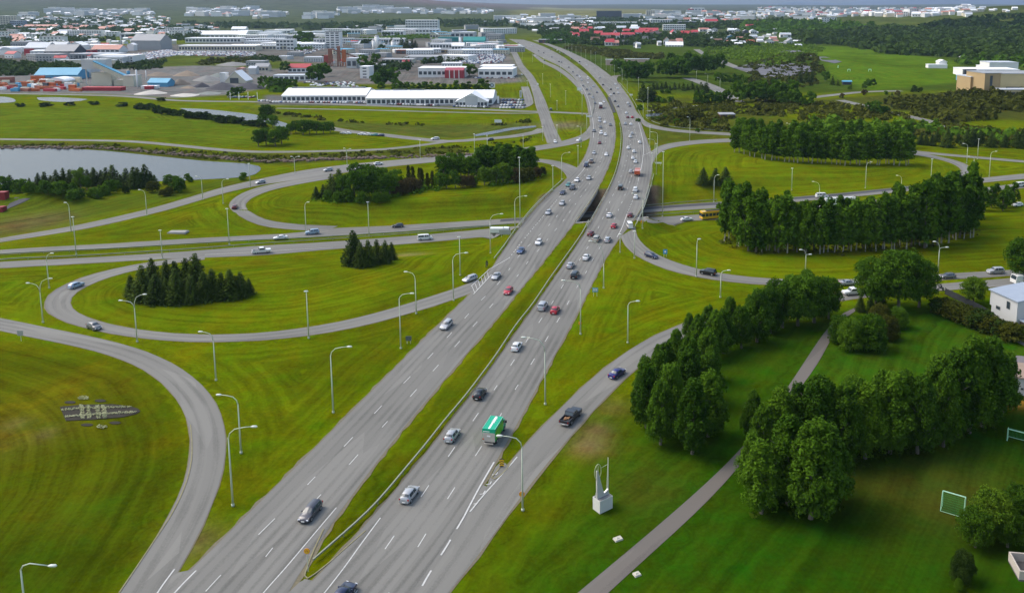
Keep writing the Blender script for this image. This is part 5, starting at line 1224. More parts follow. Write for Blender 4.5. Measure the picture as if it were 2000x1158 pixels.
def crown_mesh(name, kind, nlobe, per, size, mat, seed):
    """unit tree crown: height 1, trunk base at 0. kinds: poplar, round, narrow, bush, conifer"""
    rs = np.random.RandomState(seed); P = []; Nn = []
    if kind == "conifer":
        nl = nlobe
        for i in range(nl):
            z = .06 + .92 * (i / nl) ** .95; rad = .31 * (1 - z) ** .80 + .012; nb = max(4, int(10 * (1 - z) + 4)); ph = rs.uniform(0, 6.28)
            for b in range(nb):
                a = ph + 6.283 * b / nb + rs.normal() * .15; rl = rad * rs.uniform(.72, 1.15); k = max(3, int(per * rl / .27))
                t = rs.uniform(.12, 1, k) ** .8; x = rl * t; sid = rs.normal(size=k) * .022 * (1.3 - t)
                pz = z - x * .28 + (t ** 3) * .05 * rl / .2 + rs.normal(size=k) * .008
                P.append(np.stack([x * np.cos(a) - sid * np.sin(a), x * np.sin(a) + sid * np.cos(a), pz], 1)); Nn.append(np.tile([np.cos(a) * .5, np.sin(a) * .5, .9], (k, 1)))
        return quadmesh(name, leaves(np.concatenate(P), np.concatenate(Nn), size, rs, .35), mat)
    for i in range(nlobe):
        if kind == "poplar": z = rs.uniform(.12, .92); env = .20 * ((z / .34) ** .6 if z < .34 else (1 - (z - .34) / .68) ** .8) + .008; lr = rs.uniform(.034, .062) * (1.15 - .4 * z); el = 2.3
        elif kind == "narrow": z = rs.uniform(.18, .95); env = .135 * (((z - .14) / .22) ** .6 if z < .36 else (1 - (z - .36) / .66) ** .75) + .006; lr = rs.uniform(.045, .07); el = 1.6
        elif kind == "round": z = rs.uniform(.22, .90); env = .40 * math.sqrt(max(0, 1 - ((z - .54) / .44) ** 2)); lr = rs.uniform(.08, .13); el = 1.0
        else: z = rs.uniform(.08, .85); env = .52 * math.sqrt(max(0, 1 - ((z - .30) / .62) ** 2)); lr = rs.uniform(.12, .20); el = .85
        a = rs.uniform(0, 6.283); rr_ = env * math.sqrt(rs.uniform(.25, 1)) if i % 5 else env * .3; c = np.array([rr_ * math.cos(a), rr_ * math.sin(a), z])
        d = rs.normal(size=(per, 3)); d /= np.linalg.norm(d, axis=1, keepdims=True); d[:, 2] = np.where(d[:, 2] < -.35, -d[:, 2] * .6, d[:, 2])
        rad = lr * rs.uniform(.72, 1.08, size=(per, 1)); p = c + d * rad * np.array([1, 1, el]); p[:, 2] = np.maximum(p[:, 2], .03)
        P.append(p); Nn.append(d)
    return quadmesh(name, leaves(np.concatenate(P), np.concatenate(Nn), size, rs), mat)
def trunk_mesh(name, kind, mat, seed):
    m = MB(); r_ = random.Random(seed); k = {"conifer": (.95, .018), "poplar": (.75, .016), "narrow": (.8, .010), "round": (.6, .030), "bush": (.4, .018)}[kind]
    pts = [(0, 0, -.01)] + [(r_.uniform(-.012, .012), r_.uniform(-.012, .012), k[0] * t) for t in (.25, .5, .75, 1)]
    m.tube(pts, [k[1] * 1.25, k[1], k[1] * .75, k[1] * .5, k[1] * .2], 6)
    for i in range(5 if kind != "conifer" else 0):
        a = r_.uniform(0, 6.28); z = k[0] * r_.uniform(.35, .8); l = .15 if kind in ("narrow", "poplar") else .26
        m.tube([(0, 0, z), (l * .5 * math.cos(a), l * .5 * math.sin(a), z + l * .35), (l * math.cos(a), l * math.sin(a), z + l * .9)], [k[1] * .5, k[1] * .3, k[1] * .1], 5)
    me = bpy.data.meshes.new(name); me.from_pydata(m.v, [], m.f); me.materials.append(mat); me.update(); return me
TP = {}
def tree_proto(style, lod, v):
    key = (style, lod, v)
    if key in TP: return TP[key]
    kind, mat, bark = {"poplar": ("poplar", LEAF_DARK, BARK), "poplar_mid": ("poplar", LEAF_MID, BARK), "round": ("round", LEAF_DARK, BARK), "round_mid": ("round", LEAF_MID, BARK), "round_light": ("round", LEAF_LIGHT, BARK), "narrow": ("narrow", LEAF_MID, BARK_W), "narrow_dark": ("narrow", LEAF_DARK, BARK_W), "fir": ("conifer", NEEDLE, BARK),
                       "bush": ("bush", LEAF_MID, BARK), "bush_light": ("bush", LEAF_LIGHT, BARK), "bush_dark": ("bush", WOOD_D, BARK), "scrub": ("bush", SCRUB, BARK), "brown": ("bush", BROWNL, BARK), "larch": ("narrow", SCRUB, BARK)}[style]
    if kind == "conifer": nl, per, size = {0: (28, 30, .021), 1: (20, 18, .032), 2: (13, 10, .05)}[lod]
    else: nl, per, size = {0: (150, 90, .0130), 1: (75, 30, .027), 2: (26, 30, .055)}[lod]
    if kind in ("bush",): size *= 1.9
    if kind == "round": size *= 1.4
    TP[key] = (crown_mesh("crown", kind, nl, per, size, mat, 11 * v + lod + len(style)), trunk_mesh("trunk", kind, bark, v)); return TP[key]
NTREE = 0
TNAME = {"poplar": "broadleaf_tree", "poplar_mid": "broadleaf_tree", "round": "broadleaf_tree", "round_mid": "broadleaf_tree", "round_light": "broadleaf_tree", "narrow": "poplar_tree", "narrow_dark": "poplar_tree", "fir": "fir_tree", "bush": "bush", "bush_light": "bush", "bush_dark": "bush", "scrub": "bush", "brown": "bush", "larch": "young_tree"}
def tree(px, py, hpx, style, lod, label, group, wide=1.0, zoff=0):
    global NTREE; NTREE += 1
    p = G(px, py); h = tall(p, hpx) * (rng.uniform(.80, 1.12) if style == 'fir' else rng.uniform(.90, 1.08)); v = NTREE % (4 if lod < 2 else 3); cm, tm = tree_proto(style, lod, v)
    w = wide * rng.uniform(.9, 1.12)
    r = thing(TNAME[style], label, "bush" if "bush" in TNAME[style] else "tree", p, rng.uniform(0, 6.28), group, (h * w, h * w, h))
    r.rotation_euler = (rng.gauss(0, .025), rng.gauss(0, .025), r.rotation_euler[2])
    for nm_, me in (("crown", cm), ("trunk", tm)):
        if nm_ == "trunk" and (lod == 2 or "bush" in TNAME[style]): continue
        o = bpy.data.objects.new(nm_, me); SC.collection.objects.link(o); o.parent = r
    return r
def clump(items, style, lod, what, group, wide=1.0):
    """items: (x,y,h[,style]); labels count from the left"""
    items = sorted(items, key=lambda t: (t[0], t[1])); n = len(items)
    for i, it in enumerate(items):
        st = it[3] if len(it) > 3 else style
        nme = {"fir": "fir", "bush": "bush"}.get(st, "bush" if TNAME[st] == "bush" else "tree")
        lb = f"{nme} {what}" + (f", {ordn(i)} from the left" if n > 2 else (", the left one" if i == 0 and n > 1 else ", the right one" if n > 1 else ""))
        tree(it[0], it[1], it[2], st, lod, lb, group, it[4] if len(it) > 4 else wide)
# near clump along the right ramp
clump([(1290,868,118),(1352,886,138),(1262,835,128),(1310,838,128),(1383,852,130),(1288,800,122),(1345,800,118),(1386,790,112),(1262,790,100),(1300,755,98),(1345,762,108),(1378,742,95),(1322,715,78),(1362,705,92),(1285,735,70),(1400,700,100)], "poplar", 0, "of the tall dark cluster at the near right ramp", "cluster at the near right ramp", 1.28)
clump([(1345,668,62,"poplar_mid"),(1383,668,78),(1412,690,85),(1425,655,78),(1448,680,92),(1478,668,100),(1505,650,92),(1528,640,105,"round",1.0),(1558,636,112,"round",1.0),(1590,630,98,"round",1.0),(1618,622,82,"round_mid",.8),(1572,610,80),(1500,625,70),(1465,640,70)], "poplar", 0, "of the row lining the near right ramp", "row along the near right ramp", 1.3)
clump([(1487,1002,150,"poplar",1.35),(1583,1012,188,"poplar",1.35),(1538,985,165,"poplar_mid",1.2),(1615,985,150,"poplar",1.3),(1468,960,110,"poplar",1.4)], "poplar", 0, "of the nearest group beside the footpath", "nearest trees beside the footpath")
clump([(1490,905,135),(1522,900,150,"poplar_mid"),(1556,885,145),(1585,900,160),(1612,880,155,"poplar_mid"),(1640,905,165),(1668,880,158),(1690,895,160,"poplar_mid"),(1715,870,150),(1738,885,160),(1765,868,155,"poplar_mid"),(1792,885,165),(1815,855,150),(1842,872,165),(1868,850,172),(1893,845,182,"poplar_mid"),(1918,832,168),(1940,815,140),(1962,805,118),(1470,860,95),(1655,850,110),(1830,830,140)], "poplar", 0, "of the long shelter belt across the park", "shelter belt across the park", 1.18)
clump([(1755,604,112,"round",.95),(1712,600,92,"round",.9),(1795,600,100,"round",.9)], "round", 0, "making up the broad crown by the lower street", "broad trees by the lower street")
tree(1998, 548, 88, "round", 0, "dark broad tree cut by the right edge above the white house", None, .9)
tree(1900, 592, 46, "round_light", 0, "round bright green tree between the lower street and white house", None, 1.2)
clump([(1662,683,66,"bush"),(1700,682,70,"bush"),(1735,662,52,"scrub"),(1645,668,50,"bush"),(1718,640,50,"scrub"),(1755,640,45,"bush")], "bush", 0, "of the rounded thicket by the footpath", "thicket by the footpath", .75)
clump([(1680,608,42),(1700,612,46),(1722,606,40)], "fir", 0, "standing behind the thicket by the footpath", "conifers behind the thicket")
clump([(1935,1055,100,"round_light"),(1968,1068,80,"round"),(1905,1068,72,"round"),(1995,1040,85,"round")], "round", 0, "in the dark corner beside the white football goal", "trees by the near goal", 1.0)
clump([(1878,1133,66,"bush_dark"),(1872,1152,26,"bush")], "bush", 0, "below the football goal near the balcony house", "bushes by the balcony house", .6)
# hedge by the white house
hb = []
for i in range(12):
    t = i / 11; hb.append((1838 + 140 * t, 612 + 52 * t, 34 - 3 * abs(t - .5), "scrub" if i % 3 else "bush_dark"))
clump(hb, "scrub", 1, "of the hedge running past the white house", "hedge by the white house", 1.3)
# firs
clump([(258,578,50),(280,587,66),(300,562,62),(305,592,60),(325,568,76),(342,562,68),(345,592,70),(368,562,70),(383,564,72),(374,592,58),(400,587,56),(415,583,68),(434,584,56),(452,582,68),(472,580,48),(325,592,50),(488,575,30)], "fir", 0, "of the big clump inside the near loop", "big fir clump in the near loop", 1.25)
clump([(688,518,64),(706,521,62),(722,519,58),(738,513,44),(752,514,52),(765,508,40),(695,505,50)], "fir", 0, "of the small clump by the cross road", "small fir clump by the cross road", 1.25)
clump([(1373,360,32),(1396,362,37),(1417,360,34)], "fir", 1, "of three standing alone in the right loop", "three firs in the right loop", 1.5)
# big plantation right
pl = []; r_ = random.Random(3)
for (x0, y0, x1, y1, n, h0, h1) in ((1412,470,1470,490,6,108,112),(1470,490,1650,494,19,102,92),(1650,492,1800,482,16,95,108),(1800,482,1908,462,12,118,118),(1415,450,1560,468,14,100,72),(1560,468,1740,464,15,72,80),(1740,462,1900,440,15,98,105),(1420,430,1550,440,7,75,50),(1830,440,1905,425,5,88,85)):
    for k in range(n):
        t = (k + r_.uniform(.1, .9)) / n; pl.append((x0 + (x1 - x0) * t, y0 + (y1 - y0) * t + r_.uniform(-5, 4), (h0 + (h1 - h0) * t) * r_.uniform(.82, 1.12), "narrow_dark" if r_.random() < .65 else "poplar_mid", r_.uniform(.95, 1.35) if False else r_.uniform(.85, 1.15)))
clump(pl, "narrow_dark", 1, "in the big plantation right of the exit ramp", "big plantation", 1.15)
clump([(1922 + 11 * i + (i % 2) * 3, 412 - (i % 3) * 6, 46 - (i % 2) * 4) for i in range(6)], "poplar", 1, "of the low block at the big plantation's right end", "low block beside the big plantation", 1.3)
pl = []
for (x0, y0, x1, y1, n, h0, h1) in ((1432,296,1500,312,7,52,62),(1500,313,1620,321,13,62,66),(1620,322,1782,322,17,66,66),(1432,280,1600,300,16,48,55),(1600,301,1782,305,17,54,54),(1440,270,1780,288,18,42,46)):
    for k in range(n):
        t = (k + r_.uniform(.15, .85)) / n; pl.append((x0 + (x1 - x0) * t, y0 + (y1 - y0) * t + r_.uniform(-2, 2), (h0 + (h1 - h0) * t) * r_.uniform(.88, 1.08)))
clump(pl, "narrow", 1, "in the pale trunked plantation inside the right loop", "pale trunked plantation", 1.35)
# wood inside the upper loop
clump([(618,388,26,"fir"),(632,386,32,"fir"),(648,384,42,"fir"),(655,388,34,"fir"),(663,374,44,"fir"),(684,352,20,"fir"),(708,348,22,"fir"),(734,352,24,"fir")], "fir", 1, "at the left end of the upper loop's wood", "firs of the upper loop's wood", 1.4)
clump([(672,388,46,"round"),(692,390,52,"round"),(712,388,54,"round"),(730,386,56,"round"),(745,388,52,"round"),(700,368,48,"round_mid"),(722,362,42,"round_mid"),(745,366,40,"round_mid"),(762,384,46,"round_mid"),(775,375,42,"round_mid"),(680,394,24,"bush"),(705,396,22,"bush"),(640,392,20,"bush"),(660,395,22,"bush"),(735,396,20,"bush"),(752,394,22,"bush")], "round", 1, "of the dark left half of the upper loop's wood", "dark half of the upper loop's wood", .8)
clump([(768,382,24,"brown"),(780,380,28,"brown"),(792,377,30,"brown"),(803,374,26,"brown"),(812,372,22,"brown"),(798,358,34,"larch"),(808,366,38,"larch"),(824,370,38,"larch"),(836,368,32,"larch"),(845,366,30,"larch"),(818,352,26,"larch")], "brown", 1, "of the brownish gap in the upper loop's wood", "brown gap of the upper loop's wood", .9)
clump([(858,368,28,"round_mid"),(872,369,30,"round_mid"),(889,368,36,"round_mid"),(906,366,26,"brown"),(918,366,24,"brown"),(868,352,46,"round_mid"),(884,350,48,"round_mid"),(900,348,46,"round_mid"),(915,350,46,"round_mid"),(930,352,46,"round"),(862,338,36,"round_mid"),(880,334,36,"round_mid"),(925,364,20,"bush"),(946,362,38,"round_light"),(958,361,38,"round_light"),(970,360,38,"round_light"),(982,358,37,"round_light"),(994,357,36,"round_light"),(1006,356,28,"brown"),(1020,355,28,"scrub"),(1035,352,26,"scrub"),(1050,348,24,"brown"),(1060,343,18,"scrub")], "round_mid", 1, "along the front of the upper loop's right wood", "front of the upper loop's right wood", .8)
pl = []
for k in range(26):
    t = k / 25; pl.append((928 + 112 * t, 344 - 6 * math.sin(t * 3) - 9 * (k % 2) + r_.uniform(-2, 2), r_.uniform(40, 50)))
clump(pl, "narrow", 1, "of the bright green poplars behind the upper loop's wood", "bright poplars of the upper loop", 1.7)
# pond trees
clump([(22,372,32),(58,366,20),(75,368,34),(88,366,30),(100,366,24),(112,368,42),(125,366,40),(138,366,38),(160,362,36),(172,362,40),(185,362,42),(198,362,34),(208,364,40),(222,364,42),(236,366,34),(248,366,40),(262,368,48),(272,366,44),(285,364,42),(296,362,34),(303,364,26)], "fir", 1, "of the line behind the bushes at the pond", "firs at the pond", 1.3)
clump([(5,376,34,"bush"),(40,376,28,"bush"),(58,378,24,"bush"),(85,378,26,"bush"),(100,378,24,"bush"),(118,380,26,"bush"),(138,382,24,"bush"),(158,370,40,"round_light",.7),(170,372,30,"round_mid",.8),(142,392,24,"bush"),(158,388,22,"bush"),(185,384,20,"bush"),(200,382,24,"bush"),(215,378,28,"bush"),(192,388,16,"bush"),(180,386,18,"bush"),(228,372,22,"bush"),(247,378,14,"bush_dark"),(298,376,22,"scrub"),(318,384,14,"scrub"),(330,382,18,"scrub"),(346,376,28,"bush"),(356,370,14,"scrub"),(372,356,10,"bush"),(330,360,22,"bush"),(345,358,16,"bush"),(366,352,13,"bush_light"),(475,352,16,"bush")], "bush", 1, "in the mixed bushes below the pond", "bushes below the pond", .9)
# big shrubs in the meadow
clump([(505,286,34,"round"),(520,284,38,"round"),(538,286,36,"round"),(550,282,34,"round"),(522,240,34,"round"),(512,248,26,"round"),(533,250,26,"round")], "round", 1, "where the river bends in the meadow", "trees at the river bend", .95)
clump([(568,262,22),(578,260,26),(592,264,32),(605,262,28),(618,262,26),(632,262,26),(645,260,22)], "round", 1, "of the dark group right of the river bend", "dark group right of the river bend", .95)
# shrub line along the near river bank
pl = []
for k in range(24):
    t = k / 23; pl.append((272 + 240 * t, 212 + 36 * t ** .8 + r_.uniform(-2, 2), r_.uniform(9, 15)))
clump(pl, "bush_dark", 2, "of the dark line along the river meadow", "bush line on the river meadow", 1.6)
clump([(38,209,8),(88,208,8),(137,207,8),(182,205,7),(240,208,9),(317,198,8)], "bush_dark", 2, "on the meadow's far edge below the yards", "lone bushes at the meadow's far edge", 2.4)
# trees at the showrooms
pl = [(770 + 12.2 * i, 184 + (i % 2), 20 + (i * 7 % 9)) for i in range(16)]
clump(pl, "narrow", 2, "of the row behind the eastern showroom", "tree row behind the showrooms", 2.0)
clump([(696,182,12),(712,184,18),(735,170,30,"round"),(752,168,36,"round"),(768,168,36,"round"),(745,178,20,"round"),(772,176,22,"round"),(720,150,30,"round"),(735,126,22,"round"),(710,134,26,"round"),(725,140,22,"round"),(690,128,12,"round"),(795,142,20,"round"),(912,148,26,"round"),(922,150,24,"round"),(515,172,26,"round"),(530,176,28,"round"),(545,178,28,"round"),(560,178,24,"round"),(575,176,20,"round"),(612,160,36,"round"),(625,162,40,"round"),(634,150,30,"round"),(558,142,22,"round"),(634,120,12,"bush_dark"),(930,182,12,"round"),(845,124,14,"round"),(860,122,14,"round"),(830,124,12,"round"),(460,190,20,"round"),(450,192,16,"round"),(472,186,16,"round")], "round", 2, "among the yards behind the showrooms", "trees among the yards", 1.0)
clump([(590,88,26,"round"),(605,86,24,"round"),(598,92,18,"round"),(716,94,18,"bush_dark"),(722,90,12,"bush_dark"),(755,96,22,"fir"),(765,96,26,"fir"),(785,96,24,"fir"),(795,96,26,"fir"),(805,96,24,"fir"),(812,96,20,"fir"),(745,102,14,"round"),(672,72,12,"round"),(680,72,12,"round"),(752,74,12,"round"),(760,74,10,"round"),(775,74,10,"round")], "round", 2, "between the white blocks of the industrial area", "trees of the industrial area", 1.2)
# right side groups
pl = [(1252,199,32),(1260,200,36),(1268,198,34),(1276,197,30),(1256,186,26),(1276,175,16)] + [(1283 + 8.6 * i, 176 - (i % 3) * 1.5 + i * .25, 17 - (i % 2) * 3) for i in range(12)] + [(1362,186,24),(1372,185,22),(1380,182,20)]
clump(pl, "fir", 2, "round the yellow clearing beyond the right exit", "conifers round the clearing", 1.3)
pl = [(1203 + 10.5 * i, 147 + i * .9 + (i % 2) * 2, 32 - (i % 3) * 2) for i in range(7)] + [(1225 + 9 * i, 160 + (i % 2), 40 - (i % 3) * 3) for i in range(5)]
clump(pl, "round", 2, "of the clipped block before the pink wall", "trees before the pink wall", .75)
pl = [(1288 + 9.5 * i, 152 + (i % 2) * 1.5, 34 + (i % 3) * 3) for i in range(6)] + [(1320 + 9.5 * i, 146 - i * .3, 40 - (i % 3) * 3) for i in range(10)] + [(1312 + 11 * i, 130 - i * .2, 26 - (i % 3) * 3) for i in range(9)]
clump(pl, "round_mid", 2, "of the high wood right of the clipped block", "high wood beyond the clearing", .85)
pl = [(1402 + 11 * i, 164 + i * .6, 22 - (i % 3) * 2) for i in range(6)] + [(1440 + 11.5 * i, 198 + (i % 2) * 3, 44 - (i % 3) * 5) for i in range(10)] + [(1365 + 9 * i, 206 - i * .3, 28 - (i % 3) * 3) for i in range(7)] + [(1510 + 12 * i, 203 + i, 30 - (i % 3) * 4) for i in range(7)]
clump(pl, "round_mid", 2, "of the broad wood below the lava slope", "broad wood below the lava slope", .85)
clump([(1295,201,10,"bush"),(1310,202,13,"bush"),(1285,200,12,"bush"),(1250,215,10,"bush"),(1305,183,9,"bush"),(1293,183,8,"bush")], "bush", 2, "on the yellow clearing", "bushes on the clearing", 1.2)
clump([(1540,166,24,"fir"),(1562,162,26,"fir"),(1575,164,28,"fir"),(1586,162,22,"fir"),(1612,160,22,"round"),(1626,166,18,"fir"),(1636,168,14,"fir"),(1695,172,18,"round"),(1705,170,16,"round"),(1688,176,12,"round_light"),(1660,178,12,"round_light"),(1548,200,20,"bush"),(1645,192,10,"brown"),(1688,186,12,"brown"),(1730,186,9,"bush"),(1742,187,10,"fir"),(1753,186,9,"brown"),(1770,192,9,"scrub"),(1785,193,10,"scrub"),(1787,180,14,"bush_dark"),(1798,180,10,"bush_dark")], "bush", 2, "dotted below the practice pitch", "small trees below the pitch", 1.0)
clump([(1778,270,30),(1798,283,26),(1808,284,24),(1820,285,28),(1850,288,40),(1888,286,34),(1900,284,32),(1935,288,28),(1962,288,26),(1998,290,40),(1985,286,36),(1830,278,24),(1872,280,24),(1915,280,28)], "fir", 1, "of the loose row above the right loop", "loose fir row above the right loop", 1.4)
clump([(1700,222,22,"round"),(1712,224,26,"round"),(1722,226,22,"round"),(1730,225,18,"round")], "round", 2, "of the dark group by the pale lane", "dark group by the pale lane", .9)
clump([(1314,236,14,"fir"),(1330,238,16,"scrub"),(1342,238,18,"scrub"),(1355,236,20,"scrub"),(1368,236,16,"scrub"),(1322,242,10,"bush"),(1396,240,8,"bush"),(1362,258,7,"bush"),(1285,236,8,"bush"),(1275,234,7,"bush"),(1300,234,9,"bush"),(1246,238,7,"bush"),(1480,216,12,"scrub"),(1500,222,14,"scrub")], "scrub", 2, "of the scrub left of the small dark hut", "scrub by the small hut", 1.3)
print("TREES", NTREE)
# ---------------------------------------------------------------- woods and scrub nobody could count
def mass(poly, dens, h, w, mat, name, label, seed, per=16, lod_leaf=.5):
    """poly in photo positions; tufts scattered on the ground inside it; dens = metres between tufts"""
    rs = np.random.RandomState(seed); P = np.array([[G(*p).x, G(*p).y] for p in poly]); x0, y0 = P.min(0); x1, y1 = P.max(0)
    n = int((x1 - x0) * (y1 - y0) / dens ** 2); X = rs.uniform(x0, x1, n); Y = rs.uniform(y0, y1, n)
    ins = np.zeros(n, bool)
    for i in range(len(P)):
        a, b = P[i], P[(i + 1) % len(P)]; c = ((a[1] > Y) != (b[1] > Y)) & (X < (b[0] - a[0]) * (Y - a[1]) / (b[1] - a[1] + 1e-9) + a[0]); ins ^= c
    X, Y = X[ins], Y[ins]; keep = vnoise(X, Y, dens * 9, seed) > .22; X, Y = X[keep], Y[keep]; n = len(X); Z = H(X, Y)
    hh = h * rs.uniform(.55, 1.2, n) * (.7 + .6 * vnoise(X, Y, dens * 6, seed + 1)); ww = w * rs.uniform(.7, 1.3, n)
    d = rs.normal(size=(n, per, 3)); d /= np.linalg.norm(d, axis=2, keepdims=True); d[:, :, 2] = np.abs(d[:, :, 2])
    k = rs.uniform(.75, 1.05, size=(n, per, 1)); pts = np.stack([X, Y, Z], 1)[:, None, :] + d * k * np.stack([ww, ww, hh], 1)[:, None, :]
    V = leaves(pts.reshape(-1, 3), d.reshape(-1, 3), w * lod_leaf, rs, .5)
    me = quadmesh(name, V, mat); o = bpy.data.objects.new(name, me); link(o); print("MASS", name, n * per)
    return tag(o, label, "woodland" if h > 3.5 else "scrub", None, "stuff")
mass([(1268,212),(1300,204),(1500,196),(1720,212),(1800,238),(2010,262),(2060,215),(1860,190),(2060,188),(2060,285),(1900,284),(1780,262),(1700,244),(1560,236),(1430,222),(1420,258),(1280,246)], 6.5, 2.6, 3.0, SCRUB, "scrub", "brown green scrub covering the slope on the right", 3)
mass([(1730,200),(1860,188),(1900,184),(2060,186),(2060,272),(1930,262),(1870,246),(1745,215)], 6, 5.0, 4.2, SCRUB, "scrub", "dense olive scrub wood below the tan brick building", 4)
mass([(1545,258),(1700,262),(1800,262),(1860,274),(2060,292),(2060,270),(1860,255),(1640,240),(1560,240)], 7, 5, 4, LEAF_MID, "woodland", "dark green wood edge along the pale lane", 8, 14)
mass([(1545,68),(1700,60),(1880,60),(2100,66),(2100,130),(1890,126),(1870,112),(1740,108),(1640,88),(1560,86)], 13, 13, 10, WOOD_D, "forest", "dark conifer forest behind the practice pitch", 5, 18, .45)
mass([(1880,118),(2100,118),(2100,142),(1960,128),(1880,128)], 10, 9, 7, LEAF_MID, "woodland", "brighter trees around the buildings at the far right", 9, 16)
mass([(1780,52),(1880,38),(2100,30),(2100,68),(1900,62)], 22, 9, 13, WOOD_D, "forest", "wooded ridge rising to the right edge", 6, 10, .6)
mass([(1400,46),(1540,44),(1700,50),(1780,56),(1700,62),(1540,70),(1460,64)], 20, 9, 11, LEAF_MID, "woodland", "green belt before the far town", 7, 10, .6)
mass([(1370,100),(1400,88),(1560,84),(1610,95),(1560,120),(1500,132),(1420,118)], 8, 3.5, 4, LEAF_LIGHT, "scrub", "bright bushes on the slope below the bungalows", 11)
mass([(1440,132),(1500,118),(1580,108),(1610,135),(1600,170),(1500,176),(1450,160)], 11, 3, 4, SCRUB, "scrub", "low bushes over the grey lava slope", 12)
mass([(1095,96),(1130,92),(1210,100),(1300,108),(1290,116),(1200,116),(1165,108)], 8, 4.5, 4.5, SCRUB, "scrub", "brownish thicket below the red roofed houses", 13)
mass([(1050,66),(1150,52),(1300,70),(1460,72),(1480,92),(1390,96),(1290,88),(1150,90),(1090,84)], 15, 9, 8, WOOD_D, "woodland", "garden trees between the red roofed houses", 14, 14, .5)
mass([(1000,52),(1150,36),(1400,34),(1560,44),(1420,58),(1200,56),(1040,60)], 26, 9, 11, WOOD_D, "woodland", "trees among the town in the middle distance", 15, 10, .6)
mass([(-80,105),(-80,45),(200,36),(400,52),(420,76),(330,80),(240,78),(150,88),(60,96)], 26, 9, 12, WOOD_D, "woodland", "dark trees spread through the town on the left", 16, 10, .55)
mass([(-80,150),(-80,122),(150,128),(160,140),(90,148)], 12, 5, 7, WOOD_D, "woodland", "dark green bank above the blue sheds", 17, 12, .5)
mass([(180,134),(300,122),(330,120),(310,132),(350,136),(260,140)], 12, 4.5, 6, WOOD_D, "woodland", "dark green slope behind the concrete works", 18, 12, .5)
mass([(390,124),(410,119),(490,118),(500,122),(480,127),(400,128)], 9, 4, 5, SCRUB, "scrub", "dark shrubs along the grassy ridge in the yards", 19, 10)
mass([(350,46),(560,50),(700,48),(900,42),(1000,44),(1000,52),(700,58),(440,60)], 42, 8, 20, WOOD_D, "woodland", "dim tree belts under the far hills", 20, 8, .6)
mass([(440,207),(620,236),(800,247),(1040,244),(1046,236),(1000,240),(900,248),(700,240),(560,222)], 6, 1.4, 2.6, SCRUB, "scrub", "low willow scrub on the river banks", 21, 10)
mass([(-60,283),(200,282),(350,292),(500,306),(640,300),(900,286),(1000,276),(1040,268),(1040,276),(900,300),(700,310),(560,316),(500,320),(380,309),(200,292),(-60,286)], 4.5, 1.0, 1.6, SCRUB, "scrub", "rough growth along the pond's far bank", 22, 8)
mass([(1056,82),(1100,62),(1150,58),(1160,70),(1120,86),(1100,92)], 12, 8, 7, LEAF_MID, "woodland", "green trees behind the bungalow by the highway", 23, 14)
for i, (poly, lb) in enumerate((([(505,175),(540,160),(560,165),(575,180),(540,184)], "bright trees left of the garage block"), ([(720,132),(760,120),(800,118),(800,130),(760,150),(725,165)], "leafy trees round the white stair tower"), ([(560,90),(600,78),(640,76),(612,98),(575,100)], "trees beside the street to the tower block"), ([(800,125),(870,120),(905,112),(900,122),(850,130)], "shrubby bank behind the red cornered showroom"), ([(700,78),(830,70),(880,80),(800,86),(720,88)], "trees between the white industrial blocks"), ([(430,118),(520,112),(560,118),(500,126)], "shrubs on the ridge below the very long hall"))):
    mass(poly, 11, 5.5, 5, LEAF_MID if i % 2 == 0 else WOOD_D, "woodland", lb, 61 + i, 14)
# grass tufts and undergrowth close to the camera
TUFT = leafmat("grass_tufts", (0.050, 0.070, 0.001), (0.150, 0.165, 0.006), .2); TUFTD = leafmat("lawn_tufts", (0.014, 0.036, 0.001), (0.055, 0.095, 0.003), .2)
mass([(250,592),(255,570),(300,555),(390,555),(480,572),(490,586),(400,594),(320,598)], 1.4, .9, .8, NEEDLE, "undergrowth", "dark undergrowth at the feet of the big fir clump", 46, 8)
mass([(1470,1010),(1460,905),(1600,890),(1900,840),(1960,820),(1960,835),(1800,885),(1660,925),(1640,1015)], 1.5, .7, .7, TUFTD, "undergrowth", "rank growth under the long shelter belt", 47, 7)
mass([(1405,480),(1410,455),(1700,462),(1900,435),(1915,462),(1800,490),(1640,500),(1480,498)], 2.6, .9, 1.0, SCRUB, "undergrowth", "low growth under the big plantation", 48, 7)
mass([(615,392),(650,370),(860,350),(1060,330),(1065,345),(1000,362),(860,372),(800,382),(700,402),(650,400)], 2.4, 1.4, 1.4, LEAF_MID, "undergrowth", "bushy undergrowth in the upper loop's wood", 49, 8)
# rocks of the pond bank
rb = MB(); rs_ = random.Random(9)
for k in range(520):
    t = k / 520; x = -20 + 1000 * t; yb = 289 + (0 if x < 200 else (x - 200) * .085) if x < 520 else 316 - (x - 520) * .033
    if x > 760 and rs_.random() < .4: continue
    g = G(x, yb + rs_.uniform(-2, 2.5)); s = rs_.uniform(.5, 1.3); n0 = len(rb.v)
    vs = [(g.x + s * math.cos(a) * rs_.uniform(.7, 1.2), g.y + s * math.sin(a) * rs_.uniform(.7, 1.2), g.z + z * s * rs_.uniform(.7, 1.2)) for z in (-.2, .55) for a in (0, 1.26, 2.5, 3.8, 5.0)]
    rb.add(vs + [(g.x, g.y, g.z + s * .9)], [(i, (i + 1) % 5, (i + 1) % 5 + 5, i + 5) for i in range(5)] + [(i + 5, (i + 1) % 5 + 5, 10) for i in range(5)])
o = rb.build("bank_rocks", simple("rock", (0.13, 0.095, 0.07), .95, .4, .8)); tag(o, "brown boulders lining the far bank of the pond", "rocks", None, "stuff")
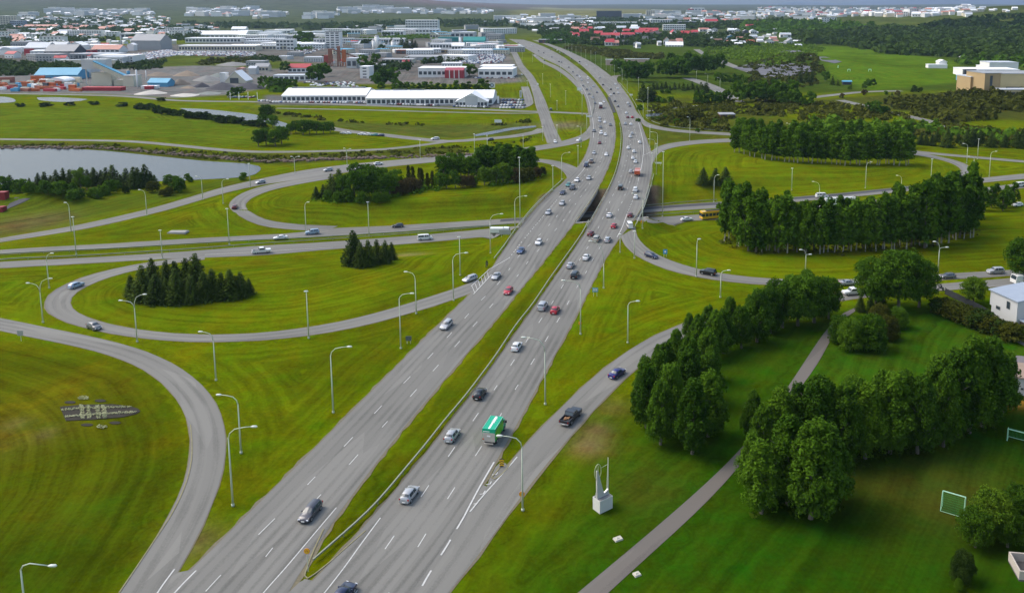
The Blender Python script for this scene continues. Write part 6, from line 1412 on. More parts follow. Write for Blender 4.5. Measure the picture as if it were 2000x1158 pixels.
# ---------------------------------------------------------------- buildings
WALLS = {"white": (.76, .76, .74), "cream": (.58, .54, .42), "grey": (.33, .34, .34), "dark": (.05, .06, .075), "tan": (.40, .29, .15), "pale_tan": (.50, .41, .22), "red": (.36, .03, .04), "pink": (.50, .36, .30), "orange": (.42, .10, .03), "blue": (.10, .32, .50), "teal": (.03, .22, .22), "light": (.52, .53, .52), "brick": (.24, .09, .06), "glassy": (.22, .27, .33), "brown": (.13, .06, .04)}
ROOFS = {"white": (.84, .85, .86), "grey": (.30, .31, .32), "dark": (.08, .085, .09), "red": (.42, .045, .055), "salmon": (.48, .22, .17), "pale": (.50, .54, .58), "blue": (.12, .38, .55), "brown": (.16, .09, .06), "rust": (.30, .10, .05), "teal": (.02, .24, .22)}
def wmat(c): return simple("wall_" + c, WALLS[c], .85, .10, .15)
def rmat(c): return simple("roof_" + c, ROOFS[c], .6, .10, .12)
WINM = simple("window_dark", (.06, .075, .09), .25, .3, .4, spec=.6)
_wm = MB(); _wm.box(-.5, .5, -.5, 0, 0, 1); _wmesh = None
def window(parent, x, y, z, w, h, mat=None, d=.10, rz=0, name="window"):
    global _wmesh
    key = (mat or WINM).name
    if key not in WMS: 
        me = bpy.data.meshes.new("window"); me.from_pydata(_wm.v, [], _wm.f); me.materials.append(mat or WINM); me.update(); WMS[key] = me
    o = bpy.data.objects.new(name, WMS[key]); SC.collection.objects.link(o); o.parent = parent; o.location = (x, y, z); o.scale = (w, d * 2, h); o.rotation_euler = (0, 0, rz); return o
WMS = {}
def bld(x0, x1, yb, yt, depth, wall, roof, rkind, label, win=(0, 0), rot=0, group=None, name="building", winh=.5, cat="building", roofh=None, wfrac=.7):
    """front wall spans x0..x1 at ground line yb; wall top at yt"""
    p = G((x0 + x1) / 2, yb); s = ppm(p); W = (x1 - x0) / s; hh = max(2.2, tall(p, yb - yt))
    r = thing(name, label, cat, (p.x, p.y, p.z - .1), R(rot), group)
    m = MB(); m.box(-W / 2, W / 2, 0, depth, 0, hh)
    rh = roofh if roofh is not None else {"flat": .5, "gable": min(W, depth) * .28, "end": W * .22, "arch": W * .2}.get(rkind, .5)
    if rkind == "end":   # gable facing the viewer
        m.prism([(-W / 2, hh), (W / 2, hh), (0, hh + rh)], 'y', 0.0, depth); m.build("wall", wmat(wall), r)
        q = MB(); e = .5
        for sg in (-1, 1):
            q.prism([(0, hh + rh + .05), (0, hh + rh + .35), (sg * (W / 2 + e), hh + .05), (sg * (W / 2 + e), hh - .25)], 'y', -e, depth + e)
        q.build("roof", rmat(roof), r)
    elif rkind == "gable":   # ridge across the view
        m.prism([(0, hh), (depth, hh), (depth / 2, hh + rh)], 'x', -W / 2, W / 2); m.build("wall", wmat(wall), r)
        q = MB(); e = .5
        for a, b in ((0 - e, depth / 2), (depth + e, depth / 2)):
            q.prism([(a, hh - .15), (b, hh + rh + .05), (b, hh + rh + .35), (a, hh + .15)], 'x', -W / 2 - e, W / 2 + e)
        q.build("roof", rmat(roof), r)
    elif rkind == "arch":
        n = 10; prof = [(-W / 2 * math.cos(math.pi * i / n), hh + rh * math.sin(math.pi * i / n)) for i in range(n + 1)]; m.build("wall", wmat(wall), r)
        q = MB(); q.prism([(x, z + .02) for x, z in prof], 'y', -.3, depth + .3); q.build("roof", rmat(roof), r)
    else:
        m.build("wall", wmat(wall), r); q = MB(); q.box(-W / 2 - .25, W / 2 + .25, -.25, depth + .25, hh + .01, hh + rh); q.build("roof", rmat(roof), r)
    nx, ny = win
    if nx:
        cw = W / nx; ch = hh / ny
        for j in range(ny):
            for i in range(nx): window(r, -W / 2 + cw * (i + .5), 0.0, ch * (j + (1 - winh) / 2), cw * wfrac, ch * winh)
    return r, W, hh
# --- the two long white showrooms
r, W, hh = bld(552, 714, 199, 187, 34, "white", "white", "gable", "long western white showroom with a strip of roof lights", (18, 1), 1.5, roofh=4.0, winh=.55)
m = MB(); m.box(-W * .46, W * .44, 16, 18, hh + 3.9, hh + 4.9); m.build("roof_light", simple("roof_light_grey", (.22, .24, .25)), r)
r, W, hh = bld(717, 962, 205, 192, 36, "white", "white", "gable", "long eastern white showroom reaching to the gabled entrance", (26, 1), 1.5, roofh=4.0, winh=.55)
for x in (-.47, -.33, -.19): m = MB(); m.box(W * x, W * (x + .12), 17, 19, hh + 3.9, hh + 4.8); m.build("roof_light", simple("roof_light_grey", (.22, .24, .25)), r)
r, W, hh = bld(890, 952, 208.5, 199, 22, "white", "white", "end", "white gabled glass entrance hall at the eastern showroom's end", (9, 1), 2, roofh=6, winh=.75, wfrac=.75)
m = MB(); m.box(-4.5, 4.5, -.3, -.02, 0, hh + 4); m.build("centre_pylon", wmat("light"), r)
r, W, hh = bld(817, 908, 152, 134, 26, "white", "white", "flat", "white showroom with a red glazed corner behind the tree row", (10, 1), 0, winh=.35)
m = MB(); m.prism([(0, 0), (-8, 0), (-8, 8), (0, hh + 1)], 'x', W * .1, W * .5); m.build("red_glazing", simple("red_glass", (.35, .04, .05), .3), r)
for k in range(3): m = MB(); x = W * (.2 + .1 * k); m.box(x - .4, x + .4, -8.4, -7.9, 0, 8.2); m.build("mullion", wmat("white"), r)
bld(863, 900, 134, 124, 14, "white", "white", "flat", "white upper storey on the red cornered showroom", (7, 1))
r, W, hh = bld(934, 1002, 151, 136, 30, "white", "white", "flat", "northern white showroom with open bays under its canopy", (6, 1), -3, winh=.4)
bld(937, 1000, 136, 130, 24, "white", "white", "flat", "white upper level of the northern showroom with a window band", (14, 1), -3)
bld(985, 1010, 99, 90, 14, "white", "red", "flat", "small white filling station with a red roof edge", (3, 1), -4)
bld(745, 805, 124, 117, 26, "cream", "grey", "flat", "wide grey roofed warehouse with arched white loading bays", (7, 1), 0, winh=.8)
bld(790, 872, 118, 112, 40, "grey", "grey", "flat", "long flat grey warehouse roof behind the arched bays", (0, 0), 0)
bld(703, 722, 154, 131, 12, "white", "white", "flat", "white four storey stair tower among green trees", (1, 4), -8, winh=.35, wfrac=.4)
bld(722, 750, 133, 127, 10, "white", "white", "flat", "white low wing behind the stair tower", (5, 1), 0)
r, W, hh = bld(563, 605, 142, 133, 14, "white", "red", "gable", "white house with a red tin roof in the yards", (5, 1), 3)
bld(535, 615, 158, 148, 14, "white", "pale", "flat", "long white garage block with open dark bays", (8, 1), 3, winh=.6)
bld(499, 524, 140, 131, 12, "cream", "grey", "gable", "pale cream house at the left of the garage block", (4, 1), 5)
bld(677, 697, 134, 115, 16, "light", "pale", "flat", "grey white block beside the orange asphalt works", (2, 1), 0)
# asphalt works: red and orange towers on frames
r = thing("asphalt_plant", "rust red and orange asphalt works with twin towers", "factory", G(660, 131)); s = ppm(G(660, 131))
for k, (x, w, h, c) in enumerate(((-9, 4.5, 21, "rust"), (0.5, 3.5, 24, "rust"), (6, 4.5, 20, "orange"), (-15, 7, 13, "red"), (12, 5, 11, "red"))):
    m = MB(); m.box(x - w / 2, x + w / 2, k * 2, k * 2 + w, h * .25, h, 0, .3, .3)
    for a in (-1, 1):
        for b in (0, 1): m.box(x + a * w * .42 - .3, x + a * w * .42 + .3, k * 2 + b * w * .85, k * 2 + b * w * .85 + .6, 0, h * .25)
    m.build("tower", simple("works_" + c, {"orange": (.45, .13, .04), "rust": (.24, .10, .06), "red": (.28, .06, .05)}[c], .8, .3), r)
m = MB(); m.tube([(-8, 4, 21), (16, 10, 12), (30, 14, 5)], .8, 5); m.build("conveyor", simple("works_rust", (.32, .10, .05)), r)
# concrete works on the left
r = thing("concrete_plant", "cream concrete works with a blue roofed sloping conveyor", "factory", G(212, 168))
for (x, w, z0, z1, c) in ((-12, 22, 15, 24, "light"), (-6, 18, 0, 12, "cream"), (10, 10, 0, 5, "cream")):
    m = MB(); m.box(x - w / 2, x + w / 2, 0, 10, z0, z1)
    if z0: 
        for a in (-1, 1): m.box(x + a * w * .4 - .4, x + a * w * .4 + .4, 2, 3, 0, z0)
    m.build("hall", wmat(c), r)
m = MB(); m.prism([(-10, 22), (-10, 18), (22, 3), (22, 7)], 'y', -4, 0); m.build("conveyor", wmat("cream"), r); m = MB(); m.prism([(-10, 22.1), (22, 7.1), (22, 7.9), (-10, 22.9)], 'y', -4.3, .3); m.build("conveyor_roof", rmat("blue"), r)
bld(241, 262, 170, 149, 14, "cream", "grey", "flat", "cream silo block right of the concrete works", (0, 0)); 
def silo(x, yb, yt, rpx, wall, label, cap="dome"):
    p = G(x, yb); rr_ = rpx / ppm(p); h = tall(p, yb - yt); r = thing("silo", label, "silo", p); m = MB(); m.cyl((0, 0), rr_, 0, h, 14); m.build("shaft", wmat(wall), r, True); m = MB(); m.cyl((0, 0), rr_ * 1.06, h + .01, h + rr_ * .6, 14, 0, rr_ * .5); m.build("cap", rmat("grey"), r)
silo(268.5, 171, 137, 1.6, "white", "slim white chimney beside the cream silo block"); silo(286, 158, 138, .9, "white", "thin mast like silo with a blue tank on top")
silo(251, 148, 139, 3, "blue", "short blue tank on the cream silo block"); silo(238, 96, 70, 1.3, "grey", "tall grey chimney of the white cone yard")
for i, x in enumerate((180, 185, 190, 195)): silo(x, 96, 86, 2.4, "grey", f"grey tank in the row of four by the white hall, {ordn(i)} from the left")
silo(737, 99, 72, 4.5, "white", "tall white twin silo left part in the industrial area"); silo(731, 99, 80, 4, "white", "shorter white silo against the tall one"); silo(743, 99, 80, 4, "light", "pale silo on the right of the tall one"); silo(769, 98, 82, 5, "white", "lone white silo before the dark firs"); silo(899, 90, 73, 2.6, "white", "white tower by the teal halls")
bld(145, 178, 152, 135, 20, "light", "pale", "flat", "pale grey shed above the blue sheds", (0, 0), 8)
bld(70, 150, 156, 147, 22, "blue", "blue", "gable", "long low sky blue shed in the container yard", (0, 0), 4)
bld(90, 128, 166, 160, 16, "cream", "cream" if False else "white", "arch", "white arched tent hall in the container yard", (0, 0), 3)
bld(160, 236, 178, 172, 8, "red", "red", "flat", "long low crimson shed along the quay road", (0, 0), -1)
bld(288, 328, 170, 162, 12, "blue", "blue", "gable", "bright blue heap like shed among the gravel piles", (0, 0), -4)
bld(276, 305, 152 + 22, 170, 6, "white", "white", "flat", "low white container right of the silo block"); bld(282, 296, 175, 170, 6, "red", "red", "flat", "red container before the blue heap")
r, W, hh = bld(440, 480, 163, 160.5, 16, "cream", "cream" if False else "white", "end", "cream A-shaped store with one dark doorway", (0, 0), 0, roofh=9); window(r, -1, -.05, 0, 8, 5, None, .2, 0, "door")
bld(430, 440, 162, 144, 8, "light", "pale", "flat", "narrow grey tower block of the crusher"); bld(462, 474, 142, 135, 9, "pink", "salmon", "arch", "round pinkish kiosk in the gravel yard"); bld(486, 500, 146, 134, 9, "light", "pale", "gable", "pale shed at the edge of the gravel yard")
# containers and machines of the quay yard
cr = random.Random(21); CC = ["red", "blue", "orange", "white", "dark", "brick", "cream", "red", "blue", "orange"]; cnt = defaultdict(int)
for i in range(70):
    x = cr.uniform(-15, 150); y = cr.uniform(158, 180); c = cr.choice(CC) if i % 7 else "orange"; cnt[c] += 1
    p = G(x, y); r = thing("shipping_container", f"small {c} container in the crowded quay yard, {ordn(cnt[c] - 1)} {c} one built up there", "container", p, R(cr.uniform(-25, 25)), "containers and crates of the quay yard")
    l = cr.choice((6, 6, 12, 4)); h = cr.choice((2.6, 2.6, 5.2, 3.5)); m = MB(); m.box(-l / 2, l / 2, -1.2, 1.2, 0.1, h); m.box(-l / 2 + .2, l / 2 - .2, -1.28, -1.205, .35, h - .3); m.build("shell", simple("yard_" + c, [min(1, v * 1.2) for v in WALLS[c]], .6, .15), r)
seen = defaultdict(list)
for o in list(bpy.data.objects):
    if o.get("category") == "container": seen[o["label"].split()[1]].append(o)
for c, L in seen.items():
    L.sort(key=lambda o: proj(o.location)[0])
    for j, o in enumerate(L): o["label"] = f"small {c} container in the crowded quay yard, {ordn(j)} {c} one from the left"
# gravel piles
def pile(x, yb, rpx, hpx, col, label, stretch=1.0):
    p = G(x, yb); rr_ = rpx / ppm(p); h = tall(p, hpx); n, k = 22, 7; r_ = random.Random(int(x)); m = MB(); vs = []
    for j in range(k + 1):
        t = j / k
        for i in range(n):
            a = 2 * math.pi * i / n; q = rr_ * (1 - t) * (1 + .12 * math.sin(3 * a + x) + r_.uniform(-.04, .04)) * (stretch if abs(math.cos(a)) > .7 else 1)
            vs.append((p.x + q * math.cos(a) + .15 * rr_ * t * math.sin(x), p.y + rr_ * .9 + q * .9 * math.sin(a), p.z - .3 + h * t ** 1.0 * (1 - .12 * t * t)))
    m.add(vs, [(j * n + i, j * n + (i + 1) % n, (j + 1) * n + (i + 1) % n, (j + 1) * n + i) for j in range(k) for i in range(n)])
    o = m.build("gravel_pile", simple(f"gravel_{col}", {"grey": (.20, .20, .19), "brown": (.19, .155, .12), "dark": (.06, .06, .07), "white": (.50, .47, .42), "green": (.20, .22, .20), "tan": (.24, .19, .14)}[col], .95, .25, .35), None, True); tag(o, label, "gravel pile", "gravel piles of the quarry yard")
for a in ((300,150,26,9,"brown","broad brown grey gravel pile at the yard's upper left"),(355,150,26,12,"tan","brown heap with a darker top in the middle of the yard"),(395,160,30,12,"grey","pale grey heap left of the cream store"),(418,152,20,9,"green","greenish grey heap behind the crusher tower"),(340,168,22,15,"brown","pointed brown heap right of the blue shed"),(362,174,16,6,"tan","small tan heap in front of the pointed brown one"),
          (385,172,18,11,"dark","dark charcoal heap left of the big black one"),(425,177,34,16,"dark","big black heap before the cream store"),(475,176,36,14,"dark","long black heap behind the flagpoles"),(350,190,30,6,"white","white sand heap along the quay road"),(278,186,32,9,"white","pale sand heap left of the white one"),(400,186,26,6,"green","flat grey green heap beside the white sand"),(445,130,36,8,"grey","low grey heap by the grassy ridge")): pile(*a)
# --- industrial and town buildings, left half
B = [
 (636,664,95,63,16,"white","dark","flat","white tower block with dark vertical bands and tall stair wing",(3,7),"tower"),
 (613,636,92,76,14,"light","grey","flat","grey low wing left of the white tower block",(4,2),""),(664,690,86,76,14,"white","pale","flat","white office row right of the tower block",(7,2),""),
 (690,728,86,77,14,"light","grey","flat","dim grey office row beyond the tower block",(8,2),""),(728,790,86,76,16,"white","white","flat","long white workshop with a broken roofline",(12,1),""),
 (668,705,68,58,20,"white","white","flat","white hall behind the tower block on its left",(6,1),""),(706,745,64,56,20,"light","grey","flat","pale grey hall behind the white ones",(8,1),""),(745,788,70,61,20,"white","white","flat","white hall with dark door bays before the large office",(7,1),""),
 (792,855,60,40,30,"white","white","flat","large white office block with glass on its left side",(12,4),""),(812,858,71,58,26,"white","pale","flat","stepped white annex in front of the large office",(7,2),""),
 (840,856,81,68,12,"cream","cream","end","cream gabled house by the teal hall",(3,2),""),(856,896,82,74,18,"teal","teal","flat","teal fronted hall with white roof strip",(0,0),""),(905,947,90,80,22,"teal","teal","gable","bigger teal hall facing the highway",(0,0),""),
 (880,925,74,64,26,"light","pale","flat","pale roofed halls above the teal ones",(5,1),""),(840,895,96,86,16,"white","white","flat","white bus depot canopy with dark openings",(9,1),""),(882,906,98,90,16,"white","white","gable","white workshop at the lot's upper corner",(4,1),""),(905,938,99,92,18,"light","grey","flat","grey workshop by the packed car lot",(5,1),""),
 (730,757,99,92,16,"white","pale","flat","white shed at the foot of the silos",(4,1),""),(700,728,94,86,16,"white","pale","gable","white workshop left of the silos",(4,1),""),
 (774,820,106,99,16,"brown","rust","flat","rusty brown low store in the gravel area",(5,1),""),(820,880,104,98,18,"tan","grey","flat","tan low store with a row of stacks",(6,1),""),
 (540,574,98,78,18,"white","pale","flat","white three storey corner block of the long hall row",(5,3),""),(500,545,76,64,26,"white","pale","flat","white hall at the head of the side street",(6,1),""),(517,567,66,60,26,"white","white","flat","long low white roof left of the tower block",(7,1),""),(505,560,98,90,20,"cream","pale","flat","cream hall front facing the gravel yard",(8,1),""),
 (348,500,100,90,26,"cream","white","flat","very long cream hall behind the field of parked cars",(26,1),""),(362,470,84,75,34,"white","white","flat","upper white storey of the very long hall",(16,1),""),(394,480,76,68,26,"white","white","gable","white roofed block on top of the very long hall",(10,1),""),(480,500,84,72,18,"light","grey","flat","grey block right of the very long hall",(4,2),""),(452,480,66,57,18,"white","white","gable","white gabled building above the very long hall",(4,1),""),
 (256,315,98,80,34,"grey","grey","gable","big grey warehouse beside the white cone",(0,0),""),(234,275,76,66,24,"light","white","flat","white flat works building behind the warehouse",(4,1),""),(208,229,72,63,16,"white","white","flat","white three storey block right of the long apartment house",(4,3),""),
 (131,199,72,60,14,"white","white","flat","long white apartment block in the left town",(14,4),""),(137,192,55,48,14,"light","pale","flat","pale grey school like block on the left slope",(9,2),""),(46,112,58,52,16,"white","salmon","gable","wide salmon roofed block in the left town",(9,1),""),
 (-4,34,55,32,18,"cream","cream","flat","beige high apartment block at the left edge",(7,6),"tower"),(20,46,56,41,18,"glassy","pale","flat","blue glazed block right of the beige high one",(6,4),""),(43,66,37,30,16,"cream","cream","flat","cream block on the hill behind the blue glazed one",(4,2),""),
 (48,92,108,94,26,"light","pale","gable","grey hall with a crimson gable end",(0,0),""),(48,64,109,97,4,"red","red","flat","crimson end wall of the grey hall",(0,0),""),(133,162,101,89,20,"white","white","end","white hall with a rounded gable",(3,1),""),(178,234,103,97,22,"white","salmon","gable","salmon roofed hall in the left yards",(6,1),""),(160,178,105,99,16,"red","brown","flat","small maroon hall left of the salmon roof",(2,1),""),
 (88,145,114,101,30,"dark","grey","gable","dark hall with a wide grey roof",(6,1),""),(146,228,117,106,24,"grey","pale","flat","long grey warehouse front with big dark doors",(12,1),""),(116,226,125,118,4,"cream","cream","flat","low pale yard wall before the warehouse front",(0,0),""),(92,128,100,90,20,"light","pale","gable","grey twin gabled hall in the left yards",(3,1),""),
 (0,24,108,98,20,"white","pale","arch","white arched hall at the left edge",(0,0),""),(15,43,82,76,18,"white","salmon","gable","white house row with a salmon roof at the left edge",(4,1),""),(249,262,100,88,10,"white","white","end","white cone shaped heap house beside the warehouse",(0,0),""),
 (912,930,57,52,20,"brick","rust","flat","brick red block by the highway's far end",(3,1),""),(945,975,48,42,20,"light","pale","flat","pale block beyond the highway's far end",(4,1),""),
 # right half
 (1052,1098,85,78,14,"brown","pale","flat","bungalow with a white chimney beside the highway",(5,1),""),
 (1165,1214,38,22,30,"dark","dark","flat","dark slab office block on the skyline",(12,6),"tower"),(1214,1230,36,28,20,"white","white","flat","white block right of the dark slab office",(4,2),""),(1262,1279,36,21,20,"cream","white","flat","white stepped high rise right of the dark slab",(4,6),"tower"),(1350,1376,26,16,30,"white","white","flat","white block with a red end on the far right skyline",(4,1),""),(1345,1354,27,18,30,"red","red","flat","red end of the white skyline block",(0,0),""),
 (1155,1244,52,44,24,"white","white","flat","long white low block before the dark slab office",(18,1),""),(1270,1313,50,39,24,"white","white","flat","white three storey block behind the red roofs",(9,2),""),(1295,1339,60,49,20,"white","white","flat","white apartment block with balconies above the red roofs",(10,3),""),(1325,1362,50,43,20,"dark","pale","flat","dark walled block with pale roof",(8,1),""),
 (1325,1400,42,36,30,"white","white","flat","long white block of the middle town",(14,1),""),(1378,1402,50,42,20,"cream","red","gable","cream house with a reddish roof in the middle town",(4,1),""),(1370,1385,48,40,16,"white","white","end","white gabled house in the middle town",(3,1),""),
 (1183,1202,128,117,3,"pink","pink","flat","left part of the long pink wall",(0,0),"wall"),(1219,1268,122,116,3,"pink","pink","flat","right part of the long pink wall",(0,0),"wall"),
 (1407,1436,231,225,9,"brown","grey","flat","small dark red hut with a flat grey roof",(4,1),""),
 (1646,1663,166,160,3,"dark","blue","gable","small blue striped canopy below the practice pitch",(0,0),""),
 (1813,1850,134,127,8,"white","white","flat","low white annex of the peaked white building",(0,0),""),(1834,1849,133,121,9,"white","white","end","white peaked hall at the pitch's far corner",(0,0),""),(1878,1888,119,112,7,"light","white","end","small white gabled house before the dark forest",(1,1),""),
 (1932,1988,140,123,24,"white","pale","flat","white upper block of the swimming hall",(0,0),""),(1914,1924,136,129,10,"white","white","flat","small white box left of the swimming hall's upper block",(0,0),""),(1885,1990,150,137,30,"white","white","flat","long white flat hall behind the brick building",(0,0),""),
 (1883,1906,152,137,4,"dark","dark","flat","dark glazed end of the long white hall",(0,0),""),
]
for (x0, x1, yb, yt, d, w, rf, k, lb, win, nn) in B:
    bld(x0, x1, yb, yt, d, w, rf if rf in ROOFS else "white", k, lb, win, rng.uniform(-3, 3) if nn != "wall" else 0, None, "boundary_wall" if nn == "wall" else "building", cat="wall" if nn == "wall" else "building")
# tan brick building with blue mural
r, W, hh = bld(1920, 1954, 186, 144, 26, "tan", "grey", "flat", "big tan brick hall with a tall slit window", (0, 0), 8); window(r, -W * .1, -.05, hh * .35, 2.2, hh * .55, None, .2)
r, W, hh = bld(1953, 2040, 186, 145, 30, "pale_tan", "grey", "flat", "yellowish brick wing of the tan hall at the right edge", (0, 0), -2); window(r, -W * .2, -.05, hh * .3, W * .35, 1.6, None, .2)
r, W, hh = bld(1893, 1920, 182, 151, 20, "tan", "pale", "flat", "lower tan brick block with a dark slit window", (0, 0), 8); window(r, 2, -.05, hh * .35, 2.0, hh * .42, None, .2); window(r, -W * .25, -.05, hh * .12, 4.0, 3.0, simple("brown_door", (.12, .05, .03)), .2, 0, "door")
r, W, hh = bld(1955, 2030, 190, 176, 12, "pale_tan", "pale", "flat", "low front annex of the tan brick hall", (5, 1), 0, winh=.35)
r, W, hh = bld(1873, 1893, 158, 148, 8, "blue", "pale", "flat", "short wall section painted with a blue mural", (0, 0), -4)
for k, (x, z, ww, c) in enumerate(((-.3, .5, .22, "white"), (.15, .3, .3, "teal"), (.3, .6, .15, "white"))): m = MB(); m.tube([(W * x, -.12, hh * z), (W * x, -.02, hh * z)], W * ww * .5, 12); m.build("mural_shape", wmat(c), r)
# red roofed neighbourhood
RR = [(1108,1120,72,66),(1119,1132,78,70),(1132,1150,70,62),(1148,1157,62,56),(1133,1148,62,57),(1160,1176,72,66),(1173,1192,80,69),(1192,1210,77,70),(1198,1206,70,64),(1215,1240,76,68),(1217,1232,68,62),(1240,1268,72,64),(1266,1295,72,64),(1247,1285,66,60),(1330,1352,72,66),(1352,1364,69,63),(1312,1322,68,64),(1182,1200,90,83),(1197,1209,90,84),(1155,1172,86,79),(1296,1310,88,80),(1310,1322,91,83),(1322,1334,89,82),(1300,1334,92,89)]
for i, (x0, x1, yb, yt) in enumerate(RR):
    c = "red" if i < 17 else ["red", "salmon", "brown", "brown", "brown", "salmon", "white"][i - 17]
    bld(x0, x1, yb, yt, 16, "white" if i % 3 else "pink", c, "gable" if i % 4 else "end", f"{'crimson' if c == 'red' else c} roofed house in the red roofed quarter, {ordn(i)} as listed", (max(2, int((x1 - x0) / 5)), 1), rng.uniform(-12, 12), "red roofed houses beyond the highway", "house", roofh=5.5 if i % 3 else 4, cat="house")
OT = [(1237,1246,93,84,"white","dark"),(1244,1252,95,86,"white","pale"),(1215,1226,88,82,"cream","dark"),(1255,1266,80,75,"white","dark"),(1275,1284,86,78,"white","dark"),(1285,1292,90,83,"white","pale"),(1395,1410,87,80,"brown","brown"),(1402,1420,82,78,"light","grey"),(1420,1434,80,72,"blue","pale"),(1430,1442,88,82,"white","white"),(1440,1452,82,76,"white","salmon"),(1445,1456,90,84,"white","pale"),(1458,1474,87,82,"brown","rust"),(1466,1480,78,72,"light","pale"),(1480,1492,82,76,"light","grey"),(1497,1512,88,81,"white","dark"),(1505,1518,82,76,"white","salmon"),(1524,1545,74,68,"white","pale"),(1535,1552,89,82,"light","grey"),(1366,1386,62,58,"white","salmon"),(1388,1402,62,58,"light","dark"),(1422,1434,66,59,"white","white"),(1434,1446,62,59,"white","white"),(1452,1462,66,61,"dark","grey"),(1466,1478,67,61,"white","pale"),(1458,1476,56,51,"pink","red"),(1078,1092,62,57,"white","grey"),(1062,1072,66,60,"white","white")]
OT.sort()
for i, (x0, x1, yb, yt, w, rf) in enumerate(OT):
    bld(x0, x1, yb, yt, 12, w, rf, "gable" if i % 3 else "end", f"{w} walled scattered bungalow beyond the woods, {ordn(i)} from the left", (3, 1), rng.uniform(-15, 15), "scattered bungalows beyond the woods", "house", cat="house")
L = [o for o in bpy.data.objects if o.get("group") == "red roofed houses beyond the highway"]; L.sort(key=lambda o: proj(o.location)[0])
for j, o in enumerate(L): o["label"] = o["label"].split(",")[0] + f", {ordn(j)} from the left"
# far towns: little houses on the slopes, copies of five kinds
HP = []
KINDS_ = [((12, 9, 4), "white", "white"), ((16, 10, 6), "cream", "pale"), ((26, 12, 9), "white", "grey"), ((40, 14, 12), "light", "white"), ((14, 12, 5), "white", "salmon"), ((60, 16, 9), "white", "white"), ((15, 10, 5), "white", "red"), ((34, 22, 8), "light", "pale"), ((46, 26, 7), "white", "white"), ((28, 18, 8), "grey", "grey"), ((24, 16, 7), "cream", "blue")]
for k in range(11):
    (w, d, h), c, rf = KINDS_[k]
    m = MB(); m.box(-w / 2, w / 2, -d / 2, d / 2, -3, h); q = MB()
    if k in (0, 1, 4, 6):
        m.prism([(-d / 2, h), (d / 2, h), (0, h + d * .3)], 'x', -w / 2, w / 2)
        for a in (-1, 1): q.prism([(a * (d / 2 + .4), h - .1), (0, h + d * .3 + .1), (0, h + d * .3 + .5), (a * (d / 2 + .4), h + .3)], 'x', -w / 2 - .4, w / 2 + .4)
    else: q.box(-w / 2 - .2, w / 2 + .2, -d / 2 - .2, d / 2 + .2, h + .01, h + .6)
    wi = MB(); n = int(w / 4)
    for fl in range(max(1, int(h / 3))):
        for i in range(n): x = -w / 2 + (i + .5) * w / n; wi.box(x - .9, x + .9, -d / 2 - .15, -d / 2 + .02, fl * 3 + .9, fl * 3 + 2.3)
    ms = []
    for nm_, mb, mt in (("wall", m, wmat(c)), ("roof", q, rmat(rf)), ("windows", wi, WINM)):
        me = bpy.data.meshes.new(nm_); me.from_pydata(mb.v, [], mb.f); me.materials.append(mt); me.update(); ms.append((nm_, me))
    HP.append(ms)
def town(zones, what, grp, seed):
    r_ = random.Random(seed); pts = []
    for (x0, x1, y0, y1, n, kinds, big) in zones:
        for i in range(n): pts.append((x0 + (x1 - x0) * (i + r_.random()) / n, r_.uniform(y0, y1), r_.choice(kinds), big * 1.25 * r_.uniform(.8, 1.25)))
    pts.sort()
    for i, (x, y, k, b) in enumerate(pts):
        p = G(x, y); r = thing("far_house" if k < 3 else "far_block", f"small pale building {what}, {ordn(i)} from the left", "house", p, R(r_.uniform(-30, 30)), grp, (b, b, b))
        for nm_, me in HP[k]:
            if nm_ == "windows" and p.y > 2200: continue
            o = bpy.data.objects.new(nm_, me); SC.collection.objects.link(o); o.parent = r
town([(95,300,22,31,38,(0,1,2,3),1.2),(0,240,36,52,34,(0,1,2),1),(60,330,58,72,26,(0,1,4),1),(0,130,62,88,22,(0,1,4,2),1),(240,400,52,75,22,(0,1,2),1),(40,70,28,36,5,(2,3),1),(0,240,90,124,18,(7,8,9,6),.8)], "in the left town", "houses of the left town", 1)
town([(365,505,19,33,30,(2,3,1),1.3),(600,640,32,38,6,(2,3),1.2),(500,560,28,40,12,(1,2,3),1.2),(670,790,20,27,22,(2,3,3),1.4),(790,950,20,28,22,(1,2,3),1.1),(600,660,28,31,6,(2,3),1.2)], "in the white town under the hazy hills", "houses of the far white town", 2)
town([(980,1160,34,48,30,(1,2,3,0),1.1),(1100,1260,50,64,16,(0,1,4),1),(1280,1460,26,46,36,(1,2,3,4),1.2),(1230,1330,28,40,10,(2,3),1.2),(1020,1110,42,54,10,(1,2),1)], "around the dark slab office", "houses of the middle town", 3)
town([(480,640,62,98,20,(7,8,9,5),.9),(640,1000,56,78,26,(7,8,9,5,10),.9),(660,980,84,108,30,(7,8,9,6,10),.62),(880,1010,78,120,10,(8,7,9),.6),(500,800,108,130,9,(9,7,6),.5)], "in the industrial area", "small sheds of the industrial area", 8)
town([(1500,1790,16,33,80,(0,1,2,2,6,8),1.15),(1790,1990,19,26,16,(0,1),.7),(1440,1530,24,32,14,(1,2),1.2),(1560,1640,36,46,5,(1,2),1)], "in the town under the blue mountains", "houses of the far right town", 4)
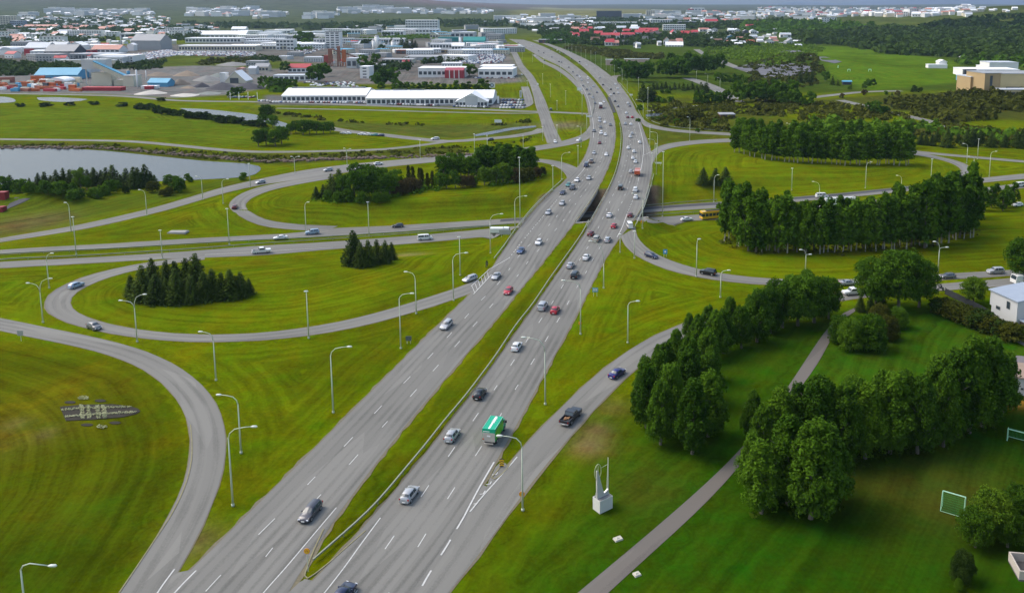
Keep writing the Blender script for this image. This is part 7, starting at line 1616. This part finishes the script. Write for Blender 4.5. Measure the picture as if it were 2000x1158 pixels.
def dust(zones, name, label, seed):
    r_ = random.Random(seed); mb = MB()
    for (x0, x1, y0, y1, n, sc) in zones:
        for i in range(n):
            p = G(r_.uniform(x0, x1), r_.uniform(y0, y1)); w, d, h = r_.uniform(9, 20) * sc, 9 * sc, r_.uniform(3.5, 8) * sc; a = r_.uniform(-.6, .6); ca, sa = math.cos(a), math.sin(a); mw = r_.choice((0, 0, 1, 2)); mr_ = r_.choice((3, 3, 4, 5, 5, 6))
            T = lambda x, y, z: (p.x + x * ca - y * sa, p.y + x * sa + y * ca, p.z + z); q = h + 2.4 * sc
            mb.add([T(-w / 2, -d / 2, -2), T(w / 2, -d / 2, -2), T(w / 2, d / 2, -2), T(-w / 2, d / 2, -2), T(-w / 2, -d / 2, h), T(w / 2, -d / 2, h), T(w / 2, d / 2, h), T(-w / 2, d / 2, h)], [(0, 1, 5, 4), (1, 2, 6, 5), (2, 3, 7, 6), (3, 0, 4, 7)], mw)
            mb.add([T(-w / 2 - .3, -d / 2 - .3, h), T(w / 2 + .3, -d / 2 - .3, h), T(w / 2 + .3, d / 2 + .3, h), T(-w / 2 - .3, d / 2 + .3, h), T(-w / 2 - .3, 0, q), T(w / 2 + .3, 0, q)], [(0, 1, 5, 4), (2, 3, 4, 5), (1, 2, 5), (3, 0, 4), (0, 3, 2, 1)], mr_)
    o = mb.build(name, [wmat("white"), wmat("cream"), wmat("light"), rmat("white"), rmat("pale"), rmat("grey"), rmat("salmon")]); tag(o, label, "houses", None, "stuff")
dust([(0,330,34,58,150,1),(0,340,58,92,110,.85),(330,430,50,74,30,.9),(100,300,21,31,50,1.4),(360,510,20,33,50,1.4),(660,960,20,28,60,1.4),(980,1160,32,48,60,1),(1240,1500,26,46,110,1.1),(1480,1900,16,34,240,1.3),(1380,1560,62,92,40,.75),(1040,1160,42,62,30,.8)], "town_houses", "countless small pale houses spread through the distant towns", 77)
bld(1813, 1845, 27.5, 24, 40, "white", "white", "flat", "long white hall on the plain at the far right", (0, 0))
# --- near right: white modern house
WHW = simple("render_white", (.52, .53, .53), .9, .05, .3)
def house_near():
    a = flat(1937, 634); b = flat(1984, 641 + 1); c = flat(2040, 598)
    p0 = flat(1935, 617, 0); p1 = flat(1984, 641, 0)
    d = (p1 - p0).to_2d(); W = d.length; d.normalize(); n = Vector((-d.y, d.x)); ang = math.atan2(d.y, d.x)
    r = thing("white_house", "modern white house with a flat grey blue roof at the right edge", "house", (p0.x, p0.y, 0), ang)
    hh = tall(p1, 641 - 591); D = 11.0
    m = MB(); m.box(0, W, 0, D, 0, hh); m.build("wall", WHW, r)
    m = MB(); m.box(-.9, -.002, .3, D - .8, hh * .42, hh - .02); m.build("bay_wall", WHW, r)
    m = MB(); m.add([(-1.1, -.25, hh + .02), (W + .25, -.25, hh + .02), (W + .25, D + .25, hh + .9), (-1.1, D + .25, hh + .9), (-1.1, -.25, hh + .28), (W + .25, -.25, hh + .28), (W + .25, D + .25, hh + 1.15), (-1.1, D + .25, hh + 1.15)], [(3, 2, 1, 0), (4, 5, 6, 7), (0, 1, 5, 4), (1, 2, 6, 5), (2, 3, 7, 6), (3, 0, 4, 7)]); m.build("roof", simple("roof_blue_grey", (.30, .35, .42), .6, .08), r)
    w_ = window(r, W * .66, -.01, hh * .60, W * .13, hh * .28, GLS, .04); window(r, W * .27, -.01, hh * .40, W * .16, hh * .12, GLS, .04)
    for (x, z, ww, h2) in ((W * .66, hh * .60, W * .13, hh * .28), (W * .27, hh * .40, W * .16, hh * .12)):
        m = MB(); t = .07
        m.box(x - ww / 2 - t, x + ww / 2 + t, -.07, -.002, z - t, z - .001); m.box(x - ww / 2 - t, x + ww / 2 + t, -.07, -.002, z + h2 + .001, z + h2 + t); m.box(x - ww / 2 - t, x - ww / 2 - .001, -.07, -.002, z, z + h2); m.box(x + ww / 2 + .001, x + ww / 2 + t, -.07, -.002, z, z + h2); m.build("window_frame", simple("frame_grey", (.30, .31, .31)), r)
    m = MB(); m.cyl((2.5, D * .72), .5, hh + .6, hh + 2.0, 12); m.build("chimney", WHW, r, True)
    m = MB(); m.box(W + .002, W + 7, 1.0, D, 0, hh * .30); m.build("terrace_wall", simple("timber_dark", (.09, .07, .055), .9, .2, 2), r); m = MB(); m.box(W + .002, W + 7.2, .6, D, hh * .302, hh * .34); m.build("terrace_roof", simple("roof_blue_grey", (.30, .35, .42)), r)
    m = MB(); m.box(W + .3, W + 8, 3, D, hh * .345, hh); m.build("upper_wall", WHW, r)
house_near()
# dark garden fence and garden path
def fence(pix, h, label, mat, flat_=True):
    P = [flat(*p) for p in pix]; r = thing("garden_fence", label, "fence", (0, 0, 0)); m = MB()
    for a, b in zip(P, P[1:]):
        c = (a + b) / 2; d = (b - a).to_2d(); l = d.length; d.normalize(); m.obox((c.x, c.y), d, l, .08, .1, h)
    m.build("fence_panel", mat, r)
    for a, b in zip(P, P[1:]):
        n = int((b - a).length / 2.4)
        for i in range(n + 1): p = a.lerp(b, i / n); q = MB(); q.box(p.x - .07, p.x + .07, p.y - .07, p.y + .07, 0, h + .12); q.build("fence_post", mat, r)
fence([(1846, 575), (1900, 601), (1934, 620)], 1.7, "dark board fence running from the street to the white house", simple("fence_dark", (.028, .032, .036), .85, .3, 1.5))
A = [flat(*p) for p in ((1968, 647), (1990, 658), (2040, 680))]; Bq = [flat(*p) for p in ((1962, 652), (1985, 668), (2040, 695))]; ribbon("footpath", A, Bq, AS_RAMP, .03, 1)
A = [flat(*p) for p in ((1838, 594), (1870, 603), (1900, 618), (1925, 634))]; Bq = [flat(*p) for p in ((1838, 598), (1866, 607), (1895, 622), (1920, 638))]; ribbon("footpath", A, Bq, simple("trodden", (.10, .09, .04)), .03, 1)
# small white outbuilding at the right edge
p = flat(1982, 772); r = thing("outbuilding", "small white outbuilding with a tan roof cut by the right edge", "building", p, R(-12)); hh = tall(p, 34)
m = MB(); m.box(0, 9, 0, 7, 0, hh); m.build("wall", WHW, r); m = MB(); m.box(-.25, 9.2, -.25, 7.2, hh + .01, hh + .22); m.build("roof", simple("tan_roof", (.30, .22, .16)), r)
window(r, 1.2, -.01, hh * .35, .5, .4, None, .03); m = MB(); m.box(-.6, 8, 7.3, 11, 0, hh * .9); m.box(-.9, 8.2, 7.2, 11.2, hh * .905, hh * 1.0); m.build("rear_shed", simple("rear_shed_grey", (.16, .14, .14)), r)
# balcony house corner, lower right
def corner_house():
    p = flat(2046, 1215); s = ppm(p); zt = tall(p, 1200 - 1095)
    r = thing("apartment_house", "corner of a beige house with a jutting balcony, lower right", "house", p, R(-8)); z0 = tall(p, 80); z1 = tall(p, 112)
    BG = simple("beige_render", (.42, .38, .33), .9, .06, .4)
    m = MB(); m.box(.35, 8, 0, 9, 0, tall(p, 240)); m.build("wall", BG, r)
    m = MB(); x0, x1, y0, y1 = -3.9, .34, -.5, 3.2
    m.box(x0, x1, y0, y1, z0, z0 + .22); m.build("balcony_floor", simple("balcony_floor", (.08, .075, .075)), r)
    for (a, b, c, d) in ((x0, x1, y0, y0 + .18), (x0, x0 + .18, y0 + .182, y1 - .182), (x0, x1, y1 - .18, y1)):
        m = MB(); m.box(a, b, c, d, z0 + .222, z0 + 1.35); m.build("balcony_parapet", BG, r)
    m = MB(); m.tube([(x1 - .3, y1 - .4, z0 + .3), (x1 - .3, y1 - .4, z0 + 3.2)], .07, 6); m.build("balcony_pole", POLE, r)
    window(r, .34, 1.6, z0 + .4, 1.6, 2.0, GLS, .03, R(-90)); m = MB(); m.box(-1.5, .33, -1.4, -.55, tall(p, 35), tall(p, 42)); m.build("canopy", simple("canopy_grey", (.35, .38, .40)), r)
corner_house()
# ---------------------------------------------------------------- sculpture on its plinth
def sculpture():
    r = thing("sculpture", "tall pointed metal sculpture with a ring on a white plinth", "sculpture", flat(1176, 993), R(38))
    h = 2.0; WHP = simple("plinth_white", (.60, .60, .56), .85, .06, .5); GM = simple("sculpture_metal", (.58, .585, .56), .5, .1, .5, metal=.3)
    m = MB(); m.box(-1.12, 1.35, -.85, .85, 0, h); m.build("plinth", WHP, r)
    m = MB(); m.box(-1.05, 1.28, -.78, .78, h + .002, h + .03); m.build("plinth_top", simple("plinth_top", (.20, .20, .19)), r)
    def blade(pts, th, nm_, mt=GM):
        m = MB(); m.prism(pts, 'y', -th, th); return m.build(nm_, mt, r)
    blade([(-1.05, h + .03), (.42, h + .03), (-.42, h + 2.6), (-.98, h + 4.5), (-1.08, h + 4.5)], .14, "main_blade")
    blade([(.12, h + .03), (1.2, h + .03), (1.15, h + .9), (.2, h + .35)], .13, "low_wedge"); blade([(1.05, h + .85), (1.2, h + .85), (1.12, h + 5.9)], .06, "needle")
    m = MB(); m.tube([(1.15, .05, h + 5.3), (1.3, .6, h)], .03, 5); m.tube([(-.95, .6, h), (-.85, .1, h + 1.6)], .03, 5); m.tube([(.3, .1, h + .5), (-.75, .08, h + 4.4)], .06, 5); m.build("stay_rod", GM, r)
    m = MB(); n = 28; m.tube([(-.75 + .62 * math.cos(6.2832 * i / n), .1, h + 4.2 + 1.2 * math.sin(6.2832 * i / n)) for i in range(n + 1)], .055, 6, 0, False); m.build("ring", simple("ring_brass", (.40, .44, .24), .5), r)
    for a in (1.2, 1.6, 2.1): m = MB(); m.tube([(-.75, .1, h + 3.9), (-.75 + .6 * math.cos(a), .1, h + 4.2 + 1.17 * math.sin(a))], .03, 5); m.build("spoke", simple("ring_brass", (.40, .44, .24), .5), r)
    m = MB(); m.tube([(-.13, .1, h + 4.6), (1.05, .08, h + 4.75)], .02, 5); m.build("tie_wire", GM, r)
sculpture()
for (x, y, w, d, lb) in ((1207, 1053, .62, .45, "flat pale stone slab lying in the grass left of the footpath"), (1244, 1122, .48, .42, "pale stone block in the grass right of the footpath")):
    p = flat(x, y); m = MB(); m.box(-w, w, -d, d, 0, .22, 0, .05, .05); m.box(-w * .5, w * .3, -d * .4, d * .4, .222, .36, 0, .1, .1); o = m.build("stone_slab", simple("pale_stone", (.46, .44, .36), .9, .25, 2), None); o.location = p; o.rotation_euler = (0, 0, .5); tag(o, lb, "stone")
p = G(348, 455); m = MB(); m.box(-3.1, 3.1, -1.5, 1.5, 0, .5, 0, .1, .1); m.box(-2.8, 2.8, -1.2, 1.2, .502, .6); o = m.build("concrete_slab", CONC); o.location = p; tag(o, "pale concrete slab on the grass above the cross road", "slab")
# goals
def goal(x0, x1, yb0, yb1, hpx, label, rev=False):
    a = flat(x0, yb0); b = flat(x1, yb1); d = (b - a).to_2d(); W = d.length; r = thing("football_goal", label, "football goal", a, math.atan2(d.y, d.x)); h = tall(a, hpx); D = -1.6 if not rev else 1.6
    WG = simple("goal_white", (.42, .72, .50), .5, .05)
    for nm_, P, q in (("post", [(0, 0, 0), (0, 0, h)], .09), ("post", [(W, 0, 0), (W, 0, h)], .09), ("crossbar", [(0, 0, h), (W, 0, h)], .09), ("back_frame", [(0, 0, h), (0, D * .35, h), (0, D, .05), (W, D, .05), (W, D * .35, h), (W, 0, h)], .045), ("side_bar", [(0, 0, .05), (0, D, .05)], .045), ("side_bar", [(W, 0, .05), (W, D, .05)], .045)):
        m = MB(); m.tube(P, q, 6); m.build(nm_, WG, r)
    m = MB(); k = 26
    for i in range(k + 1): x = W * i / k; m.tube([(x, D * .35, h), (x, D, .05)], .016, 3, 0, False)
    for j in range(8): t = j / 8; y = D * .35 + D * .65 * t; z = h + (.05 - h) * t; m.tube([(0, y, z), (W, y, z)], .016, 3, 0, False)
    m.build("net", simple("net_green", (.01, .26, .06)), r)
goal(1840, 1884, 987, 1000, 29, "whole white football goal with green net in the park"); goal(1967, 2035, 860, 878, 23, "white football goal cut by the right edge of the picture", True)
def mini(x, y, w, h, lb):
    p = G(x, y); s = ppm(p); W = w / s; hh = tall(p, h); r = thing("football_goal", lb, "football goal", p); WG = simple("goal_white", (.60, .72, .64))
    for P, nn in (([(-W / 2, 0, 0), (-W / 2, 0, hh)], "post"), ([(W / 2, 0, 0), (W / 2, 0, hh)], "post"), ([(-W / 2, 0, hh), (W / 2, 0, hh)], "crossbar")): m = MB(); m.tube(P, .35, 5); m.build(nn, WG, r)
mini(1658, 140, 5, 4, "tiny white goal on the practice pitch, the left wide one"); mini(1699, 140, 5, 4, "tiny white goal on the practice pitch, the right wide one"); mini(1637, 133, 1, 4, "tiny white goal seen edge on at the pitch's left side")
# flower bed shaped like an arrow with white stripes
def bed():
    SOIL = simple("bed_soil", (.030, .026, .018), 1, .3, 2); r = thing("flower_bed", "dark arrow shaped flower bed with pale striped planting", "flower bed", (0, 0, 0))
    def poly(pix, off, nm_, mt):
        P = [flat(*p) for p in pix]; n = len(P); m = MB(); m.add([(p.x, p.y, off) for p in P] + [(p.x, p.y, 0) for p in P], [tuple(range(n))[::-1]] + [(i, (i + 1) % n, (i + 1) % n + n, i + n) for i in range(n)]); o = m.build(nm_, mt, r)
        return o
    poly([(117,795),(160,791),(220,790),(255,794),(270,799),(274,804),(265,809),(240,815),(180,820),(129,822)], .12, "bed_soil", SOIL)
    FL = leafmat("pale_flowers", (.30, .32, .16), (.60, .60, .38), .1); rs = np.random.RandomState(4)
    def flowers(pix, nm_):
        P = np.array([[flat(*p).x, flat(*p).y] for p in pix]); x0, y0 = P.min(0); x1, y1 = P.max(0); n = int((x1 - x0) * (y1 - y0) * 60); X = rs.uniform(x0, x1, n); Y = rs.uniform(y0, y1, n); ins = np.zeros(n, bool)
        for i in range(len(P)):
            a, b = P[i], P[(i + 1) % len(P)]; ins ^= ((a[1] > Y) != (b[1] > Y)) & (X < (b[0] - a[0]) * (Y - a[1]) / (b[1] - a[1] + 1e-9) + a[0])
        X, Y = X[ins], Y[ins]; pts = np.stack([X, Y, rs.uniform(.15, .4, len(X))], 1); V = leaves(pts, np.tile([0, 0, 1.], (len(X), 1)), .12, rs, .5); o = bpy.data.objects.new(nm_, quadmesh(nm_, V, FL)); link(o); o.parent = r
    flowers([(119,801),(150,798),(205,796),(250,795),(257,797),(205,799),(150,801),(121,804)], "flower_strip"); flowers([(126,814),(160,811),(205,808),(268,805),(262,808),(205,811),(160,814),(128,817)], "flower_strip")
    for x in (155, 168, 186, 198): flowers([(x, 793), (x + 8, 793), (x + 11, 818), (x + 3, 819)], "flower_bar")
    for (x, y, w, d) in ((137,786,11,True),(196,783,11,True),(170,830,12,True),(225,826,11,True)):
        poly([(x + w * math.cos(a), y + 2.6 * math.sin(a)) for a in [i * math.pi / 6 for i in range(12)]], .10, "soil_spot", SOIL)
    for (x, y) in ((163,779),(199,835)): flowers([(x + 11 * math.cos(a), y + 3.6 * math.sin(a)) for a in [i * math.pi / 6 for i in range(12)]], "flower_spot")
bed()
# red containers and dark yard by the mound on the left
for (x0, x1, yb, yt, lb) in ((-6, 10, 391, 376, "larger red container by the dark yard at the left edge"), (-6, 5, 415, 405, "smaller red container at the left edge")):
    p = G((x0 + x1) / 2, yb); s = ppm(p); W = (x1 - x0) / s; hh = tall(p, yb - yt); r = thing("red_container", lb, "container", p); m = MB(); m.box(-W / 2, W / 2, 0, 2.4, 0, hh); m.build("shell", simple("container_red", (.25, .02, .025), .6, .12, .5), r); m = MB(); m.box(W / 2 - .02, W / 2 + .03, .2, 2.2, .2, hh - .2); m.build("door", simple("container_red2", (.20, .02, .02)), r)
ground_poly("yard", [(-60, 425), (-60, 388), (30, 386), (60, 388), (46, 396), (8, 411)], AS_DARK, .05)
# lava slope patches
LAVA = simple("lava_gravel", (.115, .115, .13), .95, .45, .12)
ground_poly("lava_slope", [(1430,134),(1470,125),(1500,118),(1530,98),(1555,97),(1585,110),(1600,130),(1590,140),(1545,150),(1510,156),(1480,150),(1460,140)], LAVA, .5); ground_poly("lava_slope", [(1595,112),(1612,112),(1645,122),(1630,125),(1605,120)], LAVA, .4)
# white tail of flag poles
for i, x in enumerate((450, 467, 485, 503)):
    p = G(x, 195); r = thing("flagpole", f"white pole on the grass verge left of the showrooms, {ordn(i)} from the left", "pole", p, 0, "white poles by the showrooms"); m = MB(); m.tube([(0, 0, 0), (0, 0, tall(p, 14))], [.28, .2], 6); m.build("shaft", WH, r); m = MB(); m.cyl((0, 0), .3, tall(p, 14), tall(p, 14.6), 8); m.build("cap", WH, r)
# ---------------------------------------------------------------- far hills
def ridge(prof, D, depth, col, seed, name="hills"):
    px = [p[0] for p in prof]; n = 240; rs = []; vs = []; rows = 9
    for i in range(n):
        x = px[0] + (px[-1] - px[0]) * i / (n - 1); yt = np.interp(x, px, [p[1] for p in prof])
        zt = CAM_H - (F_PX * math.sin(TILT) + (yt - YC) * math.cos(TILT)) / (F_PX * math.cos(TILT) - (yt - YC) * math.sin(TILT)) * D
        az = (x - CX) / (F_PX * math.cos(TILT) - (yt - YC) * math.sin(TILT))
        for j in range(rows):
            t = j / (rows - 1); y = D + depth * (t - .5) * 1.6; prof_z = math.sin(math.pi * t) ** .8
            nz = float(vnoise(x * 3.0, y * .02, 40, seed)) + .5 * float(vnoise(x * 3.0, y * .05, 13, seed + 2)); z = -30 + (zt + 30) * prof_z * (1 + .10 * (nz - .75) * (1 if abs(t - .5) > .05 else .25))
            vs.append((az * y, y, z))
    fs = [(i * rows + j, (i + 1) * rows + j, (i + 1) * rows + j + 1, i * rows + j + 1) for i in range(n - 1) for j in range(rows - 1)]
    struct(mesh_obj(name, vs, fs, simple(name + str(seed), col, 1, .35, .0008), None, None, True))
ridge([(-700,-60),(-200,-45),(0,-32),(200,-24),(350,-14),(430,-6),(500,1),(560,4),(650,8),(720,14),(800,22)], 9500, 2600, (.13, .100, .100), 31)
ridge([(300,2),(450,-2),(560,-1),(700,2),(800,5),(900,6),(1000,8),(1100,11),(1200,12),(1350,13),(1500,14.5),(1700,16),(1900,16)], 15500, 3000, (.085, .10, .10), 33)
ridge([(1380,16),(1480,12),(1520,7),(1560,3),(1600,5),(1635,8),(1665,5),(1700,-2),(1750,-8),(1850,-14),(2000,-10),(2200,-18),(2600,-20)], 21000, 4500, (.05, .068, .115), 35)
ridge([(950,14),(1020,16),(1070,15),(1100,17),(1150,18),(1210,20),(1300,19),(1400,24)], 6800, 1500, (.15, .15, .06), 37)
# ---------------------------------------------------------------- haze
hz = MB(); hz.box(-26000, 26000, -900, 27000, -60, 1500)
me = bpy.data.meshes.new("haze"); me.from_pydata(hz.v, [], hz.f); ho = bpy.data.objects.new("haze", me); link(ho); ho["kind"] = "stuff"
def hm(nt, p, L):
    nt.nodes.remove(p); v = node(nt, "ShaderNodeVolumePrincipled"); v.inputs["Color"].default_value = (.52, .72, 1.0, 1); v.inputs["Density"].default_value = HAZE; v.inputs["Anisotropy"].default_value = .2
    L.new(v.outputs[0], nt.nodes["Material Output"].inputs["Volume"])
HAZE = 0.00004
me.materials.append(nm("haze_air", hm))
